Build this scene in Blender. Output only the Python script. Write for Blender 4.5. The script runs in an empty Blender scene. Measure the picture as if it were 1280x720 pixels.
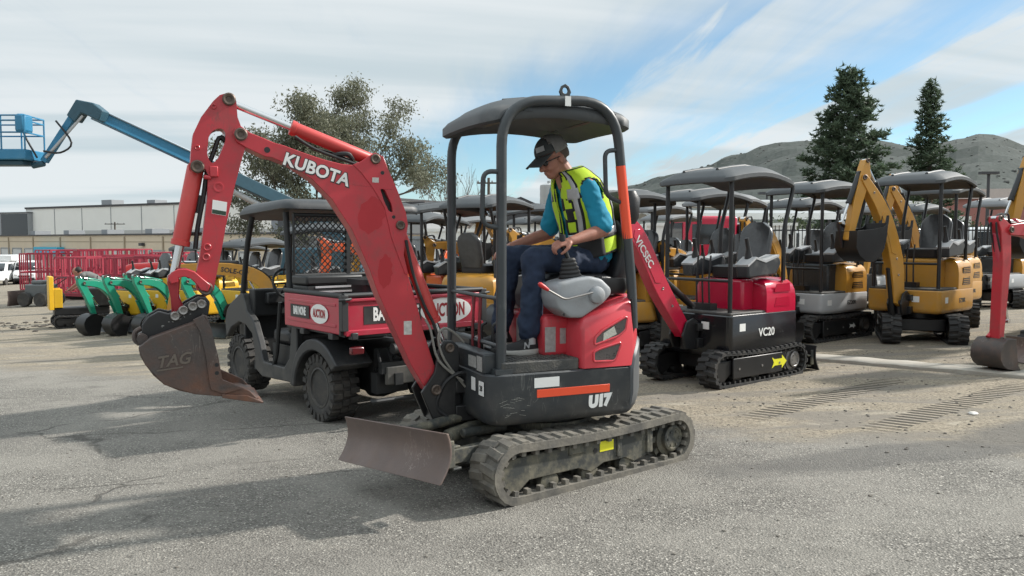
import bpy, bmesh, random, math
from math import sin, cos, tan, pi, radians, atan, atan2, sqrt, hypot
from mathutils import Vector, Matrix, noise
from mathutils.geometry import tessellate_polygon

random.seed(11)
SC = bpy.context.scene
COL = SC.collection

# ------------------------------------------------------------------ camera model / ground
FPX, CAMH = 1000.0, 1.5                     # focal length in photo pixels, camera height
PITCH = atan(60 / FPX)
CO = Vector((0, 0, CAMH))
CR, CU, CF = Vector((1, 0, 0)), Vector((0, sin(PITCH), cos(PITCH))), Vector((0, cos(PITCH), -sin(PITCH)))

def gz(x, y):
    """Height of the gently tilted yard: it falls away to the left and to the back."""
    sx = max(-50, min(15, x)); sy = max(-4, min(65, y - 5.4))
    return .03 * sx - .018 * sy - .05

def at(px, d, z=None):
    """World point seen in photo column px at forward distance d, standing on the yard."""
    x = (px - 640) / FPX * d
    return Vector((x, d, gz(x, d) if z is None else z))

# ------------------------------------------------------------------ mesh builder
class MB:
    def __init__(s):
        s.v = []; s.f = []; s.fm = []; s.mi = 0; s.M = None
    def add(s, vs, fs):
        o = len(s.v)
        if s.M is not None:
            vs = [s.M @ Vector(v) for v in vs]
        s.v += [tuple(v) for v in vs]
        s.f += [tuple(i + o for i in f) for f in fs]
        s.fm += [s.mi] * len(fs)
        return s
    def box(s, c, d, M=None):
        hx, hy, hz = d[0] / 2, d[1] / 2, d[2] / 2
        vs = [Vector((x * hx, y * hy, z * hz)) for x in (-1, 1) for y in (-1, 1) for z in (-1, 1)]
        if M is not None: vs = [M @ v for v in vs]
        c = Vector(c)
        return s.add([v + c for v in vs], [(0, 1, 3, 2), (4, 6, 7, 5), (0, 4, 5, 1), (2, 3, 7, 6), (0, 2, 6, 4), (1, 5, 7, 3)])
    def b2(s, a, b):
        return s.box([(a[i] + b[i]) / 2 for i in range(3)], [abs(a[i] - b[i]) for i in range(3)])
    def prism(s, poly, a, b, ax='y', holes=()):
        """Extrude a 2-D outline (and holes) from a to b along axis ax."""
        def P(u, w, t):
            return {'y': (u, t, w), 'x': (t, u, w), 'z': (u, w, t)}[ax]
        loops = [list(poly)] + [list(h) for h in holes]
        n = sum(len(l) for l in loops)
        flat = [q for l in loops for q in l]
        vs = [P(q[0], q[1], a) for q in flat] + [P(q[0], q[1], b) for q in flat]
        fs = []
        if holes:
            for t in tessellate_polygon([[Vector((q[0], q[1], 0)) for q in l] for l in loops]):
                fs.append(tuple(t)); fs.append(tuple(i + n for i in reversed(t)))
        else:
            fs.append(tuple(range(n))); fs.append(tuple(range(2 * n - 1, n - 1, -1)))
        o = 0
        for l in loops:
            k = len(l)
            for i in range(k):
                j = (i + 1) % k
                fs.append((o + i, o + j, o + j + n, o + i + n))
            o += k
        return s.add(vs, fs)
    def tube(s, pts, r, seg=10, closed=False, caps=True):
        pts = [Vector(p) for p in pts]
        n = len(pts)
        rs = r if isinstance(r, (list, tuple)) else [r] * n
        T = []
        for i in range(n):
            a = pts[(i - 1) % n] if (closed or i > 0) else pts[i]
            b = pts[(i + 1) % n] if (closed or i < n - 1) else pts[i]
            t = (b - a)
            T.append(t.normalized() if t.length > 1e-9 else Vector((0, 0, 1)))
        u = T[0].orthogonal().normalized()
        vs = []; 
        for i in range(n):
            u = (u - T[i] * u.dot(T[i]))
            u = u.normalized() if u.length > 1e-6 else T[i].orthogonal().normalized()
            w = T[i].cross(u)
            for k in range(seg):
                an = 2 * pi * k / seg
                vs.append(pts[i] + (u * cos(an) + w * sin(an)) * rs[i])
        fs = []
        m = n if closed else n - 1
        for i in range(m):
            for k in range(seg):
                a = i * seg + k; b = i * seg + (k + 1) % seg
                c = ((i + 1) % n) * seg + (k + 1) % seg; d = ((i + 1) % n) * seg + k
                fs.append((a, b, c, d))
        if caps and not closed:
            fs.append(tuple(range(seg - 1, -1, -1))); fs.append(tuple(range((n - 1) * seg, n * seg)))
        return s.add(vs, fs)
    def cyl(s, p0, p1, r, r2=None, seg=18):
        return s.tube([p0, p1], [r, r if r2 is None else r2], seg)
    def lathe(s, prof, p0, ax, seg=28):
        """prof: (radius, height) pairs along axis ax from p0."""
        ax = Vector(ax).normalized(); u = ax.orthogonal().normalized(); w = ax.cross(u); p0 = Vector(p0)
        vs = []; fs = []
        for r, h in prof:
            for k in range(seg):
                a = 2 * pi * k / seg
                vs.append(p0 + ax * h + (u * cos(a) + w * sin(a)) * r)
        for i in range(len(prof) - 1):
            for k in range(seg):
                k2 = (k + 1) % seg
                fs.append((i * seg + k, i * seg + k2, (i + 1) * seg + k2, (i + 1) * seg + k))
        fs.append(tuple(range(seg - 1, -1, -1))); fs.append(tuple(range((len(prof) - 1) * seg, len(prof) * seg)))
        return s.add(vs, fs)
    def loft(s, rings, cap=True, closed=True):
        n = len(rings[0]); vs = [p for r in rings for p in r]; fs = []
        for i in range(len(rings) - 1):
            for k in range(n if closed else n - 1):
                k2 = (k + 1) % n
                fs.append((i * n + k, i * n + k2, (i + 1) * n + k2, (i + 1) * n + k))
        if cap:
            fs.append(tuple(range(n - 1, -1, -1))); fs.append(tuple(range((len(rings) - 1) * n, len(rings) * n)))
        return s.add(vs, fs)
    def ell(s, c, r, M=None, nu=14, nv=9):
        c = Vector(c); vs = []; fs = []
        for j in range(nv + 1):
            t = pi * j / nv
            for i in range(nu):
                a = 2 * pi * i / nu
                v = Vector((r[0] * sin(t) * cos(a), r[1] * sin(t) * sin(a), r[2] * cos(t)))
                vs.append((M @ v if M is not None else v) + c)
        for j in range(nv):
            for i in range(nu):
                i2 = (i + 1) % nu
                fs.append((j * nu + i, (j + 1) * nu + i, (j + 1) * nu + i2, j * nu + i2))
        return s.add(vs, fs)
    def mesh(s, name, mats, angle=38, merge=True):
        me = bpy.data.meshes.new(name)
        me.from_pydata(s.v, [], s.f)
        for m in (mats if isinstance(mats, (list, tuple)) else [mats]): me.materials.append(m)
        if len(me.polygons) == len(s.fm): me.polygons.foreach_set('material_index', s.fm)
        bm = bmesh.new(); bm.from_mesh(me)
        if merge: bmesh.ops.remove_doubles(bm, verts=bm.verts, dist=1e-5)
        bmesh.ops.recalc_face_normals(bm, faces=bm.faces)
        bm.to_mesh(me); bm.free()
        if angle:
            me.polygons.foreach_set('use_smooth', [True] * len(me.polygons))
            me.set_sharp_from_angle(angle=radians(angle))
        me.update()
        return me
    def build(s, name, mats, parent=None, bevel=0, angle=38, seg=2, merge=True):
        me = s.mesh(name, mats, angle, merge)
        o = bpy.data.objects.new(name, me); COL.objects.link(o)
        if parent is not None: o.parent = parent
        if bevel:
            m = o.modifiers.new('Bevel', 'BEVEL'); m.width = bevel; m.segments = seg
            m.limit_method = 'ANGLE'; m.angle_limit = radians(40)
            try: m.harden_normals = False
            except Exception: pass
        return o

def fillet(pts, r, n=5, closed=False):
    """Round the corners of a polyline."""
    P = [Vector(p) for p in pts]; out = []
    N = len(P)
    for i in range(N):
        if not closed and i in (0, N - 1): out.append(P[i]); continue
        a, b, c = P[(i - 1) % N], P[i], P[(i + 1) % N]
        rr = min(r, (a - b).length * .48, (c - b).length * .48)
        p0 = b + (a - b).normalized() * rr; p1 = b + (c - b).normalized() * rr
        for k in range(n + 1):
            t = k / n
            out.append(p0 * (1 - t) ** 2 + b * 2 * t * (1 - t) + p1 * t ** 2)
    return out

def fil2(pts, r, n=4):
    return [(p.x, p.y) for p in fillet([(x, y, 0) for x, y in pts], r, n, True)]

def rrect(cx, cy, hx, hy, r, z, n=5):
    out = []
    for (sx, sy, a0) in ((1, 1, 0), (-1, 1, pi / 2), (-1, -1, pi), (1, -1, 1.5 * pi)):
        for k in range(n + 1):
            a = a0 + pi / 2 * k / n
            out.append(Vector((cx + sx * (hx - r) + r * cos(a), cy + sy * (hy - r) + r * sin(a), z)))
    return out

# ------------------------------------------------------------------ tagging
def thing(name, label, cat, loc=(0, 0, 0), rz=0, group=None, scale=1):
    o = bpy.data.objects.new(name, None); COL.objects.link(o)
    o.location = loc; o.rotation_euler = (0, 0, rz); o.scale = (scale,) * 3
    o.empty_display_size = .1
    return tag(o, label, cat, group)

def tag(o, label=None, cat=None, group=None, kind=None):
    if label: o['label'] = label
    if cat: o['category'] = cat
    if group: o['group'] = group
    if kind: o['kind'] = kind
    return o

def copy_tree(o, parent=None):
    c = o.copy(); COL.objects.link(c)
    if parent is not None: c.parent = parent
    for ch in list(o.children): copy_tree(ch, c)
    return c

# ------------------------------------------------------------------ materials
_M = {}
def pm(name, col, rough=.5, metal=0., var=.12, vscale=6., dirt=0., dirtcol=(.22, .19, .15), dscale=3., bump=0., bscale=60., spec=.5, coat=0., scr=0., scrcol=(.3, .28, .26), alpha=1., trans=0., low=None):
    """Principled material: base colour with uneven tone, patches of dirt and a fine bump."""
    if name in _M: return _M[name]
    m = bpy.data.materials.new(name); m.use_nodes = True
    nt = m.node_tree; N = nt.nodes; L = nt.links
    b = N['Principled BSDF']
    b.inputs['Roughness'].default_value = rough; b.inputs['Metallic'].default_value = metal
    b.inputs['Specular IOR Level'].default_value = spec
    if coat: b.inputs['Coat Weight'].default_value = coat; b.inputs['Coat Roughness'].default_value = .12
    if alpha < 1: b.inputs['Alpha'].default_value = alpha
    if trans: b.inputs['Transmission Weight'].default_value = trans
    tc = N.new('ShaderNodeTexCoord')
    n1 = N.new('ShaderNodeTexNoise'); n1.inputs['Scale'].default_value = vscale; n1.inputs['Detail'].default_value = 6
    L.new(tc.outputs['Object'], n1.inputs['Vector'])
    mx = N.new('ShaderNodeMix'); mx.data_type = 'RGBA'
    mx.inputs['A'].default_value = tuple(max(0, c * (1 - var)) for c in col) + (1,)
    mx.inputs['B'].default_value = tuple(min(1, c * (1 + var) + var * .01) for c in col) + (1,)
    L.new(n1.outputs['Fac'], mx.inputs['Factor'])
    out = mx.outputs['Result']
    if dirt:
        n2 = N.new('ShaderNodeTexNoise'); n2.inputs['Scale'].default_value = dscale; n2.inputs['Detail'].default_value = 9; n2.inputs['Roughness'].default_value = .68
        L.new(tc.outputs['Object'], n2.inputs['Vector'])
        r = N.new('ShaderNodeValToRGB')
        r.color_ramp.elements[0].position = .62 - dirt * .32; r.color_ramp.elements[0].color = (0, 0, 0, 1)
        r.color_ramp.elements[1].position = .78 - dirt * .16; r.color_ramp.elements[1].color = (1, 1, 1, 1)
        L.new(n2.outputs['Fac'], r.inputs['Fac'])
        d = N.new('ShaderNodeMix'); d.data_type = 'RGBA'
        d.inputs['B'].default_value = tuple(dirtcol) + (1,)
        mm = N.new('ShaderNodeMath'); mm.operation = 'MULTIPLY'; mm.inputs[1].default_value = min(.85, .35 + dirt * .5)
        L.new(r.outputs['Color'], mm.inputs[0]); L.new(mm.outputs[0], d.inputs['Factor'])
        L.new(out, d.inputs['A']); out = d.outputs['Result']
        ad = N.new('ShaderNodeMath'); ad.operation = 'MULTIPLY_ADD'; ad.inputs[1].default_value = .35; ad.inputs[2].default_value = rough; ad.use_clamp = True
        L.new(mm.outputs[0], ad.inputs[0]); L.new(ad.outputs[0], b.inputs['Roughness'])
    if low:                                   # dust thrown up from the yard: (z from, z to, colour, strength)
        z0, z1, lc, ls = low
        sp = N.new('ShaderNodeSeparateXYZ'); L.new(tc.outputs['Object'], sp.inputs[0])
        mr = N.new('ShaderNodeMapRange'); mr.inputs['From Min'].default_value = z1; mr.inputs['From Max'].default_value = z0
        mr.inputs['To Min'].default_value = 0; mr.inputs['To Max'].default_value = ls
        L.new(sp.outputs['Z'], mr.inputs['Value'])
        m2 = N.new('ShaderNodeMath'); m2.operation = 'MULTIPLY'; L.new(mr.outputs[0], m2.inputs[0]); 
        n4 = N.new('ShaderNodeTexNoise'); n4.inputs['Scale'].default_value = 9; n4.inputs['Detail'].default_value = 8
        L.new(tc.outputs['Object'], n4.inputs['Vector']); 
        m3 = N.new('ShaderNodeMapRange'); m3.inputs['From Min'].default_value = .35; m3.inputs['From Max'].default_value = .65
        L.new(n4.outputs['Fac'], m3.inputs['Value']); L.new(m3.outputs[0], m2.inputs[1])
        d2 = N.new('ShaderNodeMix'); d2.data_type = 'RGBA'; d2.inputs['B'].default_value = tuple(lc) + (1,)
        L.new(m2.outputs[0], d2.inputs['Factor']); L.new(out, d2.inputs['A']); out = d2.outputs['Result']
    if scr:                                   # hairline scratches and scuffs
        mp = N.new('ShaderNodeMapping'); mp.inputs['Rotation'].default_value = (.3, .5, .2); mp.inputs['Scale'].default_value = (1, 1, .22); L.new(tc.outputs['Object'], mp.inputs[0])
        n5 = N.new('ShaderNodeTexNoise'); n5.inputs['Scale'].default_value = 16; n5.inputs['Detail'].default_value = 3; n5.inputs['Distortion'].default_value = 1.2; L.new(mp.outputs[0], n5.inputs['Vector'])
        a1 = N.new('ShaderNodeMath'); a1.operation = 'SUBTRACT'; a1.inputs[1].default_value = .5; L.new(n5.outputs['Fac'], a1.inputs[0])
        a2 = N.new('ShaderNodeMath'); a2.operation = 'ABSOLUTE'; L.new(a1.outputs[0], a2.inputs[0])
        a3 = N.new('ShaderNodeMapRange'); a3.inputs['From Min'].default_value = .012; a3.inputs['From Max'].default_value = .004; L.new(a2.outputs[0], a3.inputs['Value'])
        n6 = N.new('ShaderNodeTexNoise'); n6.inputs['Scale'].default_value = 4.5; n6.inputs['Detail'].default_value = 6; L.new(tc.outputs['Object'], n6.inputs['Vector'])
        a4 = N.new('ShaderNodeMapRange'); a4.inputs['From Min'].default_value = .50; a4.inputs['From Max'].default_value = .62; L.new(n6.outputs['Fac'], a4.inputs['Value'])
        a5 = N.new('ShaderNodeMath'); a5.operation = 'MULTIPLY'; L.new(a3.outputs[0], a5.inputs[0]); L.new(a4.outputs[0], a5.inputs[1])
        a6 = N.new('ShaderNodeMath'); a6.operation = 'MULTIPLY'; a6.inputs[1].default_value = scr; L.new(a5.outputs[0], a6.inputs[0])
        d3 = N.new('ShaderNodeMix'); d3.data_type = 'RGBA'; d3.inputs['B'].default_value = tuple(scrcol) + (1,)
        L.new(a6.outputs[0], d3.inputs['Factor']); L.new(out, d3.inputs['A']); out = d3.outputs['Result']
    L.new(out, b.inputs['Base Color'])
    if bump:
        n3 = N.new('ShaderNodeTexNoise'); n3.inputs['Scale'].default_value = bscale; n3.inputs['Detail'].default_value = 4
        L.new(tc.outputs['Object'], n3.inputs['Vector'])
        bp = N.new('ShaderNodeBump'); bp.inputs['Strength'].default_value = bump; bp.inputs['Distance'].default_value = .01
        L.new(n3.outputs['Fac'], bp.inputs['Height']); L.new(bp.outputs['Normal'], b.inputs['Normal'])
    _M[name] = m
    return m

DUST = (.30, .27, .22)
RED = pm('faded_red_paint', (.47, .030, .042), .38, var=.16, vscale=3, dirt=.44, dirtcol=(.21, .065, .06), dscale=7, coat=.12, scr=.6, scrcol=(.22, .05, .05), bump=.03, bscale=25)
REDH = pm('hood_red_paint', (.56, .045, .062), .36, var=.10, vscale=2, dirt=.26, dirtcol=(.42, .12, .12), dscale=6, coat=.2, scr=.45, scrcol=(.30, .08, .08))
REDN = pm('new_red_paint', (.50, .010, .045), .22, var=.05, coat=.5)
REDU = pm('utility_red_paint', (.42, .026, .052), .35, var=.12, vscale=3, dirt=.25, dirtcol=(.28, .09, .09), dscale=4, coat=.2)
REDD = pm('dark_red_paint', (.30, .015, .022), .45, var=.1)
CHAR = pm('charcoal_paint', (.028, .032, .036), .42, var=.25, vscale=5, dirt=.34, dirtcol=(.095, .095, .09), dscale=7, low=(.35, .75, (.12, .11, .095), .45), scr=.6, scrcol=(.17, .17, .16))
POST = pm('charcoal_post_paint', (.038, .044, .048), .42, var=.2, vscale=4, dirt=.2, dirtcol=(.11, .11, .11), dscale=7)
ROOFM = pm('canopy_plastic', (.062, .067, .071), .55, var=.14, vscale=3, dirt=.2, dirtcol=(.16, .16, .155), bump=.05, bscale=200)
ROOFL = pm('canopy_grey_plastic', (.17, .175, .18), .55, var=.14, vscale=3, dirt=.25, dirtcol=(.27, .26, .25), bump=.05, bscale=200)
CWT = pm('counterweight_grey', (.085, .092, .098), .5, var=.15, dirt=.25, dirtcol=(.15, .145, .135), dscale=5)
BLK = pm('black_paint', (.012, .012, .013), .38, var=.3, dirt=.15, dirtcol=(.06, .055, .05), dscale=5)
BLKG = pm('gloss_black_paint', (.009, .009, .011), .22, var=.2, coat=.4, dirt=.12, dirtcol=(.07, .065, .055), dscale=4)
RUB = pm('track_rubber', (.10, .094, .084), .85, var=.3, vscale=9, dirt=.68, dirtcol=(.27, .245, .20), dscale=6, bump=.35, bscale=45)
RUBN = pm('clean_rubber', (.022, .022, .022), .75, var=.3, vscale=9, dirt=.45, dirtcol=(.12, .105, .09), dscale=5, bump=.2, bscale=60)
TYRE = pm('tyre_rubber', (.045, .043, .041), .85, var=.25, vscale=12, dirt=.5, dirtcol=(.14, .125, .105), dscale=7, bump=.25, bscale=80)
UND = pm('undercarriage_paint', (.035, .038, .036), .6, var=.4, vscale=8, dirt=.58, dirtcol=(.24, .215, .15), dscale=9, bump=.15, bscale=40, scr=.6, scrcol=(.3, .28, .22), low=(.03, .22, (.22, .195, .14), .55))
STEEL = pm('worn_steel', (.30, .29, .28), .42, .8, var=.25, dirt=.3, dirtcol=(.2, .17, .14))
CHROME = pm('chrome_rod', (.62, .62, .62), .18, 1., var=.05)
RUST = pm('rusty_bucket_steel', (.080, .068, .064), .5, .35, var=.4, vscale=5, dirt=.42, dirtcol=(.17, .080, .052), dscale=4, bump=.2, bscale=70, scr=.55, scrcol=(.22, .19, .17), low=(.66, .98, (.20, .088, .052), .9))
RUSTB = pm('blade_steel', (.165, .125, .112), .45, .4, var=.35, vscale=4, dirt=.5, dirtcol=(.23, .165, .135), dscale=5, bump=.12, bscale=60, scr=.7, scrcol=(.33, .28, .25), low=(.16, .38, (.13, .10, .088), .6))
PINM = pm('pin_steel', (.11, .085, .07), .5, .6, var=.3, dirt=.4, dirtcol=(.2, .14, .1), dscale=20)
HOSE = pm('hydraulic_hose', (.014, .014, .015), .5, var=.2, dirt=.2, dirtcol=(.07, .065, .06))
SEAT = pm('seat_vinyl', (.016, .016, .018), .45, var=.2, bump=.15, bscale=120)
SEATG = pm('wrapped_seat_grey', (.05, .052, .055), .3, var=.4, vscale=14, bump=.5, bscale=25, coat=.5)
GREYP = pm('console_grey_plastic', (.30, .315, .33), .5, var=.1, dirt=.35, dirtcol=(.22, .21, .195), dscale=7, bump=.08, bscale=150)
LGREY = pm('light_grey_paint', (.42, .43, .44), .45, var=.08, dirt=.2, dirtcol=(.3, .28, .25))
YEL = pm('machine_yellow_paint', (.52, .25, .028), .38, var=.14, vscale=3, coat=.25, dirt=.38, dirtcol=(.36, .22, .075), dscale=5, low=(.3, 1.2, (.33, .25, .14), .35))
YELB = pm('bright_yellow_paint', (.72, .42, .02), .4, var=.1, dirt=.2, dirtcol=(.45, .3, .1))
ORG = pm('orange_paint', (.68, .10, .02), .4, var=.1, coat=.3)
GRN = pm('green_paint', (.012, .26, .16), .38, var=.12, vscale=4, coat=.3, dirt=.2, dirtcol=(.06, .25, .17))
BLU = pm('lift_blue_paint', (.03, .19, .34), .42, var=.15, vscale=1.5, dirt=.25, dirtcol=(.12, .27, .38), dscale=1.5)
BLUD = pm('lift_dark_blue', (.03, .085, .12), .5, var=.2)
WHT = pm('white_marking', (.78, .78, .76), .5, var=.05, dirt=.15, dirtcol=(.5, .48, .45))
WHP = pm('white_vehicle_paint', (.74, .75, .75), .3, var=.04, coat=.4)
DECK = pm('deck_tread', (.045, .046, .045), .6, var=.3, dirt=.6, dirtcol=(.17, .155, .13), dscale=8, bump=.4, bscale=90)
ORST = pm('orange_reflective_tape', (.80, .085, .03), .4, var=.08)
YST = pm('yellow_sticker', (.78, .74, .03), .45, var=.06)
GLASS = pm('dark_glass', (.02, .025, .03), .08, var=.1, spec=.8)
LENS = pm('red_lens', (.25, .01, .02), .15, var=.2, coat=.5)

def mesh_grille():
    m = bpy.data.materials.new('grille_mesh'); m.use_nodes = True
    N = m.node_tree.nodes; L = m.node_tree.links; b = N['Principled BSDF']
    tc = N.new('ShaderNodeTexCoord')
    v = N.new('ShaderNodeTexVoronoi'); v.feature = 'DISTANCE_TO_EDGE'; v.inputs['Scale'].default_value = 55; v.inputs['Randomness'].default_value = .12
    mp = N.new('ShaderNodeMapping'); mp.inputs['Scale'].default_value = (1, .02, 1.6)
    L.new(tc.outputs['Object'], mp.inputs['Vector']); L.new(mp.outputs[0], v.inputs['Vector'])
    r = N.new('ShaderNodeValToRGB'); r.color_ramp.elements[0].position = .04; r.color_ramp.elements[0].color = (.10, .085, .08, 1)
    r.color_ramp.elements[1].position = .09; r.color_ramp.elements[1].color = (.008, .008, .009, 1)
    L.new(v.outputs['Distance'], r.inputs['Fac']); L.new(r.outputs['Color'], b.inputs['Base Color'])
    b.inputs['Roughness'].default_value = .5
    return m
GRILLE = mesh_grille()

# ------------------------------------------------------------------ lettering
def lettering(name, text, size, mat, parent, origin, u, v, off=.0, shear=0., extrude=.0012, align='CENTER', sx=1.):
    """Flat raised letters: origin = centre, u = reading direction, v = up."""
    cu = bpy.data.curves.new(name, 'FONT'); cu.body = text; cu.size = size; cu.align_x = align; cu.align_y = 'CENTER'
    cu.offset = off; cu.shear = shear; cu.extrude = extrude; cu.resolution_u = 3
    ob = bpy.data.objects.new(name, cu); COL.objects.link(ob)
    me = bpy.data.meshes.new_from_object(ob)
    bpy.data.objects.remove(ob); bpy.data.curves.remove(cu)
    u = Vector(u).normalized(); v = Vector(v); v = (v - u * v.dot(u)).normalized(); w = u.cross(v)
    M = Matrix((u, v, w)).transposed().to_4x4(); M.translation = Vector(origin)
    me.transform(M @ Matrix.Diagonal((sx, 1, 1, 1)))
    me.materials.clear(); me.materials.append(mat); me.name = name
    o = bpy.data.objects.new(name, me); COL.objects.link(o); o.parent = parent
    return o

# ------------------------------------------------------------------ remeshed organic shapes
def remeshed(mb, name, mat, voxel=.008, smooth=4, disp=0., dscale=8., parent=None):
    me = mb.mesh(name, mat, 0, merge=False)
    o = bpy.data.objects.new(name, me); COL.objects.link(o)
    m = o.modifiers.new('r', 'REMESH'); m.mode = 'VOXEL'; m.voxel_size = voxel; m.use_smooth_shade = True
    if smooth:
        s = o.modifiers.new('s', 'SMOOTH'); s.iterations = smooth; s.factor = .5
    dg = bpy.context.evaluated_depsgraph_get()
    me2 = bpy.data.meshes.new_from_object(o.evaluated_get(dg))
    bpy.data.objects.remove(o)
    if disp:
        for v in me2.vertices:
            p = v.co * dscale
            v.co += v.normal * disp * (noise.noise(p) + .5 * noise.noise(p * 2.3))
    me2.name = name
    if len(me2.materials) == 0: me2.materials.append(mat)
    me2.polygons.foreach_set('use_smooth', [True] * len(me2.polygons))
    o = bpy.data.objects.new(name, me2); COL.objects.link(o)
    if parent is not None: o.parent = parent
    return o

def limb(mb, pts, rs, seg=12):
    """Tapered chain with rounded joints."""
    for p, r in zip(pts, rs): mb.ell(p, (r, r, r), nu=12, nv=8)
    for i in range(len(pts) - 1): mb.cyl(pts[i], pts[i + 1], rs[i], rs[i + 1], seg)
# ------------------------------------------------------------------ machine parts shared by all excavators
def stadium(x0, x1, h, sag=0., r0=None, r1=None, n=9):
    """Outline of a track in x,z (x1 = front). Both ends round."""
    r = h / 2; pts = []
    m = 14
    for i in range(m + 1):                     # bottom, rear to front
        pts.append((x0 + r + (x1 - x0 - 2 * r) * i / m, 0))
    for k in range(1, n):
        a = -pi / 2 + pi * k / n; pts.append((x1 - r + r * cos(a), r + r * sin(a)))
    for i in range(m + 1):
        t = i / m; pts.append((x1 - r - (x1 - x0 - 2 * r) * t, h - sag * sin(pi * t)))
    for k in range(1, n):
        a = pi / 2 + pi * k / n; pts.append((x0 + r + r * cos(a), r + r * sin(a)))
    return pts

def resample(pts, n):
    P = [Vector((p[0], p[1])) for p in pts]; P.append(P[0])
    d = [0]
    for i in range(1, len(P)): d.append(d[-1] + (P[i] - P[i - 1]).length)
    out = []; j = 0
    for i in range(n):
        s = d[-1] * i / n
        while d[j + 1] < s: j += 1
        t = (s - d[j]) / max(1e-9, d[j + 1] - d[j])
        out.append(P[j].lerp(P[j + 1], t))
    return out

def crawler(parent, y, x0, x1, h, w, rub, frm, lug=.028, pitch=.078, inner=True, fine=True, side=1, belt=.022):
    """Rubber track with lugs; its frame, idler, sprocket and rollers are sub-parts."""
    base = stadium(x0 + lug, x1 - lug, h - 2 * lug, .022)
    per = sum((Vector(base[i]) - Vector(base[i - 1])).length for i in range(len(base)))
    n = int(per / pitch)
    P = resample(base, n * 2)
    mb = MB(); t = belt
    N = len(P); nrm = []
    for i in range(N):
        d = (P[(i + 1) % N] - P[i - 1]).normalized(); nrm.append(Vector((d.y, -d.x)))
    vs = []; fs = []
    for i in range(N):
        p = P[i]; q = p - nrm[i] * t
        for (a, yy) in ((p, w / 2), (p, -w / 2), (q, -w / 2), (q, w / 2)):
            vs.append((a.x, y + yy, a.y + lug))
    for i in range(N):
        j = (i + 1) % N
        for k in range(4):
            k2 = (k + 1) % 4
            fs.append((i * 4 + k, i * 4 + k2, j * 4 + k2, j * 4 + k))
    mb.add(vs, fs)
    for i in range(0, N, 2):                   # staggered lugs, tapered outwards
        p = P[i]; nn = nrm[i]; tt = Vector((-nn.y, nn.x))
        for s_, ph in ((1, 0), (-1, 1)):
            p = P[(i + ph) % N]; nn = nrm[(i + ph) % N]; tt = Vector((-nn.y, nn.x))
            l0 = pitch * .36; l1 = pitch * .22
            ys = (y + s_ * w * (.515 if lug > .016 else .47), y - s_ * w * .06)
            v8 = []
            for yy in ys:
                for (ll, hh) in ((l0, -.004), (-l0, -.004), (-l1, lug), (l1, lug)):
                    qq = p + tt * ll + nn * hh
                    v8.append((qq.x + (0.018 if yy == ys[1] else 0) * tt.x, yy, qq.y + lug + (0.018 if yy == ys[1] else 0) * tt.y))
            mb.add(v8, [(0, 1, 2, 3), (7, 6, 5, 4), (0, 4, 5, 1), (1, 5, 6, 2), (2, 6, 7, 3), (3, 7, 4, 0)])
        if inner:
            p = P[i] - nrm[i] * (t + .014); nn = nrm[i]; tt = Vector((-nn.y, nn.x))
            M = Matrix(((tt.x, 0, nn.x), (0, 1, 0), (tt.y, 0, nn.y)))
            for yy in ((w * .36, -w * .36) if fine else (w * .36 * side,)):
                mb.box((p.x, y + yy, p.y + lug), (pitch * .3, w * .16, .032), M)
    tr = mb.build('crawler_track', rub, parent, angle=30)
    r = h / 2; zi = r
    f = MB()
    fy = w * .34
    x_i = x1 - r; x_s = x0 + r
    prof = [(x_i + r * .5, zi + r * .42), (x_i + r * .56, zi + .0), (x_i + r * .34, zi - r * .56), (x_i - r * .1, zi - r * .62), (x_i - r * .55, zi - r * .3),
            (x_i - (x_i - x_s) * .36, zi - r * .3), (x_i - (x_i - x_s) * .44, zi - r * .52), (x_i - (x_i - x_s) * .52, zi - r * .3), (x_i - (x_i - x_s) * .66, zi - r * .3), (x_i - (x_i - x_s) * .72, zi - r * .5),
            (x_i - (x_i - x_s) * .82, zi - r * .36), (x_i - (x_i - x_s) * .84, zi + r * .62), (x_i - (x_i - x_s) * .5, zi + r * .62), (x_i - (x_i - x_s) * .5, zi + r * .5), (x_i, zi + r * .46)]
    f.prism(prof, y - fy, y + fy)
    f.b2((x_i - (x_i - x_s) * .60, y + side * (fy - .01), zi - r * .2), (x_i - (x_i - x_s) * .63, y + side * (fy + .012), zi + r * .6))
    f.b2((x_i - (x_i - x_s) * .30, y + side * (fy - .01), zi + r * .2), (x_i - (x_i - x_s) * .40, y + side * (fy + .01), zi + r * .56))
    f.b2((x_i - (x_i - x_s) * .84, y + side * (fy - .02), zi - r * .3), (x_i - (x_i - x_s) * .80, y + side * (fy + .014), zi + r * .6))
    fr = f.build('track_frame', frm, tr, bevel=.006)
    m = MB(); m.lathe([(r * .68, -w * .22), (r * .68, -w * .1), (r * .8, -w * .08), (r * .8, w * .08), (r * .68, w * .1), (r * .68, w * .22)], (x_i, y, zi), (0, 1, 0)); m.build('idler', frm, tr)
    m = MB(); m.lathe([(r * .66, -w * .2), (r * .66, w * .2), (r * .46, w * .22), (r * .46, w * .34), (r * .40, w * .36), (r * .36, w * .36), (r * .34, w * .345)], (x_s, y, zi), (0, side, 0))
    for k in range(6):
        a = k * pi / 3; m.cyl((x_s + r * .27 * cos(a), y + side * w * .34, zi + r * .27 * sin(a)), (x_s + r * .27 * cos(a), y + side * w * .375, zi + r * .27 * sin(a)), .009, seg=6)
    for k in range(10):
        a = k * pi / 5; m.box((x_s + r * .7 * cos(a), y, zi + r * .7 * sin(a)), (.05, w * .3, .04), Matrix.Rotation(-a, 3, 'Y'))
    m.build('sprocket', UND if frm is UND else STEEL, tr)
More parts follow.
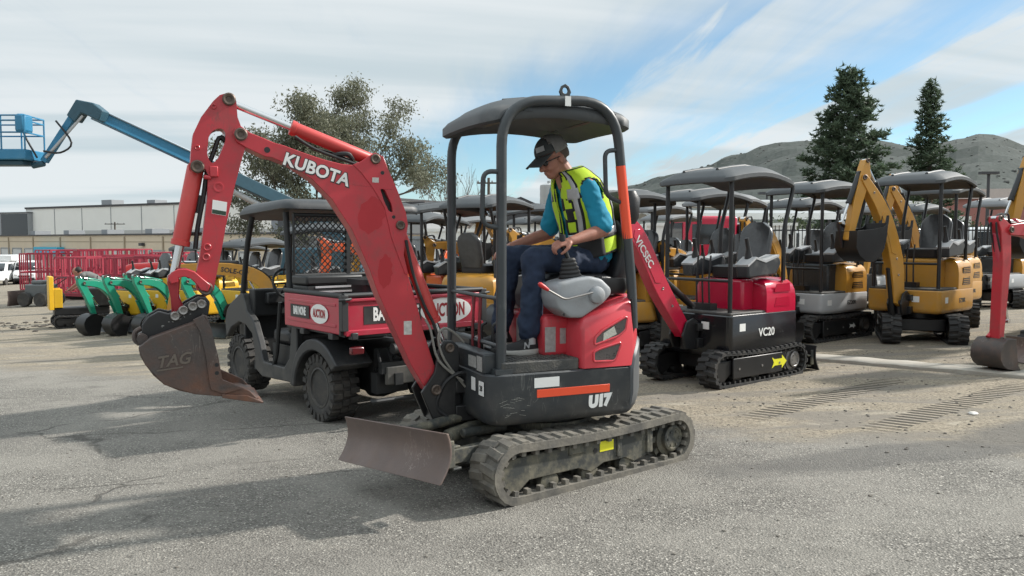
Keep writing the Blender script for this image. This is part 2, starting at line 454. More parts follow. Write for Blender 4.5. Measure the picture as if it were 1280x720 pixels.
    for k in range(3):
        xr = x_i - (x_i - x_s) * (.2 + .24 * k)
        m = MB(); m.lathe([(.05, -w * .3), (.07, -w * .28), (.07, -w * .12), (.05, -w * .1), (.05, w * .1), (.07, w * .12), (.07, w * .28), (.05, w * .3)], (xr, y, .075 + lug), (0, 1, 0), 16); m.build('roller', frm, tr)
    return tr

def blade(parent, x, y0, y1, z0, z1, mat, arm, xarm=.45, bev=.004):
    m = MB(); pr = []; k = 9
    for i in range(k + 1):
        t = i / k; z = z0 + (z1 - z0) * t
        pr.append((x - .03 * sin(pi * t) - .03 + (.065 * (1 - t) ** 2), z))
    outl = pr + [(p[0] - .016, p[1]) for p in reversed(pr)]
    m.prism(outl, y0, y1)
    b = m.build('dozer_blade', mat, parent, bevel=bev)
    m = MB()
    for s in (-1, 1):
        yy = (y0 + y1) / 2 + s * (y1 - y0) * .30
        m.box(((x - .06 + xarm) / 2, yy, (z0 + z1) / 2 - .05), (x - .06 - xarm, .06, .085))
    for s in (-1, 1):
        yy = (y0 + y1) / 2 + s * (y1 - y0) * .47
        m.b2((x - .10, yy - .01, z0 + .07), (x - .05, yy + .01, z1 - .05))
        m.b2((x - .15, yy - s * .0, z0 + .05), (x - .09, yy - s * .10, z0 + .065)); m.b2((x - .15, yy, z0 + .17), (x - .09, yy - s * .10, z0 + .185))
    m.b2((x - .14, (y0 + y1) / 2 - .05, z0 + .08), (x - .08, (y0 + y1) / 2 + .05, z1 - .02))
    m.cyl((x - .1, (y0 + y1) / 2, z1 - .06), (xarm, (y0 + y1) / 2, z1 - .02), .032)
    m.build('blade_arm', arm, b, bevel=.005)
    return b

def cylinder(parent, p0, p1, frac, r, mat, rod=CHROME, rr=None):
    """Hydraulic ram: barrel from p0 over frac of the way, rod on to p1."""
    p0 = Vector(p0); p1 = Vector(p1); q = p0.lerp(p1, frac); d = (p1 - p0).normalized()
    m = MB(); m.lathe([(r * .72, -r * .5), (r, 0), (r, (q - p0).length - .03), (r * 1.12, (q - p0).length - .028), (r * 1.12, (q - p0).length), (r * .6, (q - p0).length + .004)], p0, d, 18)
    m.cyl(p0 + Vector((0, -r * .9, 0)), p0 + Vector((0, r * .9, 0)), r * .85)
    c = m.build('hydraulic_cylinder', mat, parent)
    m = MB(); m.cyl(q - d * .01, p1, rr or r * .52, seg=14); m.cyl(p1 + Vector((0, -r * .8, 0)), p1 + Vector((0, r * .8, 0)), r * .72)
    m.build('piston_rod', rod, c)
    return c

def pin(parent, x, z, y, r, mat=PINM, name='pin', h=.018):
    m = MB(); y += h
    m.lathe([(r * .42, .010), (r * .45, .004), (r * .8, 0), (r, h * .3), (r, h), (r * .7, h + .002), (r * .7, 2 * y - h - .002), (r, 2 * y - h), (r, 2 * y - h * .3), (r * .8, 2 * y), (r * .45, 2 * y - .004), (r * .42, 2 * y - .010)], (x, -y, z), (0, 1, 0), 18)
    return m.build(name, mat, parent)

def bucket(parent, prof, back, w, y=0, mat=RUST, teeth=True, bev=.004):
    """prof: closed side outline; back: index range of the curved back sheet (open polyline inside prof)."""
    m = MB(); t = .014
    for s in (-1, 1): m.prism(prof, y + s * w / 2, y + s * (w / 2 - t))
    sheet = [Vector((p[0], p[1])) for p in back]
    off = []
    c = sum((Vector((p[0], p[1])) for p in prof), Vector((0, 0))) / len(prof)
    for i, p in enumerate(sheet):
        a = sheet[max(0, i - 1)]; b = sheet[min(len(sheet) - 1, i + 1)]
        d = (b - a).normalized(); nn = Vector((-d.y, d.x))
        if nn.dot(c - p) < 0: nn = -nn
        off.append(p + nn * t)
    m.prism([tuple(p) for p in sheet] + [tuple(p) for p in reversed(off)], y - w / 2 + t * .6, y + w / 2 - t * .6)
    b = m.build('bucket', mat, parent, bevel=bev)
    return b

def roof_shell(parent, x0, x1, hy, z, mat, style=0, th=.075, name='canopy_roof'):
    """Moulded canopy roof: rounded plan, drooping lip, raised ribs."""
    m = MB(); cx = (x0 + x1) / 2; hx = (x1 - x0) / 2
    def prof(p):
        u = (p.x - cx) / hx; v = p.y / hy
        p.z += -.055 * u * u * (1 if u < 0 else 1.35) - .012 * v * v
        if style: p.z += .030 * math.exp(-((u + .15) / .45) ** 2) * (1 - v * v * .6) - .03 * max(0, -u) ** 3
        return p
    rings = []
    for (ins, dz, r) in ((.06, -th * .55, .08), (.02, -th, .10), (0, -th * .82, .11), (0, -th * .35, .11), (.03, -.01, .10), (.09, .012, .09), (.12, .028, .08), (.2, .038, .06)):
        ring = rrect(cx, 0, hx - ins, hy - ins, r, z + dz, 6)
        # add points along the long edges so the lip can bend
        rr = []
        for i in range(len(ring)):
            a = ring[i]; b = ring[(i + 1) % len(ring)]
            rr.append(a)
            if (a - b).length > .25:
                for k in range(1, 8): rr.append(a.lerp(b, k / 8))
        rings.append([prof(p.copy()) for p in rr])
    m.loft(rings, cap=False)
    # top and underside as fans of strips
    for ring in (rings[-1], rings[0]):
        n = len(ring); cz = prof(Vector((cx, 0, ring[0].z * 0 + (z + .04 if ring is rings[-1] else z - th * .5))))
        m.add(list(ring) + [cz], [(i, (i + 1) % n, n) for i in range(n)])
    if style:
        for s in (-.45, .45):
            pts = [prof(Vector((cx + hx * t, s * hy, z + .035))) for t in (-.75, -.4, 0, .4, .75)]
            m.tube(pts, .022, 8)
    else:
        for s in (-.55, .55):
            pts = [prof(Vector((cx + hx * t, s * hy, z + .026))) for t in (-.7, -.35, 0, .35, .62)]
            m.tube(pts, .016, 8)
    return m.build(name, mat, parent, angle=50)

def thick_line(pts, ws):
    """Polygon around a centre line with half-widths ws."""
    P = [Vector((p[0], p[1])) for p in pts]; L = []; R = []
    for i in range(len(P)):
        a = P[max(0, i - 1)]; b = P[min(len(P) - 1, i + 1)]
        d = (b - a).normalized(); n = Vector((-d.y, d.x))
        L.append(P[i] + n * ws[i]); R.append(P[i] - n * ws[i])
    d0 = (P[0] - P[1]).normalized(); d1 = (P[-1] - P[-2]).normalized()
    return [tuple(q) for q in L] + [tuple(P[-1] + d1 * ws[-1] * .7)] + [tuple(q) for q in reversed(R)] + [tuple(P[0] + d0 * ws[0] * .7)]

def smooth2(pts, n=4):
    """Catmull-Rom through 2-D/3-D points."""
    P = [Vector(p) for p in pts]; out = []
    for i in range(len(P) - 1):
        a = P[max(0, i - 1)]; b = P[i]; c = P[i + 1]; d = P[min(len(P) - 1, i + 2)]
        for k in range(n):
            t = k / n
            out.append(.5 * ((2 * b) + (c - a) * t + (2 * a - 5 * b + 4 * c - d) * t * t + (3 * b - a - 3 * c + d) * t ** 3))
    out.append(P[-1])
    return out

def plan_body(y=.5, xf=.6, R=.64, n=14, rc=.10):
    """Plan outline of a round-tailed upper body (counter-clockwise)."""
    a0 = math.asin(min(1, y / R))
    pts = []
    for k in range(n + 1):
        a = pi - a0 + 2 * a0 * k / n
        pts.append((R * cos(a), R * sin(a)))
    for (cx, cy, s) in ((xf - rc, -y + rc, 1.5 * pi), (xf - rc, y - rc, 0)):
        for k in range(5):
            a = s + pi / 2 * k / 4
            pts.append((cx + rc * cos(a), cy + rc * sin(a)))
    return pts

def ring_z(pl, zf, inset=0., cx=0., xmin=None):
    out = []
    for (x, y) in pl:
        l = hypot(x - cx, y) or 1
        k = max(0, (l - inset) / l)
        xx, yy = cx + (x - cx) * k, y * k
        out.append(Vector((xx, yy, zf(xx, yy) if callable(zf) else zf)))
    return out
# ------------------------------------------------------------------ the red excavator being driven
U17_LOC = (.20, 5.39, -.05); U17_RZ = radians(204)
U = thing('mini_excavator', 'faded red mini excavator driven by a man in a neon vest, with a rusty bucket', 'excavator', U17_LOC, U17_RZ)
TW = radians(13.7)                                     # the tracks point a little further round than the cab
for s in (1, -1):
    tr = crawler(U, s * .445, -.93, .83, .385, .25, RUB, UND, lug=.013, pitch=.098, side=s, belt=.048)
    tr.rotation_euler.z = TW
    if s == 1:
        m = MB(); m.b2((-.16, .445 + .085, .21), (-.04, .445 + .0875, .275)); m.build('sticker', YST, tr)
        m = MB(); m.cyl((-.0, .445 + .08, .225), (-.0, .445 + .0885, .225), .017); m.build('bolt_hole', BLK, tr)
bl = blade(U, 1.17, -.62, .46, .19, .46, RUSTB, UND, .4); bl.rotation_euler = (.075, 0, TW + .08)
m = MB()
m.prism(fil2([(-.5, -.28), (.5, -.28), (.5, .28), (-.5, .28)], .05), .16, .30, 'z')
for s in (-1, 1):
    m.box((.34, s * .3, .2), (.16, .34, .12)); m.box((-.36, s * .3, .2), (.16, .34, .12))
m.b2((.42, -.2, .12), (.6, .2, .32))
m.cyl((.35, -.05, .37), (.78, .02, .33), .045); m.cyl((.4, .12, .36), (.72, .1, .36), .03)
u = m.build('undercarriage', UND, U, bevel=.01); u.rotation_euler.z = TW
m = MB(); m.lathe([(.30, 0), (.30, .05), (.34, .05), (.34, .09), (.30, .09), (.30, .15)], (0, 0, .29), (0, 0, 1), 36); m.build('slew_ring', UND, U)

# lower body: black skirt, tail counterweight, deck
pl = plan_body(.5, .60, .64)
m = MB()
m.loft([ring_z(pl, .425, .07), ring_z(pl, .44, .03), ring_z(pl, .475, .006), ring_z(pl, .54, 0), ring_z(pl, .735, 0), ring_z(pl, .745, .012)])
LB = m.build('lower_body', CHAR, U)
m = MB(); m.b2((-.236, .4995, .590), (.276, .5035, .640)); m.build('reflective_stripe', ORST, LB, bevel=.002)
m = MB(); m.b2((.123, .4995, .652), (.293, .5025, .712)); m.build('sticker', WHT, LB)
lettering('lettering', 'U17', .095, WHT, LB, (-.160, .5015, .535), (-1, 0, .05), (0, 0, 1), off=.0085, shear=.14, sx=.95)
for (y, z, w_, h_, t_) in ((.40, .655, .075, .085, '28'), (.27, .665, .065, .08, '')):
    m = MB(); m.b2((.599, y - w_ / 2, z - h_ / 2), (.602, y + w_ / 2, z + h_ / 2)); m.build('sticker', WHT, LB)
    if t_: lettering('lettering', t_, .045, BLK, LB, (.6025, y, z), (0, 1, 0), (0, 0, 1), off=.001)
m = MB()                                              # scratches on the front corner
for k in range(16):
    a = random.uniform(-.3, .3); x = random.uniform(.33, .50); z = random.uniform(.49, .60); l = random.uniform(.02, .07)
    m.box((x, .5008, z), (l, .0012, .0018), Matrix.Rotation(a, 3, 'Y'))
m.build('scratch_mark', pm('bare_scratched_metal', (.22, .22, .2), .5), LB)
m = MB()                                              # counterweight: curved tail shell standing proud
A0 = 128; rings = []
for k in range(41):
    d = A0 + (360 - 2 * A0) * k / 40; a = radians(d)
    e = min(k, 40 - k) / 40 * 2
    zt = .74 + .17 * min(1, e * 3.2) ** .55
    ri, ro = .60, .655
    zb = .455
    rings.append([Vector((r * cos(a), r * sin(a), z)) for r, z in ((ri, zb), (ro - .05, zb), (ro - .012, zb + .05), (ro, zb + .12), (ro, zt - .02), (ro - .014, zt), (ri, zt))])
m.loft(rings)
m.build('counterweight', CWT, U)
m = MB()
dk = [(-.03, -.485), (.50, -.485), (.50, .485), (-.03, .485)]
m.prism(fil2(dk, .03), .742, .815, 'z'); DK = m.build('deck', DECK, U, bevel=.008)
m = MB()
for i in range(14):
    for j in range(7):
        m.box((.0 + i * .035, .30 + j * .026, .8165), (.016, .008, .004), Matrix.Rotation(.8 if (i + j) % 2 else -.8, 3, 'Z'))
m.build('tread_plate', DECK, DK)
m = MB(); m.b2((.50, -.20, .742), (.595, .42, .865)); FP = m.build('front_panel', CHAR, U, bevel=.01)
for (y, w_, h_) in ((.24, .13, .07), (.36, .085, .09)):
    m = MB(); m.b2((.594, y - w_ / 2, .80 - h_ / 2), (.597, y + w_ / 2, .80 + h_ / 2)); m.build('sticker', pm('grey_print', (.32, .32, .31), .5, var=.5, vscale=60), FP)
m = MB(); m.b2((.40, -.42, .815), (.50, -.06, .90)); m.b2((.38, .05, .815), (.44, .16, .86))
m.tube(fillet([(.40, .1, .84), (.40, .1, 1.0), (.36, .1, 1.02)], .02), .01); m.tube(fillet([(.40, -.1, .84), (.40, -.1, .98), (.36, -.1, 1.0)], .02), .01)
m.build('pedal', BLK, U, bevel=.005)

# red bonnet over the tail with louvred openings
hp = [(x, y) for (x, y) in pl if x < -.05]
hp = hp + [(-.055, -.5), (-.03, -.47), (-.03, .47), (-.055, .5)]
hp = sorted(hp, key=lambda q: atan2(q[1], q[0] + .25))
def ztop(x, y): return 1.055 + .085 * min(1, max(0, -x - .03) / .13) + .05 * min(1, max(0, -x - .1) / .35)
m = MB()
C0 = -.25
rr = [ring_z(hp, .748, .0, C0), ring_z(hp, .90, .0, C0), ring_z(hp, .985, .004, C0)]
for ins, dz in ((.012, -.05), (.026, -.024), (.05, -.006), (.09, .004), (.2, .012), (.36, .016)):
    rr.append(ring_z(hp, lambda x, y, dz=dz: ztop(x, y) + dz, ins, C0))
m.loft(rr)
HD = m.build('hood', REDH, U, angle=50)
g1 = [(-.124, .894), (-.129, .939), (-.181, .982), (-.351, 1.062), (-.363, 1.051), (-.351, .98), (-.298, .941)]
g2 = [(-.119, .789), (-.118, .849), (-.164, .867), (-.311, .9), (-.317, .884), (-.282, .799), (-.264, .785)]
for g in (g1, g2):
    gp = fil2(g, .014)
    for s in (1, -1):
        m = MB(); m.prism(gp, s * .4985, s * .5025); gr = m.build('grille', GRILLE, HD)
        m = MB(); m.tube([(x, s * .501, z) for x, z in gp], .0075, 8, closed=True); m.build('grille_frame', REDH, gr)
        if g is g1 and s == 1:
            m = MB(); m.prism([(-.185, .915), (-.19, .965), (-.265, 1.005), (-.285, .955)], .5023, .5032); m.build('label_plate', pm('mesh_label', (.5, .5, .44), .5, var=.5, vscale=70), gr)
m = MB(); m.tube([(-.40 - .006 * k, .487 - .004 * k * k * .3, 1.175 - .047 * k) for k in range(6)], .009, 6); m.build('seal', BLK, HD)
m = MB(); m.b2((-.06, -.30, .80), (.13, .30, 1.07)); SB = m.build('seat_base', REDH, U, bevel=.03, seg=3)
for (x, z, w_, h_) in ((.085, .915, .075, .16), (-.005, .935, .042, .10)):
    m = MB(); m.b2((x - w_ / 2, .2995, z - h_ / 2), (x + w_ / 2, .3025, z + h_ / 2)); m.build('sticker', pm('grey_label', (.34, .32, .31), .5, var=.45, vscale=40), SB)
m = MB(); m.b2((.1295, -.12, .86), (.133, .02, 1.02)); m.build('sticker', _M['grey_label'], SB)
m = MB(); m.b2((-.10, -.47, .80), (-.035, .47, .842)); m.build('hood_sill', BLK, U, bevel=.01)

# seat
m = MB(); m.loft([rrect(-.20, 0, .25, .23, .07, 1.16), rrect(-.20, 0, .26, .24, .08, 1.22), rrect(-.19, 0, .255, .235, .08, 1.30), rrect(-.19, 0, .21, .19, .08, 1.325)]); m.build('seat_cushion', SEAT, U, angle=60)
def backrest_rings(x0, z0, lean, hw, hgt, th):
    rg = []
    for k in range(9):
        t = k / 8; z = z0 + hgt * t; x = x0 - lean * t
        sc = (1 - .55 * max(0, (t - .75) / .25) ** 2) * (.86 + .14 * min(1, t * 4))
        rg.append([Vector((x + p.x * (1 - .3 * t), p.y * sc, z + p.x * .1)) for p in rrect(0, 0, th / 2, hw, th * .45, 0, 4)])
    return rg
m = MB(); m.loft(backrest_rings(-.48, 1.22, .09, .23, .46, .12)); m.build('backrest', SEAT, U, angle=60)
m = MB(); m.loft([rrect(-.60, .0, .05, .17, .05, 1.66), rrect(-.60, 0, .065, .20, .06, 1.70), rrect(-.61, 0, .065, .20, .06, 1.83), rrect(-.61, 0, .045, .17, .045, 1.885)]); m.build('headrest', SEAT, U, angle=60)

# armrest consoles, joysticks
cons = [(.134, 1.188), (.132, 1.262), (.10, 1.288), (-.006, 1.312), (-.109, 1.325), (-.196, 1.306), (-.267, 1.243), (-.267, 1.207), (-.209, 1.150), (-.12, 1.10), (-.053, 1.061), (.033, 1.065), (.117, 1.128)]
for s in (1, -1):
    m = MB()
    cp = fil2(cons, .016)
    rgs = []
    ccx = sum(p[0] for p in cp) / len(cp); ccz = sum(p[1] for p in cp) / len(cp)
    for yy, k in ((.26, .97), (.27, 1), (.445, 1), (.462, .975), (.470, .93), (.474, .8)):
        rgs.append([Vector((ccx + (x - ccx) * k, s * yy, ccz + (z - ccz) * k)) for x, z in cp])
    m.loft(rgs)
    CN = m.build('console', GREYP, U, angle=55)
    if s == 1:
        m = MB(); m.lathe([(.052, 0), (.056, .02), (.05, .038), (.03, .05)], (-.150, .462, 1.205), (0, 1, 0), 24); m.build('knob', GREYP, CN)
        m = MB(); m.tube(fillet([(.215, .50, 1.255), (.085, .50, 1.185), (-.12, .50, 1.225), (-.14, .47, 1.22)], .03), .0065, 8); lv = m.build('lever', STEEL, CN)
        m = MB(); m.tube([(.265, .50, 1.290), (.255, .50, 1.282), (.225, .50, 1.262), (.20, .50, 1.246)], [.008, .015, .014, .010], 10); m.build('lever_grip', pm('red_grip', (.55, .03, .03), .4), lv)
        m = MB(); m.cyl((.08, .474, 1.09), (.08, .476, 1.09), .008); m.build('screw', BLK, CN)
    jx, jy = (-.035, s * .345)
    m = MB(); prof = []
    for k in range(13):
        t = k / 12; prof.append(((.082 - .042 * t) * (1.06 if k % 2 else .93), .15 * t))
    m.lathe(prof, (jx, jy, 1.285), (.1, 0, 1), 22); m.build('gaiter', pm('gaiter_rubber', (.022, .021, .021), .6, var=.3, dirt=.3, dirtcol=(.07, .065, .06)), CN)
    m = MB(); m.tube([(jx + .012, jy, 1.42), (jx + .03, jy - s * .01, 1.47), (jx + .045, jy - s * .02, 1.52), (jx + .05, jy - s * .02, 1.585)], [.013, .016, .024, .02], 12); m.build('joystick', BLK, CN)
m = MB(); m.loft([rrect(-.33, .33, .10, .05, .03, 1.20), rrect(-.335, .33, .115, .065, .04, 1.24), rrect(-.34, .33, .10, .06, .04, 1.30)]); m.b2((-.27, .30, 1.28), (-.235, .34, 1.315)); m.build('seat_belt', BLK, U, angle=50)
m = MB(); m.b2((.13, -.37, 1.28), (.20, -.25, 1.45)); m.tube([(.165, -.31, 1.44), (.18, -.31, 1.52)], .012); m.build('control_box', BLK, U, bevel=.01)

# canopy
for s in (1, -1):
    y = s * .44
    path = fillet([(.487, y, .74), (.482, y, 2.375), (-.295, y, 2.425), (-.432, y, 1.26), (-.445, y, .98)], .27, 9)
    m = MB(); m.tube(path, .0315, 16)
    m.box((.487, y, .76), (.11, .10, .03))
    RP = m.build('roll_bar', POST, U)
    if s == 1:
        rp = [Vector((-.341, y, 2.02)), Vector((-.39, y, 1.62)), Vector((-.398, y, 1.56))]
        m = MB(); m.tube(rp, .0325, 16, caps=False); tp = m.build('reflective_tape', ORST, RP)
        m = MB(); m.tube(fillet([(.482, y, 1.955), (.60, y, 1.955), (.61, y, 1.64), (.482, y, 1.62)], .06, 6), .0145, 10); m.build('grab_handle', POST, RP)
        m = MB(); m.tube(fillet([(-.325, y, 2.12), (-.225, y, 2.11), (-.235, y, 1.83), (-.37, y, 1.78)], .05, 6), .0145, 10); m.build('grab_handle', POST, RP)
        m = MB(); ry = .44
        m.prism([(.085, 2.42), (.10, 2.455), (.085, 2.49), (.06, 2.503), (.035, 2.49), (.02, 2.455), (.035, 2.42)], ry - .008, ry + .008, holes=[[(.06 + .02 * cos(a * pi / 5), 2.463 + .02 * sin(a * pi / 5)) for a in range(10)]])
        m.build('lifting_eye', POST, RP, bevel=.002)
        m = MB(); m.b2((.035, ry + .0315, 2.365), (.075, ry + .0335, 2.425)); m.build('sticker', WHT, RP)
m = MB()
for z in (1.195, .905): m.cyl((.486, -.43, z), (.486, .43, z), .0135, seg=10)
for y in (-.02, .10): m.cyl((.486, y, .905), (.486, y, 1.195), .008, seg=8)
m.build('front_guard', POST, U)
m = MB()
for y in (.0, .115): m.tube([(.50, y, .82), (.50, y, 1.0), (.49, y + .01, 1.19)], .0095, 8)
m.build('guard_hose', pm('dark_red_hose', (.16, .015, .02), .5), U)
roof_shell(U, -.46, .585, .425, 2.415, ROOFM, 0, .105)
m = MB()
for x in (.30, -.28): m.b2((x - .03, -.43, 2.325), (x + .03, .43, 2.345))
m.build('roof_brace', POST, U)

# swing post and front hoses
m = MB()
sp = [(.885, .60), (.845, .50), (.80, .40), (.66, .385), (.655, .60), (.63, .80), (.64, .88), (.675, .915), (.735, .918), (.77, .86), (.80, .72)]
for s in (-1, 1): m.prism(sp, s * .085, s * .115)
m.prism([(.62, .40), (.80, .40), (.76, .55), (.72, .80), (.66, .80), (.62, .6)], -.09, .09)
m.cyl((.66, 0, .36), (.66, 0, .64), .10)
m.b2((.52, -.12, .40), (.66, .12, .50)); m.b2((.52, -.12, .58), (.66, .12, .66))
SP = m.build('swing_post', BLK, U, bevel=.006)
for (x, z, r) in ((.79, .614, .034), (.700, .873, .030)): pin(SP, x, z, .115, r, PINM)
m = MB()
for k, (y, a) in enumerate(((.13, .0), (-.02, .03), (-.13, .05))):
    m.tube(fillet([(.55, y, .70 - a), (.66, y + .02, .72), (.74, y, .66 - a), (.80, y * .8, .50), (.70, y, .42)], .08), .013, 8)
m.build('hydraulic_hose', HOSE, U)
m = MB(); m.tube(smooth2([(.60, .13, .62), (.74, .135, .80), (.78, .13, .94), (.74, .125, 1.0), (.66, .11, .96), (.60, .10, .90)]), .008, 8); m.tube(smooth2([(.62, .14, .66), (.78, .14, .80), (.83, .135, .99), (.86, .12, 1.06)]), .008, 8); m.build('hydraulic_hose', pm('grey_hose', (.2, .19, .17), .5), U)

# boom
bo = [(1.921, 2.19), (1.87, 2.154), (1.792, 2.126), (1.74, 2.105), (1.682, 2.091), (1.575, 2.055), (1.465, 2.022), (1.362, 2.0), (1.291, 1.995), (1.235, 2.02), (1.203, 2.045), (1.155, 2.072), (1.105, 2.05), (1.081, 1.985), (1.023, 1.856), (.969, 1.716), (.958, 1.64), (.972, 1.55), (.985, 1.46), (.955, 1.33), (.891, 1.118), (.856, .972), (.805, .813), (.752, .667), (.748, .611), (.79, .572), (.832, .594), (.874, .661), (.935, .765), (1.075, 1.071), (1.143, 1.225), (1.195, 1.371), (1.30, 1.612), (1.417, 1.79), (1.531, 1.904), (1.644, 1.978), (1.754, 2.02), (1.794, 2.025), (1.897, 2.072), (1.945, 2.10), (1.965, 2.145), (1.95, 2.175)]
slot = fil2([(1.127, 1.859), (1.100, 1.855), (1.056, 1.764), (1.049, 1.715), (1.075, 1.725), (1.105, 1.79)], .012)
m = MB(); m.prism(bo, -.078, .078, holes=[slot])
BO = m.build('boom', RED, U, bevel=.004, angle=25)
m = MB()
plate = [(1.291, 1.998), (1.235, 2.022), (1.203, 2.047), (1.155, 2.074), (1.105, 2.052), (1.079, 1.985), (1.021, 1.856), (.966, 1.716), (.955, 1.64), (.970, 1.55), (.983, 1.46), (.955, 1.34), (.975, 1.34), (1.02, 1.455), (1.062, 1.57), (1.10, 1.745), (1.17, 1.86), (1.24, 1.95)]
for s in (-1, 1): m.prism(plate, s * .0775, s * .084, holes=[slot])
m.build('boom_plate', RED, BO, bevel=.003)
m = MB(); m.b2((1.04, -.077, 1.70), (1.13, .05, 1.87)); m.build('hose_guide', HOSE, BO)
for i, c in enumerate(((1.18, 1.70, .085, .105), (1.10, 1.36, .045, .10))):
    m = MB(); pp = [(c[0] + c[2] * cos(a * pi / 12) * (1 + .12 * sin(3 * a)), c[1] + c[3] * sin(a * pi / 12) * (1 + .1 * cos(2 * a)) - .3 * c[2] * cos(a * pi / 12)) for a in range(24)]
    pp = [(x, z) for x, z in pp]
    m.prism(pp, .0765, .0788); m.build('paint_patch', pm('touched_up_red', (.40, .014, .022), .42, var=.15, dirt=.3, dirtcol=(.46, .028, .04)), BO)
for a_, b_ in (((1.135, .0835, 1.895), (1.175, .0852, 1.925)), ((.935, .0775, .965), (.985, .0792, 1.05))):
    m = MB(); m.b2(a_, b_); m.build('sticker', pm('worn_label', (.5, .48, .45), .5, var=.6, vscale=45), BO)
ang = atan2(-.107, .349)
ku = Vector((-1, 0, -.315))
lettering('lettering', 'KUBOTA', .100, pm('letter_shadow_grey', (.05, .03, .03), .5), BO, (1.500, .0783, 1.955), ku, (0, 0, 1), off=.0085, sx=.98)
lettering('lettering', 'KUBOTA', .100, WHT, BO, (1.502, .0795, 1.957), ku, (0, 0, 1), off=.003, sx=.98)
for (x, z, r, yy) in ((1.921, 2.142, .036, .078), (1.155, 2.035, .030, .084), (1.004, 1.640, .028, .084)): pin(BO, x, z, yy, r)
pin(BO, .79, .614, .078, .030, RED, h=.036)
m = MB()
for (x, z, r) in ((1.78, 2.062, .017), (1.045, 1.69, .011), (1.112, 1.955, .012)):
    m = MB(); m.cyl((x, .076, z), (x, .0790 if x > 1.5 else .085, z), r, seg=14); m.build('drilled_hole', BLK, BO)
# rams
cylinder(U, (1.155, 0, 2.035), (1.975, 0, 2.330), .585, .040, pm('ram_red_paint', (.52, .05, .045), .4, var=.12, dirt=.3, dirtcol=(.4, .13, .1)))
cylinder(U, (1.004, .0, 1.640), (.700, .0, .873), .80, .042, _M['ram_red_paint'])
for s in (1,):
    m = MB(); m.tube(smooth2([(1.20, .05, 1.98), (1.32, .055, 2.02), (1.5, .05, 2.08), (1.62, .05, 2.15)]), .010, 8); m.tube(smooth2([(1.22, -.03, 2.0), (1.36, -.03, 2.06), (1.5, -.02, 2.09)]), .010, 8)
    m.tube(smooth2([(1.28, .03, 2.03), (1.31, .05, 2.06), (1.36, .05, 2.06), (1.40, .03, 2.05)]), .014, 8)
    m.build('hydraulic_hose', HOSE, U)
    m = MB(); m.tube(smooth2([(.97, .09, 1.55), (.93, .095, 1.35), (.86, .095, 1.15), (.80, .10, 1.03), (.77, .1, .92)]), .010, 8); m.build('hydraulic_hose', HOSE, U)
# arm
ar = [(1.984, 2.372), (2.028, 2.355), (2.062, 2.32), (2.127, 2.228), (2.170, 2.134), (2.184, 2.025), (2.190, 1.946), (2.156, 1.917), (2.110, 1.945), (2.098, 1.91), (2.104, 1.785), (2.133, 1.568), (2.150, 1.457), (2.172, 1.35), (2.172, 1.275), (2.125, 1.232), (2.080, 1.270), (2.070, 1.331), (2.036, 1.487), (2.010, 1.626), (1.956, 1.86), (1.905, 2.045), (1.872, 2.127), (1.918, 2.19), (1.935, 2.24), (1.940, 2.328), (1.952, 2.358)]
asl = fil2([(2.038, 2.172), (2.013, 2.169), (2.001, 2.148), (2.002, 2.103), (2.042, 2.004), (2.072, 1.976), (2.088, 1.989), (2.1, 2.028), (2.089, 2.125), (2.068, 2.157)], .01)
m = MB(); m.prism(ar, -.062, .062, holes=[asl]); AR = m.build('arm', RED, U, angle=20)
for (x, z, r) in ((1.979, 2.335, .036), (2.152, 1.955, .036), (2.122, 1.278, .038)): pin(AR, x, z, .062, r)
for (x, z, r, h) in ((2.117, 1.455, .022, .012), (2.110, 1.51, .022, .012), (2.045, 1.845, .030, .005), (2.06, 2.29, .015, .008), (2.15, 2.06, .014, .008)): pin(AR, x, z, .062, r, RED, 'boss', h)
m = MB(); m.prism([(2.008, 1.685), (2.083, 1.698), (2.076, 1.775), (2.000, 1.762)], .0615, .0635); st = m.build('sticker', WHT, AR)
m = MB(); m.prism([(2.0085, 1.687), (2.082, 1.6995), (2.0798, 1.722), (2.0065, 1.7095)], .0634, .0642); m.build('sticker_band', pm('dark_green_print', (.02, .05, .03), .5), st)
m = MB()
for yy in (-.02, .02): m.tube(smooth2([(1.94, yy, 2.02), (2.02, yy, 2.13), (2.06, yy, 2.05), (2.10, yy, 1.93), (2.12, yy, 1.80), (2.155, yy, 1.62), (2.17, yy, 1.50)]), .013, 8)
m.tube([(2.135, 0, 1.80), (2.15, 0, 1.70)], .02, 10)
m.build('hydraulic_hose', HOSE, AR)
m = MB(); m.b2((2.045, .05, 1.90), (2.09, .085, 1.96)); m.cyl((2.08, .07, 1.895), (2.12, .07, 1.90), .012); m.build('hose_block', RED, AR, bevel=.006)
cylinder(U, (2.158, 0, 1.955), (2.288, 0, 1.335), .70, .046, _M['ram_red_paint'])
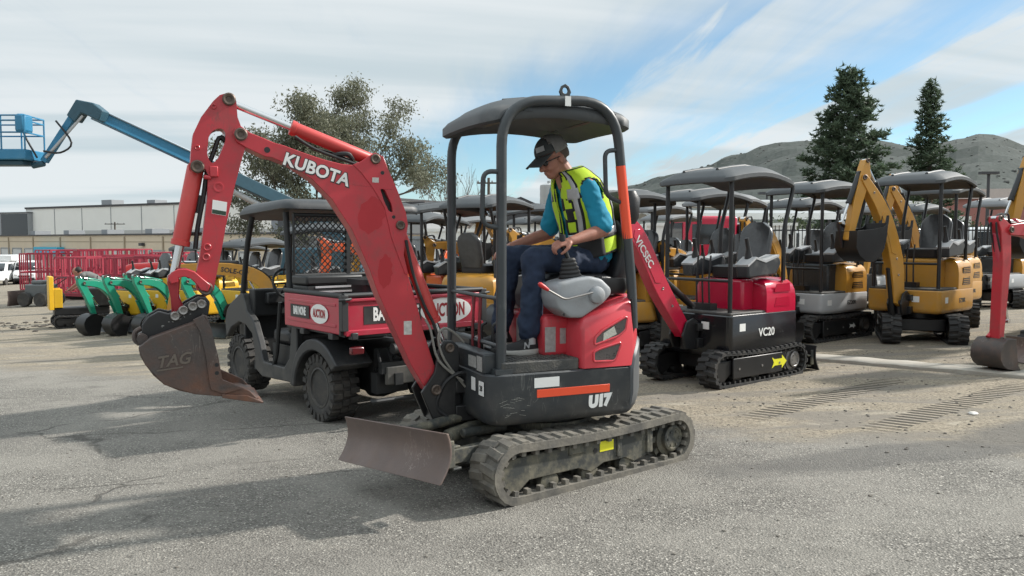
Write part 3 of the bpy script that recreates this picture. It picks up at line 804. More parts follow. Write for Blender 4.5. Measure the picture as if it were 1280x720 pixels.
# bucket linkage
m = MB()
lk = [(2.300, 1.372), (2.262, 1.392), (2.222, 1.392), (2.178, 1.375), (2.140, 1.338), (2.098, 1.30), (2.112, 1.262), (2.150, 1.27), (2.172, 1.305), (2.20, 1.335), (2.232, 1.348), (2.262, 1.342), (2.265, 1.318), (2.30, 1.308), (2.318, 1.34)]
for s in (-1, 1): m.prism(lk, s * .066, s * .088)
m.build('rocker_link', RED, U, bevel=.005)
m = MB()
lk = [(2.315, 1.36), (2.275, 1.365), (2.255, 1.33), (2.262, 1.24), (2.235, 1.175), (2.255, 1.12), (2.30, 1.13), (2.305, 1.23), (2.32, 1.31)]
m.prism(lk, -.055, .055); m.build('bucket_link', REDD, U, bevel=.01)
pf = [(2.156, 1.118), (2.150, 1.145), (2.128, 1.14), (2.108, 1.068), (2.075, .912), (2.057, .787), (1.911, .71), (1.869, .657), (2.046, .689), (2.201, .715), (2.351, .778), (2.441, .892), (2.47, .983), (2.411, 1.03)]
BU = bucket(U, pf, [(2.150, 1.145), (2.156, 1.118), (2.411, 1.03), (2.47, .983), (2.463, .94), (2.441, .892), (2.40, .828), (2.351, .778), (2.28, .740), (2.201, .715), (2.046, .689), (1.869, .657)], .44)
m = MB()
cut = [(2.150, 1.145), (2.108, 1.068), (2.075, .912), (2.057, .787), (1.95, .73), (2.05, .705), (2.118, .735), (2.128, .80), (2.14, .92), (2.165, 1.05), (2.20, 1.122)]
for s in (-1, 1):
    m = MB(); m.prism(cut, s * .2195, s * .231); m.build('side_cutter', RUST, BU, bevel=.003)
m = MB()
for z in (.87, .825):
    m = MB(); m.cyl((2.085, .23, z), (2.085, .2318, z), .011); m.build('bolt_hole', BLK, BU)
m = MB(); m.prism([(2.06, .706), (1.93, .690), (1.842, .645), (1.850, .638), (2.06, .685)], -.235, .235); m.build('cutting_edge', RUST, BU, bevel=.003)
lettering('raised_mark', 'TAG', .085, pm('raised_mark_steel', (.15, .125, .105), .45, .4, var=.2), BU, (2.305, .2205, .905), (-1, 0, .12), (0, 0, 1), off=.002, shear=.35, extrude=.005)
m = MB(); m.box((2.32, .2215, .862), (.13, .004, .008), Matrix.Rotation(.10, 3, 'Y')); m.build('raised_bar', _M['raised_mark_steel'], BU)
cp = [(2.455, 1.02), (2.452, 1.09), (2.42, 1.135), (2.368, 1.165), (2.32, 1.15), (2.284, 1.154), (2.235, 1.20), (2.165, 1.238), (2.125, 1.235), (2.105, 1.205), (2.115, 1.135), (2.16, 1.112), (2.29, 1.062), (2.42, 1.018)]
m = MB()
for s in (-1, 1): m.prism(cp, s * .085, s * .115)
m.prism([(2.14, 1.13), (2.40, 1.04), (2.42, 1.10), (2.16, 1.19)], -.09, .09)
QC = m.build('quick_coupler', BLK, U, bevel=.006)
for (x, z) in ((2.285, 1.135), (2.243, 1.165), (2.195, 1.185), (2.15, 1.197)): pin(QC, x, z, .115, .026, STEEL, 'coupler_bolt', .022)
m = MB()
for (x, z) in ((2.264, 1.150), (2.172, 1.191)): m.box((x, .118, z), (.075, .006, .03), Matrix.Rotation(radians(25), 3, 'Y'))
m.build('bolt_plate', STEEL, QC)
m = MB(); m.tube(smooth2([(2.455, .06, 1.07), (2.485, .06, 1.05), (2.488, .06, 1.01), (2.465, .06, .985)]), .014, 8); m.cyl((2.45, -.15, 1.02), (2.45, .15, 1.02), .028); m.build('coupler_hook', RUST, QC)
m = MB()
for k in range(9): m.box((2.36 - .018 * k + random.uniform(-.01, .01), .1155, 1.085 + .007 * k + random.uniform(-.012, .012)), (random.uniform(.004, .02), .0012, .004), Matrix.Rotation(random.uniform(-.9, .9), 3, 'Y'))
m.build('scratch_mark', pm('pale_scratch', (.3, .3, .28), .5), QC)

# ------------------------------------------------------------------ the operator
SKIN = pm('skin', (.38, .175, .125), .5, var=.25, vscale=22, dirt=.25, dirtcol=(.42, .15, .11), dscale=14, bump=.06, bscale=120, spec=.4)
HAIR = pm('grey_brown_hair', (.09, .065, .05), .7, var=.4, vscale=90)
JEAN = pm('blue_denim', (.013, .025, .056), .85, var=.35, vscale=18, dirt=.25, dirtcol=(.035, .055, .09), bump=.25, bscale=300)
TEE = pm('blue_shirt_cloth', (.008, .235, .37), .85, var=.12, vscale=8, bump=.15, bscale=250)
NEON = pm('neon_yellow_cloth', (.52, .74, .03), .75, var=.08, vscale=8, bump=.12, bscale=250)
SILV = pm('silver_reflective_band', (.42, .43, .44), .35, .3, var=.15, vscale=40)
BLKC = pm('black_cloth', (.012, .012, .013), .8, var=.3, bump=.1, bscale=250)
CAPG = pm('grey_mesh_cap', (.20, .195, .19), .8, var=.25, vscale=60, bump=.3, bscale=300)
CAPD = pm('dark_cap_cloth', (.045, .05, .052), .8, var=.2, bump=.1, bscale=250)
SOLE = pm('pale_shoe_sole', (.42, .41, .38), .6, var=.2, dirt=.3, dirtcol=(.2, .19, .17))

def hand(mb, wrist, fdir, palm_n, size=.175, curl=1.0, mirror=1, spread=.06):
    """Palm, four unequal bent fingers and a thumb; fdir = finger direction, palm_n = out of the palm."""
    f = Vector(fdir).normalized(); n = Vector(palm_n); n = (n - f * n.dot(f)).normalized(); sd = f.cross(n) * mirror
    w = Vector(wrist); S = size / .18
    M = Matrix((f, sd, n)).transposed()
    mb.ell(w + f * .045 * S, (.052 * S, .040 * S, .016 * S), M)
    mb.ell(w + f * .06 * S + sd * .0, (.036 * S, .041 * S, .014 * S), M)
    limb(mb, [w - f * .02, w + f * .03 * S], [.026 * S, .024 * S], 10)
    for k, (o, l) in enumerate(((.030, .078), (.010, .088), (-.011, .080), (-.030, .062))):
        p = w + f * .085 * S + sd * o * S; d = (f + sd * o * 2.0 * spread * 10 * .3).normalized(); pts = [w + f * .04 * S + sd * o * .8 * S, p]; an = .35 * curl
        for j, fr in enumerate((.45, .32, .23)):
            d = (Matrix.Rotation(an * (1 if j else 1), 3, f.cross(n)) @ d).normalized() if True else d
            if d.dot(n) < f.dot(n) - 1e-6 and j == 0: pass
            p = p + d * l * fr * S; pts.append(p.copy()); an = .75 * curl
        limb(mb, pts, [.0105 * S, .0105 * S, .0095 * S, .0088 * S, .0078 * S], 8)
    tb = w + f * .02 * S + sd * .030 * S
    t1 = tb + (f * .6 + sd * .6 + n * .35).normalized() * .038 * S; t2 = t1 + (f * .8 + sd * .15 + n * .5).normalized() * .032 * S; t3 = t2 + (f * .8 - sd * .15 + n * .5).normalized() * .024 * S
    limb(mb, [w + f * .015 * S + sd * .012 * S, tb, t1, t2, t3], [.018 * S, .0165 * S, .0125 * S, .011 * S, .009 * S], 8)

def ring_at(c, rx, ry, ax=(0, 0, 1), n=28, sq=2.3, front=(1, 0, 0)):
    """Super-ellipse ring; rx along front, ry sideways."""
    ax = Vector(ax).normalized(); f = Vector(front); f = (f - ax * f.dot(ax)).normalized(); s = ax.cross(f); c = Vector(c); out = []
    for k in range(n):
        a = 2 * pi * k / n; ca, sa = cos(a), sin(a)
        out.append(c + f * rx * math.copysign(abs(ca) ** (2 / sq), ca) + s * ry * math.copysign(abs(sa) ** (2 / sq), sa))
    return out

def head(mb, c, pitch, yaw=0, roll=0, s=1.0):
    """Skull, jaw, brow, nose, lips and ears around centre c; faces +x before the turn."""
    R = Matrix.Rotation(yaw, 3, 'Z') @ Matrix.Rotation(pitch, 3, 'Y'); c = Vector(c)
    def e(p, r): mb.ell(c + R @ (Vector(p) * s), tuple(k * s for k in r), R, 16, 12)
    e((-.012, 0, .035), (.100, .077, .092)); e((.022, 0, -.015), (.072, .066, .085)); e((.046, 0, -.080), (.040, .042, .032))
    e((.020, 0, -.062), (.060, .060, .045)); e((.074, 0, .022), (.020, .052, .018)); e((.06, .028, -.03), (.03, .026, .028)); e((.06, -.028, -.03), (.03, .026, .028))
    limb(mb, [c + R @ Vector((.086 * s, 0, .012 * s)), c + R @ Vector((.106 * s, 0, -.026 * s))], [.010 * s, .016 * s], 10)
    e((.095, .010, -.030), (.012, .009, .009)); e((.095, -.010, -.030), (.012, .009, .009))
    e((.086, 0, -.056), (.010, .022, .006)); e((.083, 0, -.067), (.011, .020, .007))
    for q in (1, -1):
        e((-.010, q * .078, -.008), (.022, .010, .034)); e((.078, q * .030, .004), (.010, .014, .009))
    return R

P_ = dict(hipL=(-.30, .11, 1.415), hipR=(-.30, -.11, 1.415), knL=(.165, .19, 1.425), knR=(.185, -.17, 1.435), anL=(.195, .19, .955), anR=(.235, -.17, .955))
op_m = MB()
HC = (-.085, .0, 2.095)
HS = 1.10
HR = head(op_m, HC, radians(27), radians(4), s=HS)
limb(op_m, [(-.115, 0, 2.07), (-.160, 0, 2.01), (-.205, 0, 1.93)], [.066, .068, .08], 14)
shL, shR = Vector((-.25, .185, 1.905)), Vector((-.225, -.185, 1.905))
elL, elR = Vector((-.315, .275, 1.615)), Vector((-.20, -.29, 1.600))
wrL, wrR = Vector((-.045, .335, 1.545)), Vector((.10, -.29, 1.505))
limb(op_m, [shL, elL], [.055, .046], 14); limb(op_m, [elL, elL.lerp(wrL, .35), wrL], [.045, .043, .028], 14)
limb(op_m, [shR, elR], [.055, .046], 14); limb(op_m, [elR, elR.lerp(wrR, .35), wrR], [.045, .043, .028], 14)
hand(op_m, wrL + Vector((.005, 0, .0)), (.94, -.08, -.22), (-.25, -.45, -.9), curl=1.15, mirror=1)
hand(op_m, wrR, (.93, .05, -.30), (-.25, .35, -.9), curl=.65, mirror=-1)
OP = remeshed(op_m, 'person', SKIN, voxel=.0055, smooth=3)
OP.location = U17_LOC; OP.rotation_euler.z = U17_RZ
tag(OP, 'man in neon vest, blue shirt, jeans and cap sitting at the red excavator controls', 'person')
# torso rings, hips to neck, leaning a little forward
TR = [((-.345, 0, 1.375), .135, .190), ((-.362, 0, 1.45), .142, .190), ((-.358, 0, 1.54), .142, .182), ((-.345, 0, 1.64), .140, .185), ((-.318, 0, 1.74), .138, .198), ((-.285, 0, 1.85), .130, .198), ((-.252, 0, 1.93), .112, .190), ((-.220, 0, 1.99), .086, .140), ((-.19, 0, 2.025), .072, .085)]
def torso(off=0., i0=0, i1=None, n=36):
    out = []
    for k, (c, rx, ry) in enumerate(TR[i0:i1]): out.append(ring_at(c, rx + off, ry + off, (.25, 0, .97), n, 2.4))
    return out
m = MB(); m.loft(torso(0.004))
limb(m, [shL + Vector((0, -.01, -.012)), shL.lerp(elL, .5), shL.lerp(elL, .90)], [.070, .068, .074], 16); limb(m, [shR + Vector((0, .01, -.012)), shR.lerp(elR, .5), shR.lerp(elR, .84)], [.072, .070, .074], 16)
remeshed(m, 'shirt', TEE, .010, 4, .011, 15, OP)
# vest: torso shell with V opening and arm holes, trimmed with bands
def interp_rings(rs, k=6):
    out = []
    for i in range(len(rs) - 1):
        for j in range(k): out.append([a.lerp(b, j / k) for a, b in zip(rs[i], rs[i + 1])])
    out.append(rs[-1]); return out
NV = 60
VR = interp_rings(torso(.022, 1, 9, NV), 6)
VT = len(VR) - 1
def vest_keep(i, k):
    a = (2 * pi * (k + .5) / NV + pi) % (2 * pi) - pi; t = i / VT
    front = .05 + .30 * max(0, (t - .53) / .47)
    if t > .53 and abs(a) < front: return False
    if t <= .53 and abs(a) < .06: return False
    if .49 < t < .745 and abs(abs(a) - pi / 2) < .40 * sqrt(max(0, 1 - ((t - .62) / .127) ** 2)): return False
    return True
def sheet(name, mat, keep, off, th, parent):
    mb = MB()
    for i in range(VT):
        for k in range(NV):
            if keep(i, k):
                k2 = (k + 1) % NV; q = [VR[i][k], VR[i][k2], VR[i + 1][k2], VR[i + 1][k]]
                c1 = sum(VR[i], Vector()) / NV; c2 = sum(VR[i + 1], Vector()) / NV
                cs = [c1, c1, c2, c2]
                mb.add([p + (p - c).normalized() * off + Vector((0, 0, 0)) for p, c in zip(q, cs)], [(0, 1, 2, 3)])
    me = mb.mesh(name, mat, 60); o = bpy.data.objects.new(name, me); COL.objects.link(o); o.parent = parent
    for v in me.vertices:
        p = v.co * 11; v.co.x += .010 * noise.noise(p); v.co.y += .006 * noise.noise(p + Vector((9, 3, 1)))
    s = o.modifiers.new('s', 'SOLIDIFY'); s.thickness = th; s.offset = 1
    return o
VS = sheet('safety_vest', NEON, vest_keep, 0, .008, OP)
def ang_of(k): return (2 * pi * (k + .5) / NV + pi) % (2 * pi) - pi
def edge_keep(i, k):
    if not vest_keep(i, k): return False
    for (di, dk) in ((1, 0), (-1, 0), (0, 1), (0, -1)):
        ii, kk = i + di, (k + dk) % NV
        if ii < 0 or ii >= VT or not vest_keep(ii, kk): return True
    return False
sheet('vest_trim', BLKC, edge_keep, .0085, .004, VS)
def band(i, k):
    if not vest_keep(i, k): return False
    t = i / VT; a = abs(ang_of(k))
    if .17 < t < .26: return True
    if .57 < t < .67 and .42 < a < .95: return True
    return .66 < a < .80 and .26 < t or (2.35 < a < 2.6 and .26 < t)
sheet('reflective_band', SILV, band, .0085, .004, VS)
def band_trim(i, k):
    if not vest_keep(i, k) or band(i, k): return False
    return any(band(ii, kk) for ii, kk in ((i + 1, k), (i - 1, k), (i, (k + 1) % NV), (i, (k - 1) % NV)) if 0 <= ii < VT)
sheet('band_trim', BLKC, band_trim, .0085, .003, VS)
sheet('vest_pocket', BLKC, lambda i, k: vest_keep(i, k) and   .38 < i / VT < .48 and .22 < ang_of(k) < .56, .010, .012, VS)
sheet('vest_side_panel', BLKC, lambda i, k: vest_keep(i, k) and i / VT < .17 and .5 < abs(ang_of(k)) < 1.6, .0085, .004, VS)
# jeans
m = MB()
m.loft([ring_at((-.335, 0, 1.335), .12, .175), ring_at((-.34, 0, 1.38), .145, .195), ring_at((-.345, 0, 1.45), .145, .190), ring_at((-.345, 0, 1.48), .138, .182)])
for s, h, k_, a in ((1, P_['hipL'], P_['knL'], P_['anL']), (-1, P_['hipR'], P_['knR'], P_['anR'])):
    h, k_, a = Vector(h), Vector(k_), Vector(a)
    limb(m, [h, h.lerp(k_, .5), k_ + Vector((-.01, 0, 0)), k_.lerp(a, .35) + Vector((-.02, 0, 0)), k_.lerp(a, .75) + Vector((-.015, 0, 0)), a + Vector((-.01, 0, .02))], [.098, .090, .077, .074, .072, .074], 18)
JN = remeshed(m, 'jeans', JEAN, .010, 4, .015, 13, OP)
m = MB()
for k in range(30):
    a = 2 * pi * k / 30; a2 = 2 * pi * (k + 1) / 30
m.tube(ring_at((-.345, 0, 1.475), .150, .197), .012, 8, closed=True); m.build('belt', pm('tan_belt', (.10, .085, .07), .6), OP)
# shoes
for s, a in ((1, P_['anL']), (-1, P_['anR'])):
    x, y = a[0], a[1]
    def sh(z0, z1, k, top):
        out = []
        for j in range(24):
            t = 2 * pi * j / 24; cx = cos(t); px = x + .045 + .150 * k * cx; wd = (.050 if cx < 0 else .052) * k * (1 - .25 * max(0, -cx)); out.append(Vector((px, y + wd * sin(t) * (1.05 - .12 * cx), z0 + (z1 - z0) * max(0, cx) + .012 * max(0, cx) ** 4 * (1 if not top else .5))))
        return out
    m = MB(); m.loft([sh(.815, .815, .94, 0), sh(.822, .820, 1.0, 0), sh(.845, .838, 1.0, 0), sh(.850, .842, .96, 0)]); sho = None
    body = MB(); body.loft([sh(.846, .840, .95, 1), sh(.872, .858, .92, 1)] + [[Vector((x + (p.x - x) * (1 - .42 * t) - .01 * t, y + (p.y - y) * (1 - .22 * t), p.z + .055 * t * (1 if p.x < x + .05 else .35))) for p in sh(.875, .868, .90, 1)] for t in (.35, .7, 1.0)])
    sho = body.build('shoe', pm('black_shoe_mesh', (.018, .018, .02), .75, var=.3, bump=.2, bscale=200), OP, angle=60)
    m.build('shoe_sole', SOLE, sho, angle=60)
    m = MB(); m.lathe([(.045, 0), (.042, .05), (.05, .09)], (x - .012, y, .88), (0, 0, 1), 16); m.build('sock', pm('pale_sock', (.45, .45, .45), .9), OP)
    if s == 1: lettering('lettering', 'N', .055, SILV, sho, (x + .03, y + .0475, .875), (-1, 0, .1), (0, 0, 1), off=.001, shear=.25, extrude=.004)
# hair, cap, glasses
hc = Vector(HC)
def HP(p): return hc + HR @ (Vector(p) * HS)
m = MB()
for k in range(10):
    pass
vs_r = []
hm = MB(); hm.ell(HP((-.026, 0, .018)), (.090 * HS, .0795 * HS, .082 * HS), HR, 20, 14)
hme = hm.mesh('hair', HAIR, 60)
bm = bmesh.new(); bm.from_mesh(hme); Ri = HR.inverted()
bmesh.ops.delete(bm, geom=[f for f in bm.faces if (lambda q: q.x > .015 or q.z < -.035 - q.x * .3)(Ri @ (f.calc_center_median() - hc) / HS)], context='FACES')
bm.to_mesh(hme); bm.free()
ho = bpy.data.objects.new('hair', hme); COL.objects.link(ho); ho.parent = OP; hs = ho.modifiers.new('s', 'SOLIDIFY'); hs.thickness = .006
def dome(cut, r, c, flt):
    mb = MB(); mb.ell(HP(c), tuple(q * HS for q in r), HR, 28, 18); me = mb.mesh('cap', CAPD, 60); b = bmesh.new(); b.from_mesh(me)
    bmesh.ops.delete(b, geom=[f for f in b.faces if flt(Ri @ (f.calc_center_median() - hc) / HS)], context='FACES'); b.to_mesh(me); b.free(); return me
cr = (.112, .088, .098); cc = (-.008, 0, .052)
cme = dome(0, cr, cc, lambda q: q.z < .048 or q.x < .018)
CAP = bpy.data.objects.new('cap', cme); COL.objects.link(CAP); CAP.parent = OP; x_ = CAP.modifiers.new('s', 'SOLIDIFY'); x_.thickness = .004
cm2 = dome(0, cr, cc, lambda q: q.z < .042 or q.x >= .022); cm2.materials.clear(); cm2.materials.append(CAPG)
c2 = bpy.data.objects.new('cap_mesh_back', cm2); COL.objects.link(c2); c2.parent = CAP; x_ = c2.modifiers.new('s', 'SOLIDIFY'); x_.thickness = .004
m = MB(); top = []; 
for i in range(7):
    t = i / 6; row = []
    for j in range(13):
        a = (j / 12 - .5) * 2 * 1.25
        r0 = Vector((cr[0] * cos(a) * .97 + cc[0], cr[1] * sin(a) * .97, .050)); tip = Vector((.185 - .035 * (a / 1.25) ** 2, .082 * sin(a) / sin(1.25), .034 - .012 * (a / 1.25) ** 2 - .006))
        p = r0.lerp(tip, t); row.append(HP((p.x, p.y, p.z - .008 * t * abs(a))))
    top.append(row)
vs = [p for r_ in top for p in r_]; m.add(vs, [(i * 13 + j, i * 13 + j + 1, (i + 1) * 13 + j + 1, (i + 1) * 13 + j) for i in range(6) for j in range(12)])
vi = m.build('cap_visor', CAPD, CAP, angle=60); x_ = vi.modifiers.new('s', 'SOLIDIFY'); x_.thickness = .005
m = MB(); m.box(HP((.086, .045, .095)), (.005, .06, .034), HR @ Matrix.Rotation(radians(42), 3, 'Z') @ Matrix.Rotation(radians(-28), 3, 'Y')); m.build('cap_patch', SILV, CAP)
m = MB(); m.ell(HP((-.008, 0, .150)), (.007, .007, .004), HR); m.build('cap_button', CAPD, CAP)
m = MB()
for s in (1, -1):
    m.ell(HP((.084, s * .033, .006)), (.012, .035, .023), HR); m.tube([HP((.086, s * .055, .012)), HP((.05, s * .076, .012)), HP((-.005, s * .083, .008))], .0038, 6)
m.tube([HP((.094, .012, .010)), HP((.096, 0, .012)), HP((.094, -.012, .010))], .004, 6)
m.build('sunglasses', BLKG, OP, angle=60)
# ------------------------------------------------------------------ the parked machines
def swing(parts, a, px=.70):
    """Turn the boom group about the swing pin."""
    R = Matrix.Rotation(a, 4, 'Z'); T = Matrix.Translation((px, 0, 0)) @ R @ Matrix.Translation((-px, 0, 0))
    for o in parts:
        o.matrix_local = T

def rot2(p, c, a):
    x, z = p[0] - c[0], p[1] - c[1]
    return (c[0] + x * cos(a) - z * sin(a), c[1] + x * sin(a) + z * cos(a))

def boom_group(E, pose, bm_mat, arm_mat, ram, bk_mat, pinm=PINM, fine=True, width=.13):
    """Boom, arm, bucket, rams, linkage. pose: boom centre line + widths, arm end points, bucket angle."""
    made = []
    line = smooth2([(a, b, 0) for a, b in pose['boom']], 6)
    ws0 = pose.get('w', [.075, .10, .10, .06])
    n = len(line)
    ws = []
    for i in range(n):
        t = i / (n - 1) * (len(ws0) - 1); k = min(int(t), len(ws0) - 2); f = t - k
        ws.append(ws0[k] * (1 - f) + ws0[k + 1] * f)
    pts = [(p.x, p.y) for p in line]
    m = MB(); width = pose.get('bwid', width); m.prism(thick_line(pts, ws), -width / 2, width / 2); B = m.build('boom', bm_mat, E, bevel=.008); made.append(B)
    tip = Vector(pts[-1]); foot = Vector(pts[0])
    pin(B, foot.x, foot.y, width / 2, .035, pinm); pin(B, tip.x, tip.y, width / 2, .034, pinm)
    mid = Vector(pts[int(n * .55)])
    if fine:
        e_ = pts[int(n * .40):int(n * .72)]; w2 = [w * .62 for w in ws[int(n * .40):int(n * .72)]]
        m = MB(); m.prism(thick_line(e_, w2), -width / 2 - .006, width / 2 + .006); m.build('side_plate', bm_mat, B, bevel=.004)
        for k_, fr in enumerate((.22, .34, .80)):
            q_ = Vector(pts[int(n * fr)]); pin(B, q_.x, q_.y, width / 2, .014, STEEL, 'bolt', .008)
    # arm: tail behind the pivot, then out to the bucket pin
    a0 = Vector(pose['arm'][0]); a1 = Vector(pose['arm'][1])
    d = (a1 - tip).normalized(); nn = Vector((-d.y, d.x))
    tail = a0
    poly = [tail + (tail - tip).normalized() * .035]
    side = 1 if (tail - tip).dot(nn) > 0 else -1
    q = thick_line([tuple(tail), tuple(tip.lerp(tail, .15) + nn * side * .03), tuple(tip + d * .35), tuple(a1)], [.038, .088, .072, .042])
    m = MB(); m.prism(q, -width * .38, width * .38); A = m.build('arm', arm_mat, E, bevel=.007); made.append(A)
    pin(A, a1.x, a1.y, width * .38, .03, pinm); pin(A, tail.x, tail.y, width * .38, .03, pinm)
    # rams
    bmount = Vector(pts[int(n * .62)]); bn = Vector(pts[int(n * .62) - 2]); dd = (bmount - bn).normalized(); up = Vector((-dd.y, dd.x))
    if up.y < 0 and up.x > 0: up = -up
    bt = bmount + up * (ws[int(n * .62)] + .03)
    if (bt - tail).length > .15: made.append(cylinder(E, (bt.x, 0, bt.y), (tail.x, 0, tail.y), .62, .036, ram))
    bc = Vector(pts[int(n * .48)]) - up * (ws[int(n * .48)] * .3) ; bb = Vector(pose.get('ramfoot', (.80, .40)))
    for s in ((1, -1) if pose.get('tworams') else (0,)):
        made.append(cylinder(E, (bb.x, s * width * .62, bb.y), (bc.x, s * width * .62, bc.y), .6, .036, ram))
    # bucket
    ba = pose.get('bang', 0.); c = (a1.x, a1.y); s_ = pose.get('bs', 1.)
    base = [(-.12, .05), (.10, .05), (.20, -.02), (.27, -.14), (.27, -.26), (.20, -.36), (.08, -.43), (-.10, -.46), (-.26, -.46), (-.20, -.40), (-.16, -.22)]
    pr = [rot2((c[0] + x * s_, c[1] + z * s_ - .02), c, ba) for x, z in base]
    bk = bucket(E, pr, pr[0:9], pose.get('bw', .38), mat=bk_mat, bev=.003 if fine else 0); made.append(bk)
    if fine:
        m = MB()
        w_ = pose.get('bw', .38)
        for k in range(4):
            t = [rot2((c[0] + x * s_, c[1] + z * s_ - .02), c, ba) for x, z in ((-.24, -.455), (-.36, -.475), (-.24, -.475))]
            yy = -w_ / 2 + .03 + (w_ - .06) * k / 3
            m.prism(t, yy - .022, yy + .022)
        m.build('bucket_teeth', bk_mat, bk)
    # bucket ram along the outside of the arm, with its links
    out = nn * (-side)
    kp = a1 - d * .20 + out * .16
    made.append(cylinder(E, (tail.x + out.x * .05 + d.x * .18, 0, tail.y + out.y * .05 + d.y * .18), (kp.x, 0, kp.y), .62, .034, ram))
    m = MB()
    ear = Vector(rot2((c[0] + .10 * s_, c[1] + .03 * s_), c, ba))
    arm_ = a1 - d * .16
    m.tube([(arm_.x, -.055, arm_.y), (kp.x, -.055, kp.y), (ear.x, -.055, ear.y)], .022, 8); m.build('link', bm_mat if pose.get('redlink') else BLK, E); made.append(E.children[-1] if False else None)
    ln = [o for o in E.children if o.name.startswith('link')][-1]; made[-1] = ln
    m = MB()
    for k, yy in enumerate((-.03, .03)):
        off = ws[n // 2] + .015
        hp = []
        for i in range(2, n, 3):
            p = Vector(pts[i]); a_ = Vector(pts[i - 1]); dd = (p - a_).normalized(); u = Vector((-dd.y, dd.x))
            if u.dot(up) < 0: u = -u
            hp.append((p.x + u.x * (ws[i] + .014), yy, p.y + u.y * (ws[i] + .014)))
        e = Vector(hp[-1]); hp += [(e.x + .06, yy, e.z + .10), (tail.x + .02, yy, tail.y - .05), (tip.x + d.x * .25 - out.x * .08, yy, tip.y + d.y * .25 - out.y * .08)]
        m.tube(smooth2(hp, 3), .011, 6)
    m.build('hydraulic_hose', HOSE, E); made.append([o for o in E.children if o.name.startswith('hydraulic_hose')][-1])
    return made

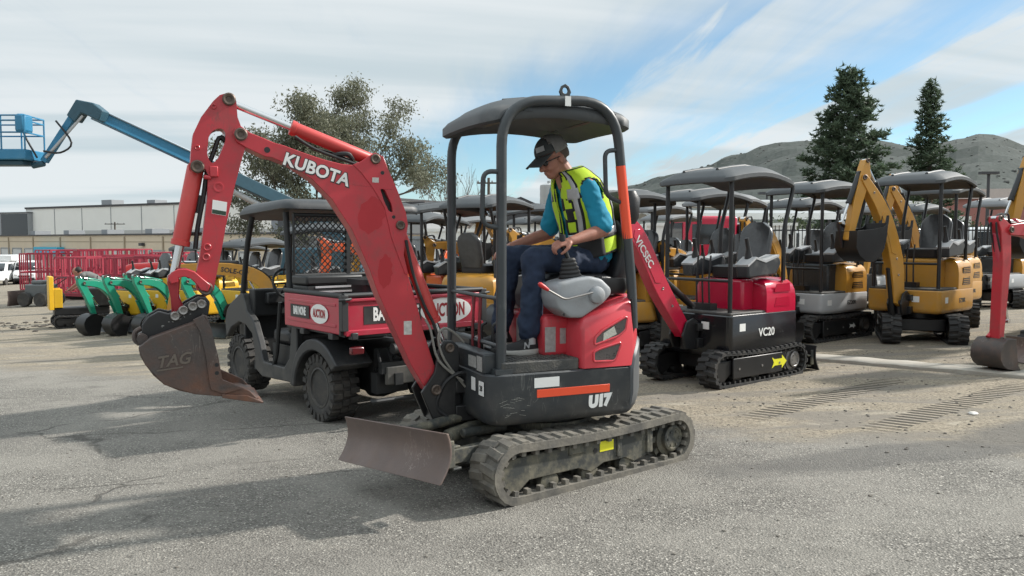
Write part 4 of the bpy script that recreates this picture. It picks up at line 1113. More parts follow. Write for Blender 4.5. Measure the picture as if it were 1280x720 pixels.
def excavator(name, label, loc, rz, spec, group=None, scale=1.):
    E = thing(name, label, 'excavator', loc, rz, group, scale)
    lo, ho, bo = spec['lower'], spec['hood'], spec['boom']
    tw = spec.get('twist', 0.)
    fine = spec.get('fine', True)
    for s in (1, -1):
        tr = crawler(E, s * .40, -.85, .85, .40, .23, spec.get('rub', RUBN), BLK, lug=.022, pitch=.085, inner=fine, fine=False, side=s)
        tr.rotation_euler.z = tw
        m = MB(); m.b2((-.36, s * .485, .10), (.52, s * .51, .315))
        tc_ = m.build('track_cover', BLK, tr, bevel=.008)
        if spec.get('arrow'):
            m = MB(); ar = [(-.42, 0), (-.30, .075), (-.30, .035), (-.12, .035), (-.05, .06), (-.10, 0), (-.05, -.06), (-.12, -.035), (-.30, -.035), (-.30, -.075)]
            kx = spec.get('arrowscale', 1)
            m.prism([(-.12 + x * .75 * kx, .21 + z * kx) for x, z in ar], s * .5095, s * .5125); m.build('arrow_mark', spec['arrow'], tr)
            m = MB()
            for bx in (-.3, .02, .42):
                m.cyl((bx, s * .51, .20), (bx, s * .516, .20), .014, seg=8)
            m.build('bolt', STEEL, tr)
    bx = spec.get('blade', 1)
    b = blade(E, 1.06, -.52, .52, .04, .33, spec.get('blademat', BLK), UND, .4, 0); b.rotation_euler.z = tw + (pi if bx < 0 else 0)
    m = MB(); m.prism(fil2([(-.45, -.3), (.45, -.3), (.45, .3), (-.45, .3)], .05), .16, .32, 'z'); m.b2((-.3, -.36, .14), (-.18, .36, .24)); m.b2((.2, -.36, .14), (.32, .36, .24)); m.cyl((0, 0, .3), (0, 0, .44), .28, seg=28)
    u = m.build('undercarriage', BLK, E, bevel=.008 if fine else 0); u.rotation_euler.z = tw
    pl = plan_body(.49, .56, .80, 12, .06)
    zb, zt = spec.get('zb', .41), spec.get('zt', .74)
    m = MB(); m.loft([ring_z(pl, zb, .05), ring_z(pl, zb + .025, .012), ring_z(pl, zb + .06, 0), ring_z(pl, zt - .012, 0), ring_z(pl, zt, .012)])
    LB = m.build('lower_body', lo, E)
    if spec.get('text'):
        lettering('lettering', spec['text'], spec.get('tsize', .10), spec.get('tmat', WHT), LB, (spec.get('tx', -.22), .4915, zb + (zt - zb) * spec.get('tz', .55)), (-1, 0, 0), (0, 0, 1), off=.002)
    for a_, b_ in (((.559, .12, zt - .16), (.5625, .22, zt - .08)), ((.30, .4895, zt - .17), (.40, .4925, zt - .09))):
        m = MB(); m.b2(a_, b_); m.build('sticker', WHT, LB)
    hp = [(x, y) for (x, y) in plan_body(.485, .56, .79, 12, .06) if x < -.10] + [(-.08, -.485), (-.08, .485)]
    hp = sorted(hp, key=lambda q: atan2(q[1], q[0] + .35))
    C0 = -.36; zh = spec.get('zh', 1.12)
    m = MB(); m.loft([ring_z(hp, zt + .002, .0, C0), ring_z(hp, zh - .20, 0, C0), ring_z(hp, zh - .12, .012, C0), ring_z(hp, zh - .06, .038, C0), ring_z(hp, zh - .02, .08, C0), ring_z(hp, zh + .008, .16, C0), ring_z(hp, zh + .016, .28, C0)])
    HD = m.build('hood', ho, E, angle=50)
    for (x0, x1, z0, z1) in ((-.52, -.22, zt + .22, zt + .30), (-.52, -.22, zt + .06, zt + .15)):
        for s in (1, -1):
            m = MB()
            m.prism(fil2([(x0, z0), (x1, z0), (x1 - .03, z1), (x0 + .02, z1 + .02)], .015), s * .483, s * .4885)
            gr = m.build('grille', spec.get('grille', BLK), HD)
            m = MB()
            for k in range(4):
                z = z0 + .012 + (z1 - z0 - .01) * k / 3
                m.b2((x0 + .02, s * .486, z), (x1 - .03, s * .4905, z + .008))
            m.build('louvre', spec.get('louvre', ho), gr)
    m = MB(); m.b2((-.10, -.47, zt - .004), (.53, .47, zt + .028)); m.build('deck', spec.get('deckmat', DECK), E, bevel=.01)
    m = MB(); m.b2((-.12, -.30, zt), (.10, .30, zh + .0)); m.build('seat_base', spec.get('basemat', ho), E, bevel=.03)
    zc = zh + .06
    m = MB(); m.loft([rrect(-.25, 0, .24, .22, .07, zc - .05), rrect(-.25, 0, .25, .23, .08, zc), rrect(-.24, 0, .25, .23, .08, zc + .07), rrect(-.24, 0, .20, .18, .08, zc + .09)]); m.build('seat_cushion', SEAT, E, angle=60)
    m = MB(); m.loft(backrest_rings(-.47, zc + .05, .13, .215, .52, .11)); m.build('backrest', spec.get('seat', SEATG), E, angle=60)
    for s in (1, -1):
        m = MB()
        c_ = fil2([(.20, zh + .02), (.22, zh + .16), (.08, zh + .24), (-.10, zh + .20), (-.34, zh + .26), (-.40, zh + .18), (-.30, zh + .05)], .03)
        m.prism(c_, s * .29, s * .45); cn = m.build('console', spec.get('console', CHAR), E, bevel=.02)
        m = MB()
        lid = [(.225, zh + .165), (.08, zh + .25), (-.10, zh + .21), (-.34, zh + .27), (-.345, zh + .25), (-.10, zh + .185), (.075, zh + .225), (.215, zh + .145)]
        m.prism(lid, s * .285, s * .455); m.build('console_trim', LGREY, cn)
        m = MB(); m.tube([(.08, s * .36, zh + .22), (.09, s * .36, zh + .33), (.12, s * .355, zh + .45)], [.05, .024, .022], 12); m.build('joystick', BLK, cn)
    if fine:
        m = MB()
        for y in (-.12, -.04, .05): m.tube([(.34, y, zt + .02), (.36, y, zt + .35), (.33, y, zt + .62)], .011, 6)
        m.b2((.30, -.2, zt), (.42, .12, zt + .1))
        m.build('travel_lever', BLK, E)
    # canopy: four tube posts, front rail and moulded roof
    zr = spec.get('zr', 2.30)
    for s in (1, -1):
        m = MB(); m.tube(fillet([(.49, s * .43, zt), (.49, s * .43, zr - .07), (.30, s * .40, zr - .04)], .12, 5), .024, 10); m.build('canopy_post', BLK, E)
        m = MB(); m.tube(fillet([(-.46, s * .43, zh - .02), (-.46, s * .43, zr - .62), (-.64, s * .43, zr - .12), (-.42, s * .40, zr - .05)], .10, 5), .024, 10); m.build('canopy_post', BLK, E)
    m = MB(); m.cyl((.49, -.43, zt + .36), (.49, .43, zt + .36), .017, seg=8); m.build('front_rail', BLK, E)
    roof_shell(E, spec.get('rx', -.72), .62, .50, zr, spec.get('roof', ROOFM), 1, .085)
    # boom
    m = MB()
    for s in (-1, 1): m.prism([(.84, .54), (.78, .40), (.60, .38), (.56, .66), (.66, .72), (.78, .68)], s * .075, s * .10)
    m.b2((.50, -.14, .40), (.64, .14, .50)); m.b2((.50, -.14, .58), (.64, .14, .66)); m.cyl((.66, 0, .38), (.66, 0, .68), .07)
    spo = m.build('swing_post', BLK, E, bevel=.006)
    parts = boom_group(E, spec['pose'], bo, spec.get('armmat', bo), spec.get('ram', BLK), spec.get('bucket', BLK), fine=fine)
    if spec.get('boomtext'):
        P0, P1, sz = spec['boomtext']
        B = parts[0]; c = (Vector(P0) + Vector(P1)) / 2
        lettering('lettering', spec['btext'], sz, spec.get('btmat', WHT), B, (c.x, .0720, c.y), (P1[0] - P0[0], 0, P1[1] - P0[1]), (0, 0, 1), off=.002)
    swing(parts, spec.get('swing', 0.))
    return E

POSE_REACH = dict(ramfoot=(.58, .84), boom=[(.72, .56), (1.12, 1.05), (1.52, 1.62), (2.05, 1.95)], arm=[(2.15, 2.18), (2.25, 1.10)], bang=-.3)
POSE_TUCK = dict(boom=[(.74, .56), (.82, 1.15), (1.05, 1.75), (1.42, 2.22)], arm=[(1.36, 2.44), (1.62, 1.40)], bang=-1.5, w=[.085, .115, .10, .055], tworams=False)
POSE_LOW = dict(boom=[(.74, .56), (.98, 1.15), (1.35, 1.55), (1.85, 1.62)], arm=[(2.02, 1.76), (2.08, .72)], bang=-.1, w=[.075, .10, .09, .055])
POSE_DOWN = dict(boom=[(.72, .56), (.95, 1.20), (1.28, 1.62), (1.72, 1.78)], arm=[(1.78, 2.02), (2.02, .62)], bang=.35, w=[.075, .10, .09, .055], bw=.42)

vc = dict(lower=BLKG, hood=REDN, boom=REDN, text='VC20', tsize=.125, tx=-.08, tz=.55, zb=.30, rx=-.60, ramfoot=1, arrow=YST, blade=-1, pose=POSE_REACH, ram=BLK, zt=.76, seat=SEATG, armmat=REDN, grille=REDN, louvre=REDN,
          boomtext=((1.62, 1.70), (1.20, 1.15), .115), btext='VICSEC', roof=ROOFM)
E1 = excavator('mini_excavator', 'bright red new mini excavator with black skirt and a yellow arrow on its track', (2.40, 8.98, -.05), radians(218), vc)

yl = dict(lower=YEL, hood=YEL, boom=YEL, text='EZ20R', tsize=.085, tx=-.22, tz=.5, tmat=CHAR, arrow=WHT, arrowscale=.55, pose=POSE_TUCK, ram=BLK, zt=.72, zh=1.14, grille=BLK, swing=radians(-20), twist=radians(27), blade=-1, roof=ROOFM, basemat=YEL)
YL = at(1150, 12.0)
E2 = excavator('mini_excavator', 'yellow mini excavator facing the yard, boom raised in front of two dark conifers', YL, radians(222), yl, scale=1.06)
gy = dict(lower=LGREY, hood=YEL, boom=YEL, text='EZ20R', tsize=.085, tx=-.22, tz=.5, tmat=CHAR, arrow=WHT, arrowscale=.55, pose=POSE_LOW, ram=BLK, zt=.70, zh=1.12, grille=BLK, swing=radians(10), basemat=CHAR)
E3 = excavator('mini_excavator', 'grey skirted yellow mini excavator between the bright red one and the yellow one', at(1018, 12.6), radians(216), gy, scale=1.04)

PARKED = 'mini excavators parked in rows'
for e in (E1, E2, E3): e['group'] = PARKED
def more(src, label, loc, rz, scale=1.):
    c = copy_tree(src); c['label'] = label; c['group'] = PARKED
    c.location = loc; c.rotation_euler.z = radians(rz); c.scale = (scale,) * 3
    return c
more(E2, 'yellow mini excavator whose boom tip rises just behind the nearest yellow machine', at(1172, 14.2), 222, 1.05)
more(E2, 'yellow mini excavator cut by the right edge of the photo, boom tip in view', at(1356, 11.6), 215, 1.04)
yb = dict(yl); yb.update(pose=POSE_LOW, swing=0., fine=False, arrow=None, text='')
E4 = excavator('mini_excavator', 'yellow mini excavator whose canopy shows just behind the driven machine', at(775, 12.0), radians(214), yb, PARKED)
yd = dict(yb); yd.update(lower=LGREY, roof=ROOFL, pose=dict(POSE_DOWN, boom=[(.74, .56), (1.0, 1.0), (1.36, 1.32), (1.80, 1.42)], arm=[(1.95, 1.56), (1.95, .55)], bang=.1), zh=1.06, basemat=CHAR, rx=-.62)
E9 = excavator('mini_excavator', 'yellow mini excavator with pale roof, behind the seat of the bright red machine', at(905, 13.6), radians(226), yd, PARKED)
more(E4, 'yellow mini excavator with pale wrapped seat, behind the bright red excavator', at(872, 12.2), 216)
more(E9, 'pale roofed yellow mini excavator in the second row, its canopy beside a red truck', at(815, 15.2), 218)
more(E4, 'yellow mini excavator whose seat and console show beyond the driver knees', at(612, 12.9), 58, 1.02)
ob = dict(yb); ob.update(hood=ORG, boom=ORG, lower=BLK, basemat=ORG)
E5 = excavator('mini_excavator', 'orange mini excavator seen above the tailgate, left of the front post', at(548, 13.4), radians(210), ob, PARKED)
more(E4, 'yellow mini excavator left of the driver chest in the second row', at(660, 14.8), 205)
more(E5, 'orange mini excavator at the far left of the canopies, hidden by the red boom', at(524, 16.2), 70)
more(E9, 'yellow mini excavator far behind the nearest yellow one, left of its boom', at(1085, 18.5), 214)
more(E4, 'yellow mini excavator far behind, under the slim dark conifer', at(1142, 19.0), 216)
more(E9, 'yellow mini excavator far behind, in front of the pink building', at(1246, 17.5), 214)
tall = dict(yl); tall.update(pose=dict(boom=[(.74, .56), (.88, 1.2), (1.12, 1.85), (1.5, 2.3)], arm=[(1.46, 2.55), (1.75, 1.65)], bang=-1.2, w=[.085, .115, .10, .055]), swing=0., fine=False, arrow=None, text='')
E6 = excavator('mini_excavator', 'yellow mini excavator with its boom folded high, left of the driver vest', at(668, 19.5), radians(215), tall, PARKED)
for px, d, lab in ((540, 17.5, 'yellow mini excavator in the back row with canopy under the bare tree'), (592, 18.5, 'yellow mini excavator in the back row between bare tree and lattice pole'), (705, 18.0, 'yellow mini excavator in the back row behind the driver chest'), (752, 18.8, 'yellow mini excavator in the back row behind the driver backrest'), (838, 19.5, 'yellow mini excavator in the back row in front of the red truck')):
    more(E9 if px in (592, 752, 838) else E4, lab, at(px, d), 205 + (px * 7) % 19)
more(E3, 'grey skirted mini excavator half hidden behind the bright red one, second row', at(1000, 15.2), 222, 1.0)
rd = dict(lower=BLK, hood=RED, boom=RED, text='', pose=dict(boom=[(.74, .56), (1.0, 1.2), (1.42, 1.55), (1.95, 1.58)], arm=[(2.12, 1.70), (2.02, .40)], bang=.0, w=[.075, .10, .09, .055], bw=.34, redlink=True, bs=.66, bwid=.15), ram=REDU, bucket=pm('dark_bucket_steel', (.075, .062, .056), .55, .3, var=.4, vscale=6, dirt=.45, dirtcol=(.17, .10, .07), dscale=6, scr=.5), rub=RUBN, blademat=RUSTB)
E7 = excavator('mini_excavator', 'faded red mini excavator at the right edge, only its arm and resting bucket in view', (7.06, 9.5, .03), radians(206), rd, PARKED)

# green micro diggers at the left, arms folded down, yellow engine covers
gn = dict(lower=YELB, hood=YELB, boom=GRN, text='', pose=dict(boom=[(.74, .52), (.92, .90), (1.22, 1.16), (1.62, 1.22)], arm=[(1.74, 1.36), (1.36, .44)], bang=.45, w=[.07, .09, .085, .055], bw=.36), ram=GRN, bucket=BLK, zr=2.05, zt=.98, zh=1.24, basemat=YELB, fine=False)
G1 = excavator('mini_excavator', 'green mini digger with black canopy frame and yellow cover, nearest the red bucket', at(254, 17.4), radians(236), gn, 'green mini diggers in a row', .92)
def no_roof(root):
    for c in list(root.children):
        if c.name.split('.')[0] in ('canopy_roof', 'canopy_post', 'front_rail'): bpy.data.objects.remove(c)
G2 = copy_tree(G1); G2.location = at(216, 17.8); G2.rotation_euler.z = radians(238); G2['label'] = 'green mini digger without a canopy, middle of the green row'; no_roof(G2)
G3 = copy_tree(G2); G3.location = at(182, 18.1); G3.rotation_euler.z = radians(240); G3['label'] = 'green mini digger without a canopy, leftmost of the green row, beside the bending man'
G4 = copy_tree(G1); G4.location = at(318, 16.2); G4.rotation_euler.z = radians(232); G4['label'] = 'green mini digger with canopy, seen between the red arm and the utility vehicle cab'
for px, d, a, lab in ((232, 20.6, 233, 'green mini digger in the back of the green row, left of the red ram'), (262, 21.2, 239, 'green mini digger in the back of the green row, behind the red ram'), (298, 20.2, 235, 'green mini digger in the back row, behind the utility vehicle bonnet')):
    g_ = copy_tree(G2 if px != 298 else G1); g_.location = at(px, d); g_.rotation_euler.z = radians(a); g_['label'] = lab
so_ = dict(ob); so_.update(hood=GRN, boom=YEL, lower=GRN, basemat=ORG, pose=dict(boom=[(.74, .80), (1.0, 1.20), (1.5, 1.36), (2.3, 1.38)], arm=[(2.45, 1.50), (2.5, .60)], bang=.1, w=[.10, .12, .11, .08]), boomtext=((1.68, 1.375), (1.14, 1.285), .115), btext='SOLE-OP', btmat=CHAR, zr=2.1)
E8 = excavator('mini_excavator', 'orange and green mini excavator with lettered yellow boom beside the utility vehicle', at(398, 13.6), radians(192), so_, PARKED, .96)
LENSD = pm('dull_red_lens', (.11, .008, .012), .25, var=.2, coat=.3)
# ------------------------------------------------------------------ red utility vehicle behind the boom
BPL = pm('black_plastic', (.030, .031, .033), .5, var=.2, vscale=4, dirt=.35, dirtcol=(.12, .115, .10), dscale=5, bump=.08, bscale=150, low=(.2, .7, DUST, .3))
BPL2 = pm('dark_cab_plastic', (.015, .016, .017), .5, var=.25, dirt=.2, dirtcol=(.07, .065, .06))
V = thing('utility_vehicle', 'red and black utility vehicle with tipping bed, big knobbly tyres and black cab roof', 'utility vehicle', (-1.647, 7.015, -.26), radians(130))
CY = -.66
def wheel(x, y, s, R=.30, w=.25):
    m = MB(); h = w / 2; zc = R + .13
    m.lathe([(R * .58, -h * .82), (R * .66, -h * .96), (R * .84, -h), (R * .95, -h * .86), (R * .965, -h * .5), (R * .965, h * .5), (R * .95, h * .86), (R * .84, h), (R * .66, h * .96), (R * .58, h * .82)], (x, y, zc), (0, 1, 0), 40)
    n = 22
    for k in range(n):
        for (yo, ph, ww) in ((-.62, 0, .62), (.62, .5, .62), (0, .25, .5)):
            a = 2 * pi * (k + ph) / n
            M = Matrix.Rotation(-a, 3, 'Y') @ Matrix.Rotation(.35 * (1 if yo > 0 else -1 if yo < 0 else 0), 3, 'X') if False else Matrix.Rotation(-a, 3, 'Y')
            m.box((x + R * .965 * cos(a), y + yo * h, zc + R * .965 * sin(a)), (.042, h * ww, .05), M)
        for sd in (-1, 1):                              # shoulder lugs
            a = 2 * pi * (k + (0 if sd < 0 else .5)) / n
            m.box((x + R * .90 * cos(a), y + sd * h * .93, zc + R * .90 * sin(a)), (.065, .03, .045), Matrix.Rotation(-a, 3, 'Y'))
    t = m.build('wheel', TYRE, V, angle=35)
    m = MB(); m.lathe([(R * .58, -h * .8), (R * .62, -h * .9), (R * .60, -h * .98), (R * .54, -h * .96), (R * .50, -h * .3), (R * .30, -h * .15), (R * .26, -h * .4), (R * .14, -h * .42), (.02, -h * .42)] if False else [(R * .60, -h * .8), (R * .60, h * .80), (R * .615, h * .93), (R * .56, h * .95), (R * .50, h * .45), (R * .33, h * .35), (R * .27, h * .55), (R * .15, h * .58), (R * .12, h * .62)], (x, y, zc), (0, s, 0), 32)
    for k in range(5):
        a = 2 * pi * k / 5; m.cyl((x + R * .22 * cos(a), y + s * h * .5, zc + R * .22 * sin(a)), (x + R * .22 * cos(a), y + s * h * .66, zc + R * .22 * sin(a)), .012, seg=6)
    m.build('rim', BPL, t)
    return t
for x in (.16, 2.05):
    wheel(x, -.13, 1); wheel(x, -1.25, -1)
# chassis, axle, gearbox
m = MB()
for y in (-.45, -.9): m.b2((-.50, y - .04, .50), (2.3, y + .04, .60))
m.cyl((.16, -.2, .43), (.16, -1.2, .43), .05); m.cyl((2.05, -.2, .43), (2.05, -1.2, .43), .045)
m.lathe([(.05, -.2), (.15, -.12), (.17, 0), (.15, .12), (.05, .2)], (.16, CY, .44), (0, 1, 0), 20)
m.b2((-.15, -.95, .38), (.5, -.40, .78)); m.b2((-.46, -1.0, .60), (-.40, -.30, .70)); m.b2((-.40, -.60, .42), (-.30, -.28, .60))
m.cyl((-.42, -.5, .75), (-.2, -.45, .42), .035); m.cyl((-.42, -.86, .75), (-.2, -.9, .42), .035); m.cyl((-.5, -.95, .82), (-.5, -.38, .82), .045)
m.b2((-.60, CY - .035, .42), (-.25, CY + .035, .50)); m.b2((-.64, CY - .09, .40), (-.58, CY + .09, .52))
m.tube(fillet([(-.46, -.2, .38), (-.50, -.2, .38), (-.50, -1.1, .38), (-.46, -1.1, .38)], .03), .022, 8)
for k in range(7): m.tube(smooth2([(-.3, -.35 - .1 * k, .80), (-.38 - .03 * (k % 3), -.33 - .1 * k, .66), (-.25, -.38 - .09 * k, .5)]), .014, 6)
m.build('chassis', BPL2, V, bevel=.006)
m = MB(); m.b2((-.475, -.62, .50), (-.43, -.34, .66)); m.build('gearbox_cover', pm('dusty_cast_metal', (.07, .068, .062), .6, var=.3, dirt=.5, dirtcol=(.2, .18, .15)), V, bevel=.01)
# load bed
m = MB()
m.b2((-.44, -1.36, .945), (.70, .04, .975))
m.b2((.66, -1.36, .975), (.70, .04, 1.30))
m.build('bed_floor', BPL2, V)
for nm, y, s in (('bed_side', .05, 1), ('bed_side', -1.37, -1)):
    m = MB(); m.b2((-.42, y - .02, .965), (.68, y + .02, 1.27)); bs = m.build(nm, REDU, V, bevel=.008)
    m = MB(); m.b2((-.34, y + s * .018, 1.02), (.60, y + s * .026, 1.05)); m.b2((-.34, y + s * .018, 1.20), (.60, y + s * .026, 1.225)); m.build('pressed_rib', REDU, bs, bevel=.006)
    m = MB(); m.tube([(-.44, y, 1.29), (.70, y, 1.29)], .024, 10); m.build('bed_rail', BPL2, bs)
    m = MB(); m.b2((-.435, y - .03, .96), (-.405, y + .03, 1.31)); m.b2((-.30, y - .03, .915), (-.22, y + .035, .965)); m.b2((.25, y - .03, .915), (.33, y + .035, .965)); m.build('bed_bracket', STEEL if False else BPL, bs, bevel=.004)
    if s == 1:
        m = MB(); m.b2((.15, y + .026, 1.06), (.53, y + .0285, 1.175)); pt = m.build('sign_panel', BPL2, bs)
        lettering('lettering', 'BAR NONE', .10, WHT, bs, (.34, y + .0295, 1.118), (-1, 0, 0), (0, 0, 1), off=.004, sx=.50)
        m = MB(); m.cyl((0, 0, 0), (0, 0, .0025), 1, seg=36)
        m.v = [(-.045 + vx * .165, y + .026 + vz, 1.118 + vy * .085) for vx, vy, vz in m.v]; m.build('oval_badge', WHT, bs)
        lettering('lettering', 'AUCTION', .098, REDD, bs, (-.045, y + .0295, 1.118), (-1, 0, 0), (0, 0, 1), off=.0035, sx=.52)
xt = -.455
m = MB(); m.b2((xt - .015, -1.39, .965), (xt + .015, .055, 1.255))
m.prism([(xt - .015, 1.235), (xt - .035, 1.245), (xt - .035, 1.27), (xt + .01, 1.27), (xt + .01, 1.235)], -1.39, .055); m.prism([(xt - .013, .965), (xt - .03, .955), (xt - .03, 1.0), (xt - .013, 1.01)], -1.39, .055)
TG = m.build('tailgate', REDU, V, bevel=.006)
m = MB(); m.tube([(xt, .06, 1.295), (xt, -1.395, 1.295)], .023, 10); m.build('bed_rail', BPL2, TG)
m = MB(); m.b2((xt - .018, -.70, 1.045), (xt - .0155, -.12, 1.20)); m.build('sign_panel', BPL2, TG)
lettering('lettering', 'BAR NONE', .155, WHT, TG, (xt - .0188, -.44, 1.122), (0, -1, 0), (0, 0, 1), off=.006, sx=.60)
m = MB(); m.cyl((0, 0, 0), (0, 0, .003), 1, seg=40); m.v = [(xt - .0155 - vz, -.97 + vx * .28, 1.122 + vy * .118) for vx, vy, vz in m.v]; m.build('oval_badge', WHT, TG)
lettering('lettering', 'AUCTION', .165, REDD, TG, (xt - .0195, -.97, 1.122), (0, -1, 0), (0, 0, 1), off=.005, sx=.56)
for y in (.06, -1.40):
    m = MB(); m.b2((xt - .03, y - .03, 1.0), (xt + .03, y + .03, 1.30)); m.tube([(xt - .04, y - .05, 1.27), (xt - .06, y + .02, 1.265), (xt - .03, y + .06, 1.26)], .012, 8); m.build('tailgate_latch', BPL, TG, bevel=.006)
for y in (-.02, -.48, -1.3):
    m = MB(); m.b2((xt - .05, y - .03, .925), (xt + .02, y + .03, .985)); m.build('hinge', BPL, TG, bevel=.008)
# fenders
def arch(cx, R, x0, x1, z1, ytop0, ytop1, lip):
    m = MB(); pts = []
    for k in range(13):
        a = pi * (.02 + .76 * k / 12); pts.append((cx + R * cos(a), .36 + R * sin(a) * .98))
    outer = [(x1, .42), (x1, z1 - .10), (x1 - .10, z1), (x0 + .14, z1), (x0, z1 - .12), (x0, .46)] if False else None
    o2 = [(cx + (R + .07) * cos(pi * .80 * k / 12) * (1.06 if k in (0, 12) else 1), .40 + (R + .06) * sin(pi * .80 * k / 12)) for k in range(13)]
    m.prism(o2 + list(reversed(pts)), ytop0, ytop1); return m
arch(.14, .42, 0, 0, 0, -.32, .045, 0).build('fender', BPL, V, bevel=.015)
arch(.14, .42, 0, 0, 0, -1.36, -1.00, 0).build('fender', BPL, V, bevel=.015)
m = MB(); m.b2((-.515, -.10, .80), (-.46, .02, .865)); m.build('tail_light', LENSD, V, bevel=.012)
m = MB(); m.b2((-.515, -1.34, .80), (-.46, -1.22, .865)); m.build('tail_light', LENSD, V, bevel=.012)
# cab sides and front body
for s, y0, y1 in ((1, -.02, -.09), (-1, -1.29, -1.36)):
    m = MB()
    out = [(.62, .40), (1.45, .36), (1.62, .42), (1.64, .62), (1.70, .78), (1.86, .86), (2.05, .88), (2.28, .80), (2.42, .68), (2.46, .86), (2.40, .98), (2.30, 1.06), (1.98, 1.20), (1.92, 1.18), (1.84, 1.02), (1.66, .92), (1.52, .72), (1.42, .52), (.92, .52), (.80, .62), (.74, .92), (.70, 1.16), (.62, 1.16)]
    m.prism(out, y0, y1); m.build('side_panel', BPL, V, bevel=.012)
    m = MB(); m.tube(fillet([(.74, y0 - s * .02, .95), (.80, y0 - s * .02, 1.30), (.88, y0 - s * .03, 2.03)], .1), .030, 10); m.tube(fillet([(1.20, y0 - s * .02, .5), (1.12, y0 - s * .02, .62), (1.02, y0 - s * .02, 1.15)], .1), .022, 8); m.build('cab_post', BPL2, V)
    m = MB(); m.tube(fillet([(2.00, y0 - s * .03, 1.15), (1.86, y0 - s * .04, 1.75), (1.72, y0 - s * .05, 2.05)], .2), .030, 10); m.build('cab_post', BPL2, V)
m = MB(); m.b2((.70, -1.30, .40), (1.75, -.06, .50)); m.build('cab_floor', pm('worn_floor', (.12, .12, .12), .4, .3, var=.3, dirt=.4, dirtcol=(.2, .19, .17)), V)
m = MB(); m.b2((1.925, -1.28, .50), (1.975, -.04, 1.19)); m.b2((1.98, -1.16, .55), (2.40, -.16, .955)); m.build('firewall', BPL2, V, bevel=.01)
hr = []
for (x, hw, z0, z1) in ((1.99, .58, .965, 1.20), (2.06, .58, .965, 1.18), (2.2, .56, .94, 1.12), (2.42, .48, .86, 1.03), (2.54, .40, .80, .92)):
    hr.append([Vector((x, CY + p.x, p.y)) for p in [Vector((q.x, q.y)) for q in rrect(0, (z0 + z1) / 2, hw, (z1 - z0) / 2, .09, 0, 4)]])
m = MB(); m.loft(hr); m.build('hood', REDU, V, angle=50)
m = MB(); m.tube([(2.56, CY - .5, .62), (2.60, CY - .4, .6), (2.60, CY + .4, .6), (2.56, CY + .5, .62)], .04, 10); m.tube([(2.60, CY - .35, .6), (2.6, CY - .35, .9), (2.6, CY + .35, .9), (2.6, CY + .35, .6)], .025, 8); m.build('front_bumper', BPL, V)
m = MB(); m.b2((1.78, -1.26, .95), (1.92, -.08, 1.24)); m.b2((1.70, -.5, 1.08), (1.80, -.2, 1.2)); m.build('dashboard', BPL2, V, bevel=.02)
m = MB(); a = []
for k in range(24): a.append((1.60 + .06 * sin(2 * pi * k / 24), -.38 + .16 * cos(2 * pi * k / 24), 1.30 + .15 * sin(2 * pi * k / 24)))
m.tube(a, .014, 8, closed=True); m.cyl((1.60, -.38, 1.30), (1.78, -.38, 1.16), .02); m.cyl((1.6, -.53, 1.3), (1.6, -.23, 1.3), .01); m.build('steering_wheel', BPL2, V)
for y in (-.36, -.96):
    m = MB(); m.b2((.95, y - .25, .72), (1.38, y + .25, .86)); m.build('seat_cushion', SEAT, V, bevel=.04)
    m = MB(); m.prism([(.92, .84), (1.04, .84), (.92, 1.40), (.84, 1.40)], y - .25, y + .25); m.build('backrest', SEAT, V, bevel=.035)
m = MB(); m.b2((.84, -1.24, .50), (1.36, -.10, .72)); m.build('seat_base', BPL2, V)
# roof
m = MB()
rg = []
for (ins, z) in ((.05, 2.055), (0, 2.065), (0, 2.10), (.03, 2.135), (.09, 2.155), (.2, 2.16)):
    ring = rrect(1.26, CY - .04, .63 - ins, .75 - ins, .13, z, 5)
    for p in ring: p.z -= .10 * max(0, (p.x - 1.45) / .45) ** 2 + .012 * max(0, (.9 - p.x) / .3)
    rg.append(ring)
m.loft(rg); m.build('cab_roof', pm('cab_roof_plastic', (.040, .043, .046), .5, var=.15, dirt=.3, dirtcol=(.14, .135, .125), bump=.05, bscale=150), V, angle=50)
# rear screen: framed expanded-metal panel with glazing behind
m = MB(); sx_, ya, yb_, za, zb_ = .76, -.07, -1.27, 1.42, 2.00
m.tube([(sx_, ya, za), (sx_, yb_, za), (sx_, yb_, zb_), (sx_, ya, zb_)], .022, 8, closed=True)
m.b2((sx_ - .02, CY - .02 + .02, za), (sx_ + .02, CY + .02 + .02, zb_)); m.b2((sx_ - .01, ya, 1.30), (sx_ + .01, yb_, za)); SF = m.build('screen_frame', BPL2, V)
m = MB(); st_ = .062; hgt_ = zb_ - za
k = -int(hgt_ / st_) - 1
while True:
    y = ya - k * st_
    if y < yb_ - hgt_: break
    for s in (1, -1):
        pa = Vector((sx_, y, za if s > 0 else zb_)); pb = Vector((sx_, y - hgt_, zb_ if s > 0 else za))
        # clip to the frame
        def clip(p, q, yy): t = (yy - p.y) / (q.y - p.y); return p.lerp(q, t)
        if pb.y > ya or pa.y < yb_: continue
        if pa.y > ya: pa = clip(pa, pb, ya)
        if pb.y < yb_: pb = clip(pa, pb, yb_)
        if (pa - pb).length > .02: m.tube([pa, pb], .0065, 4)
    k += 1
m.build('wire_mesh', BPL2, SF)
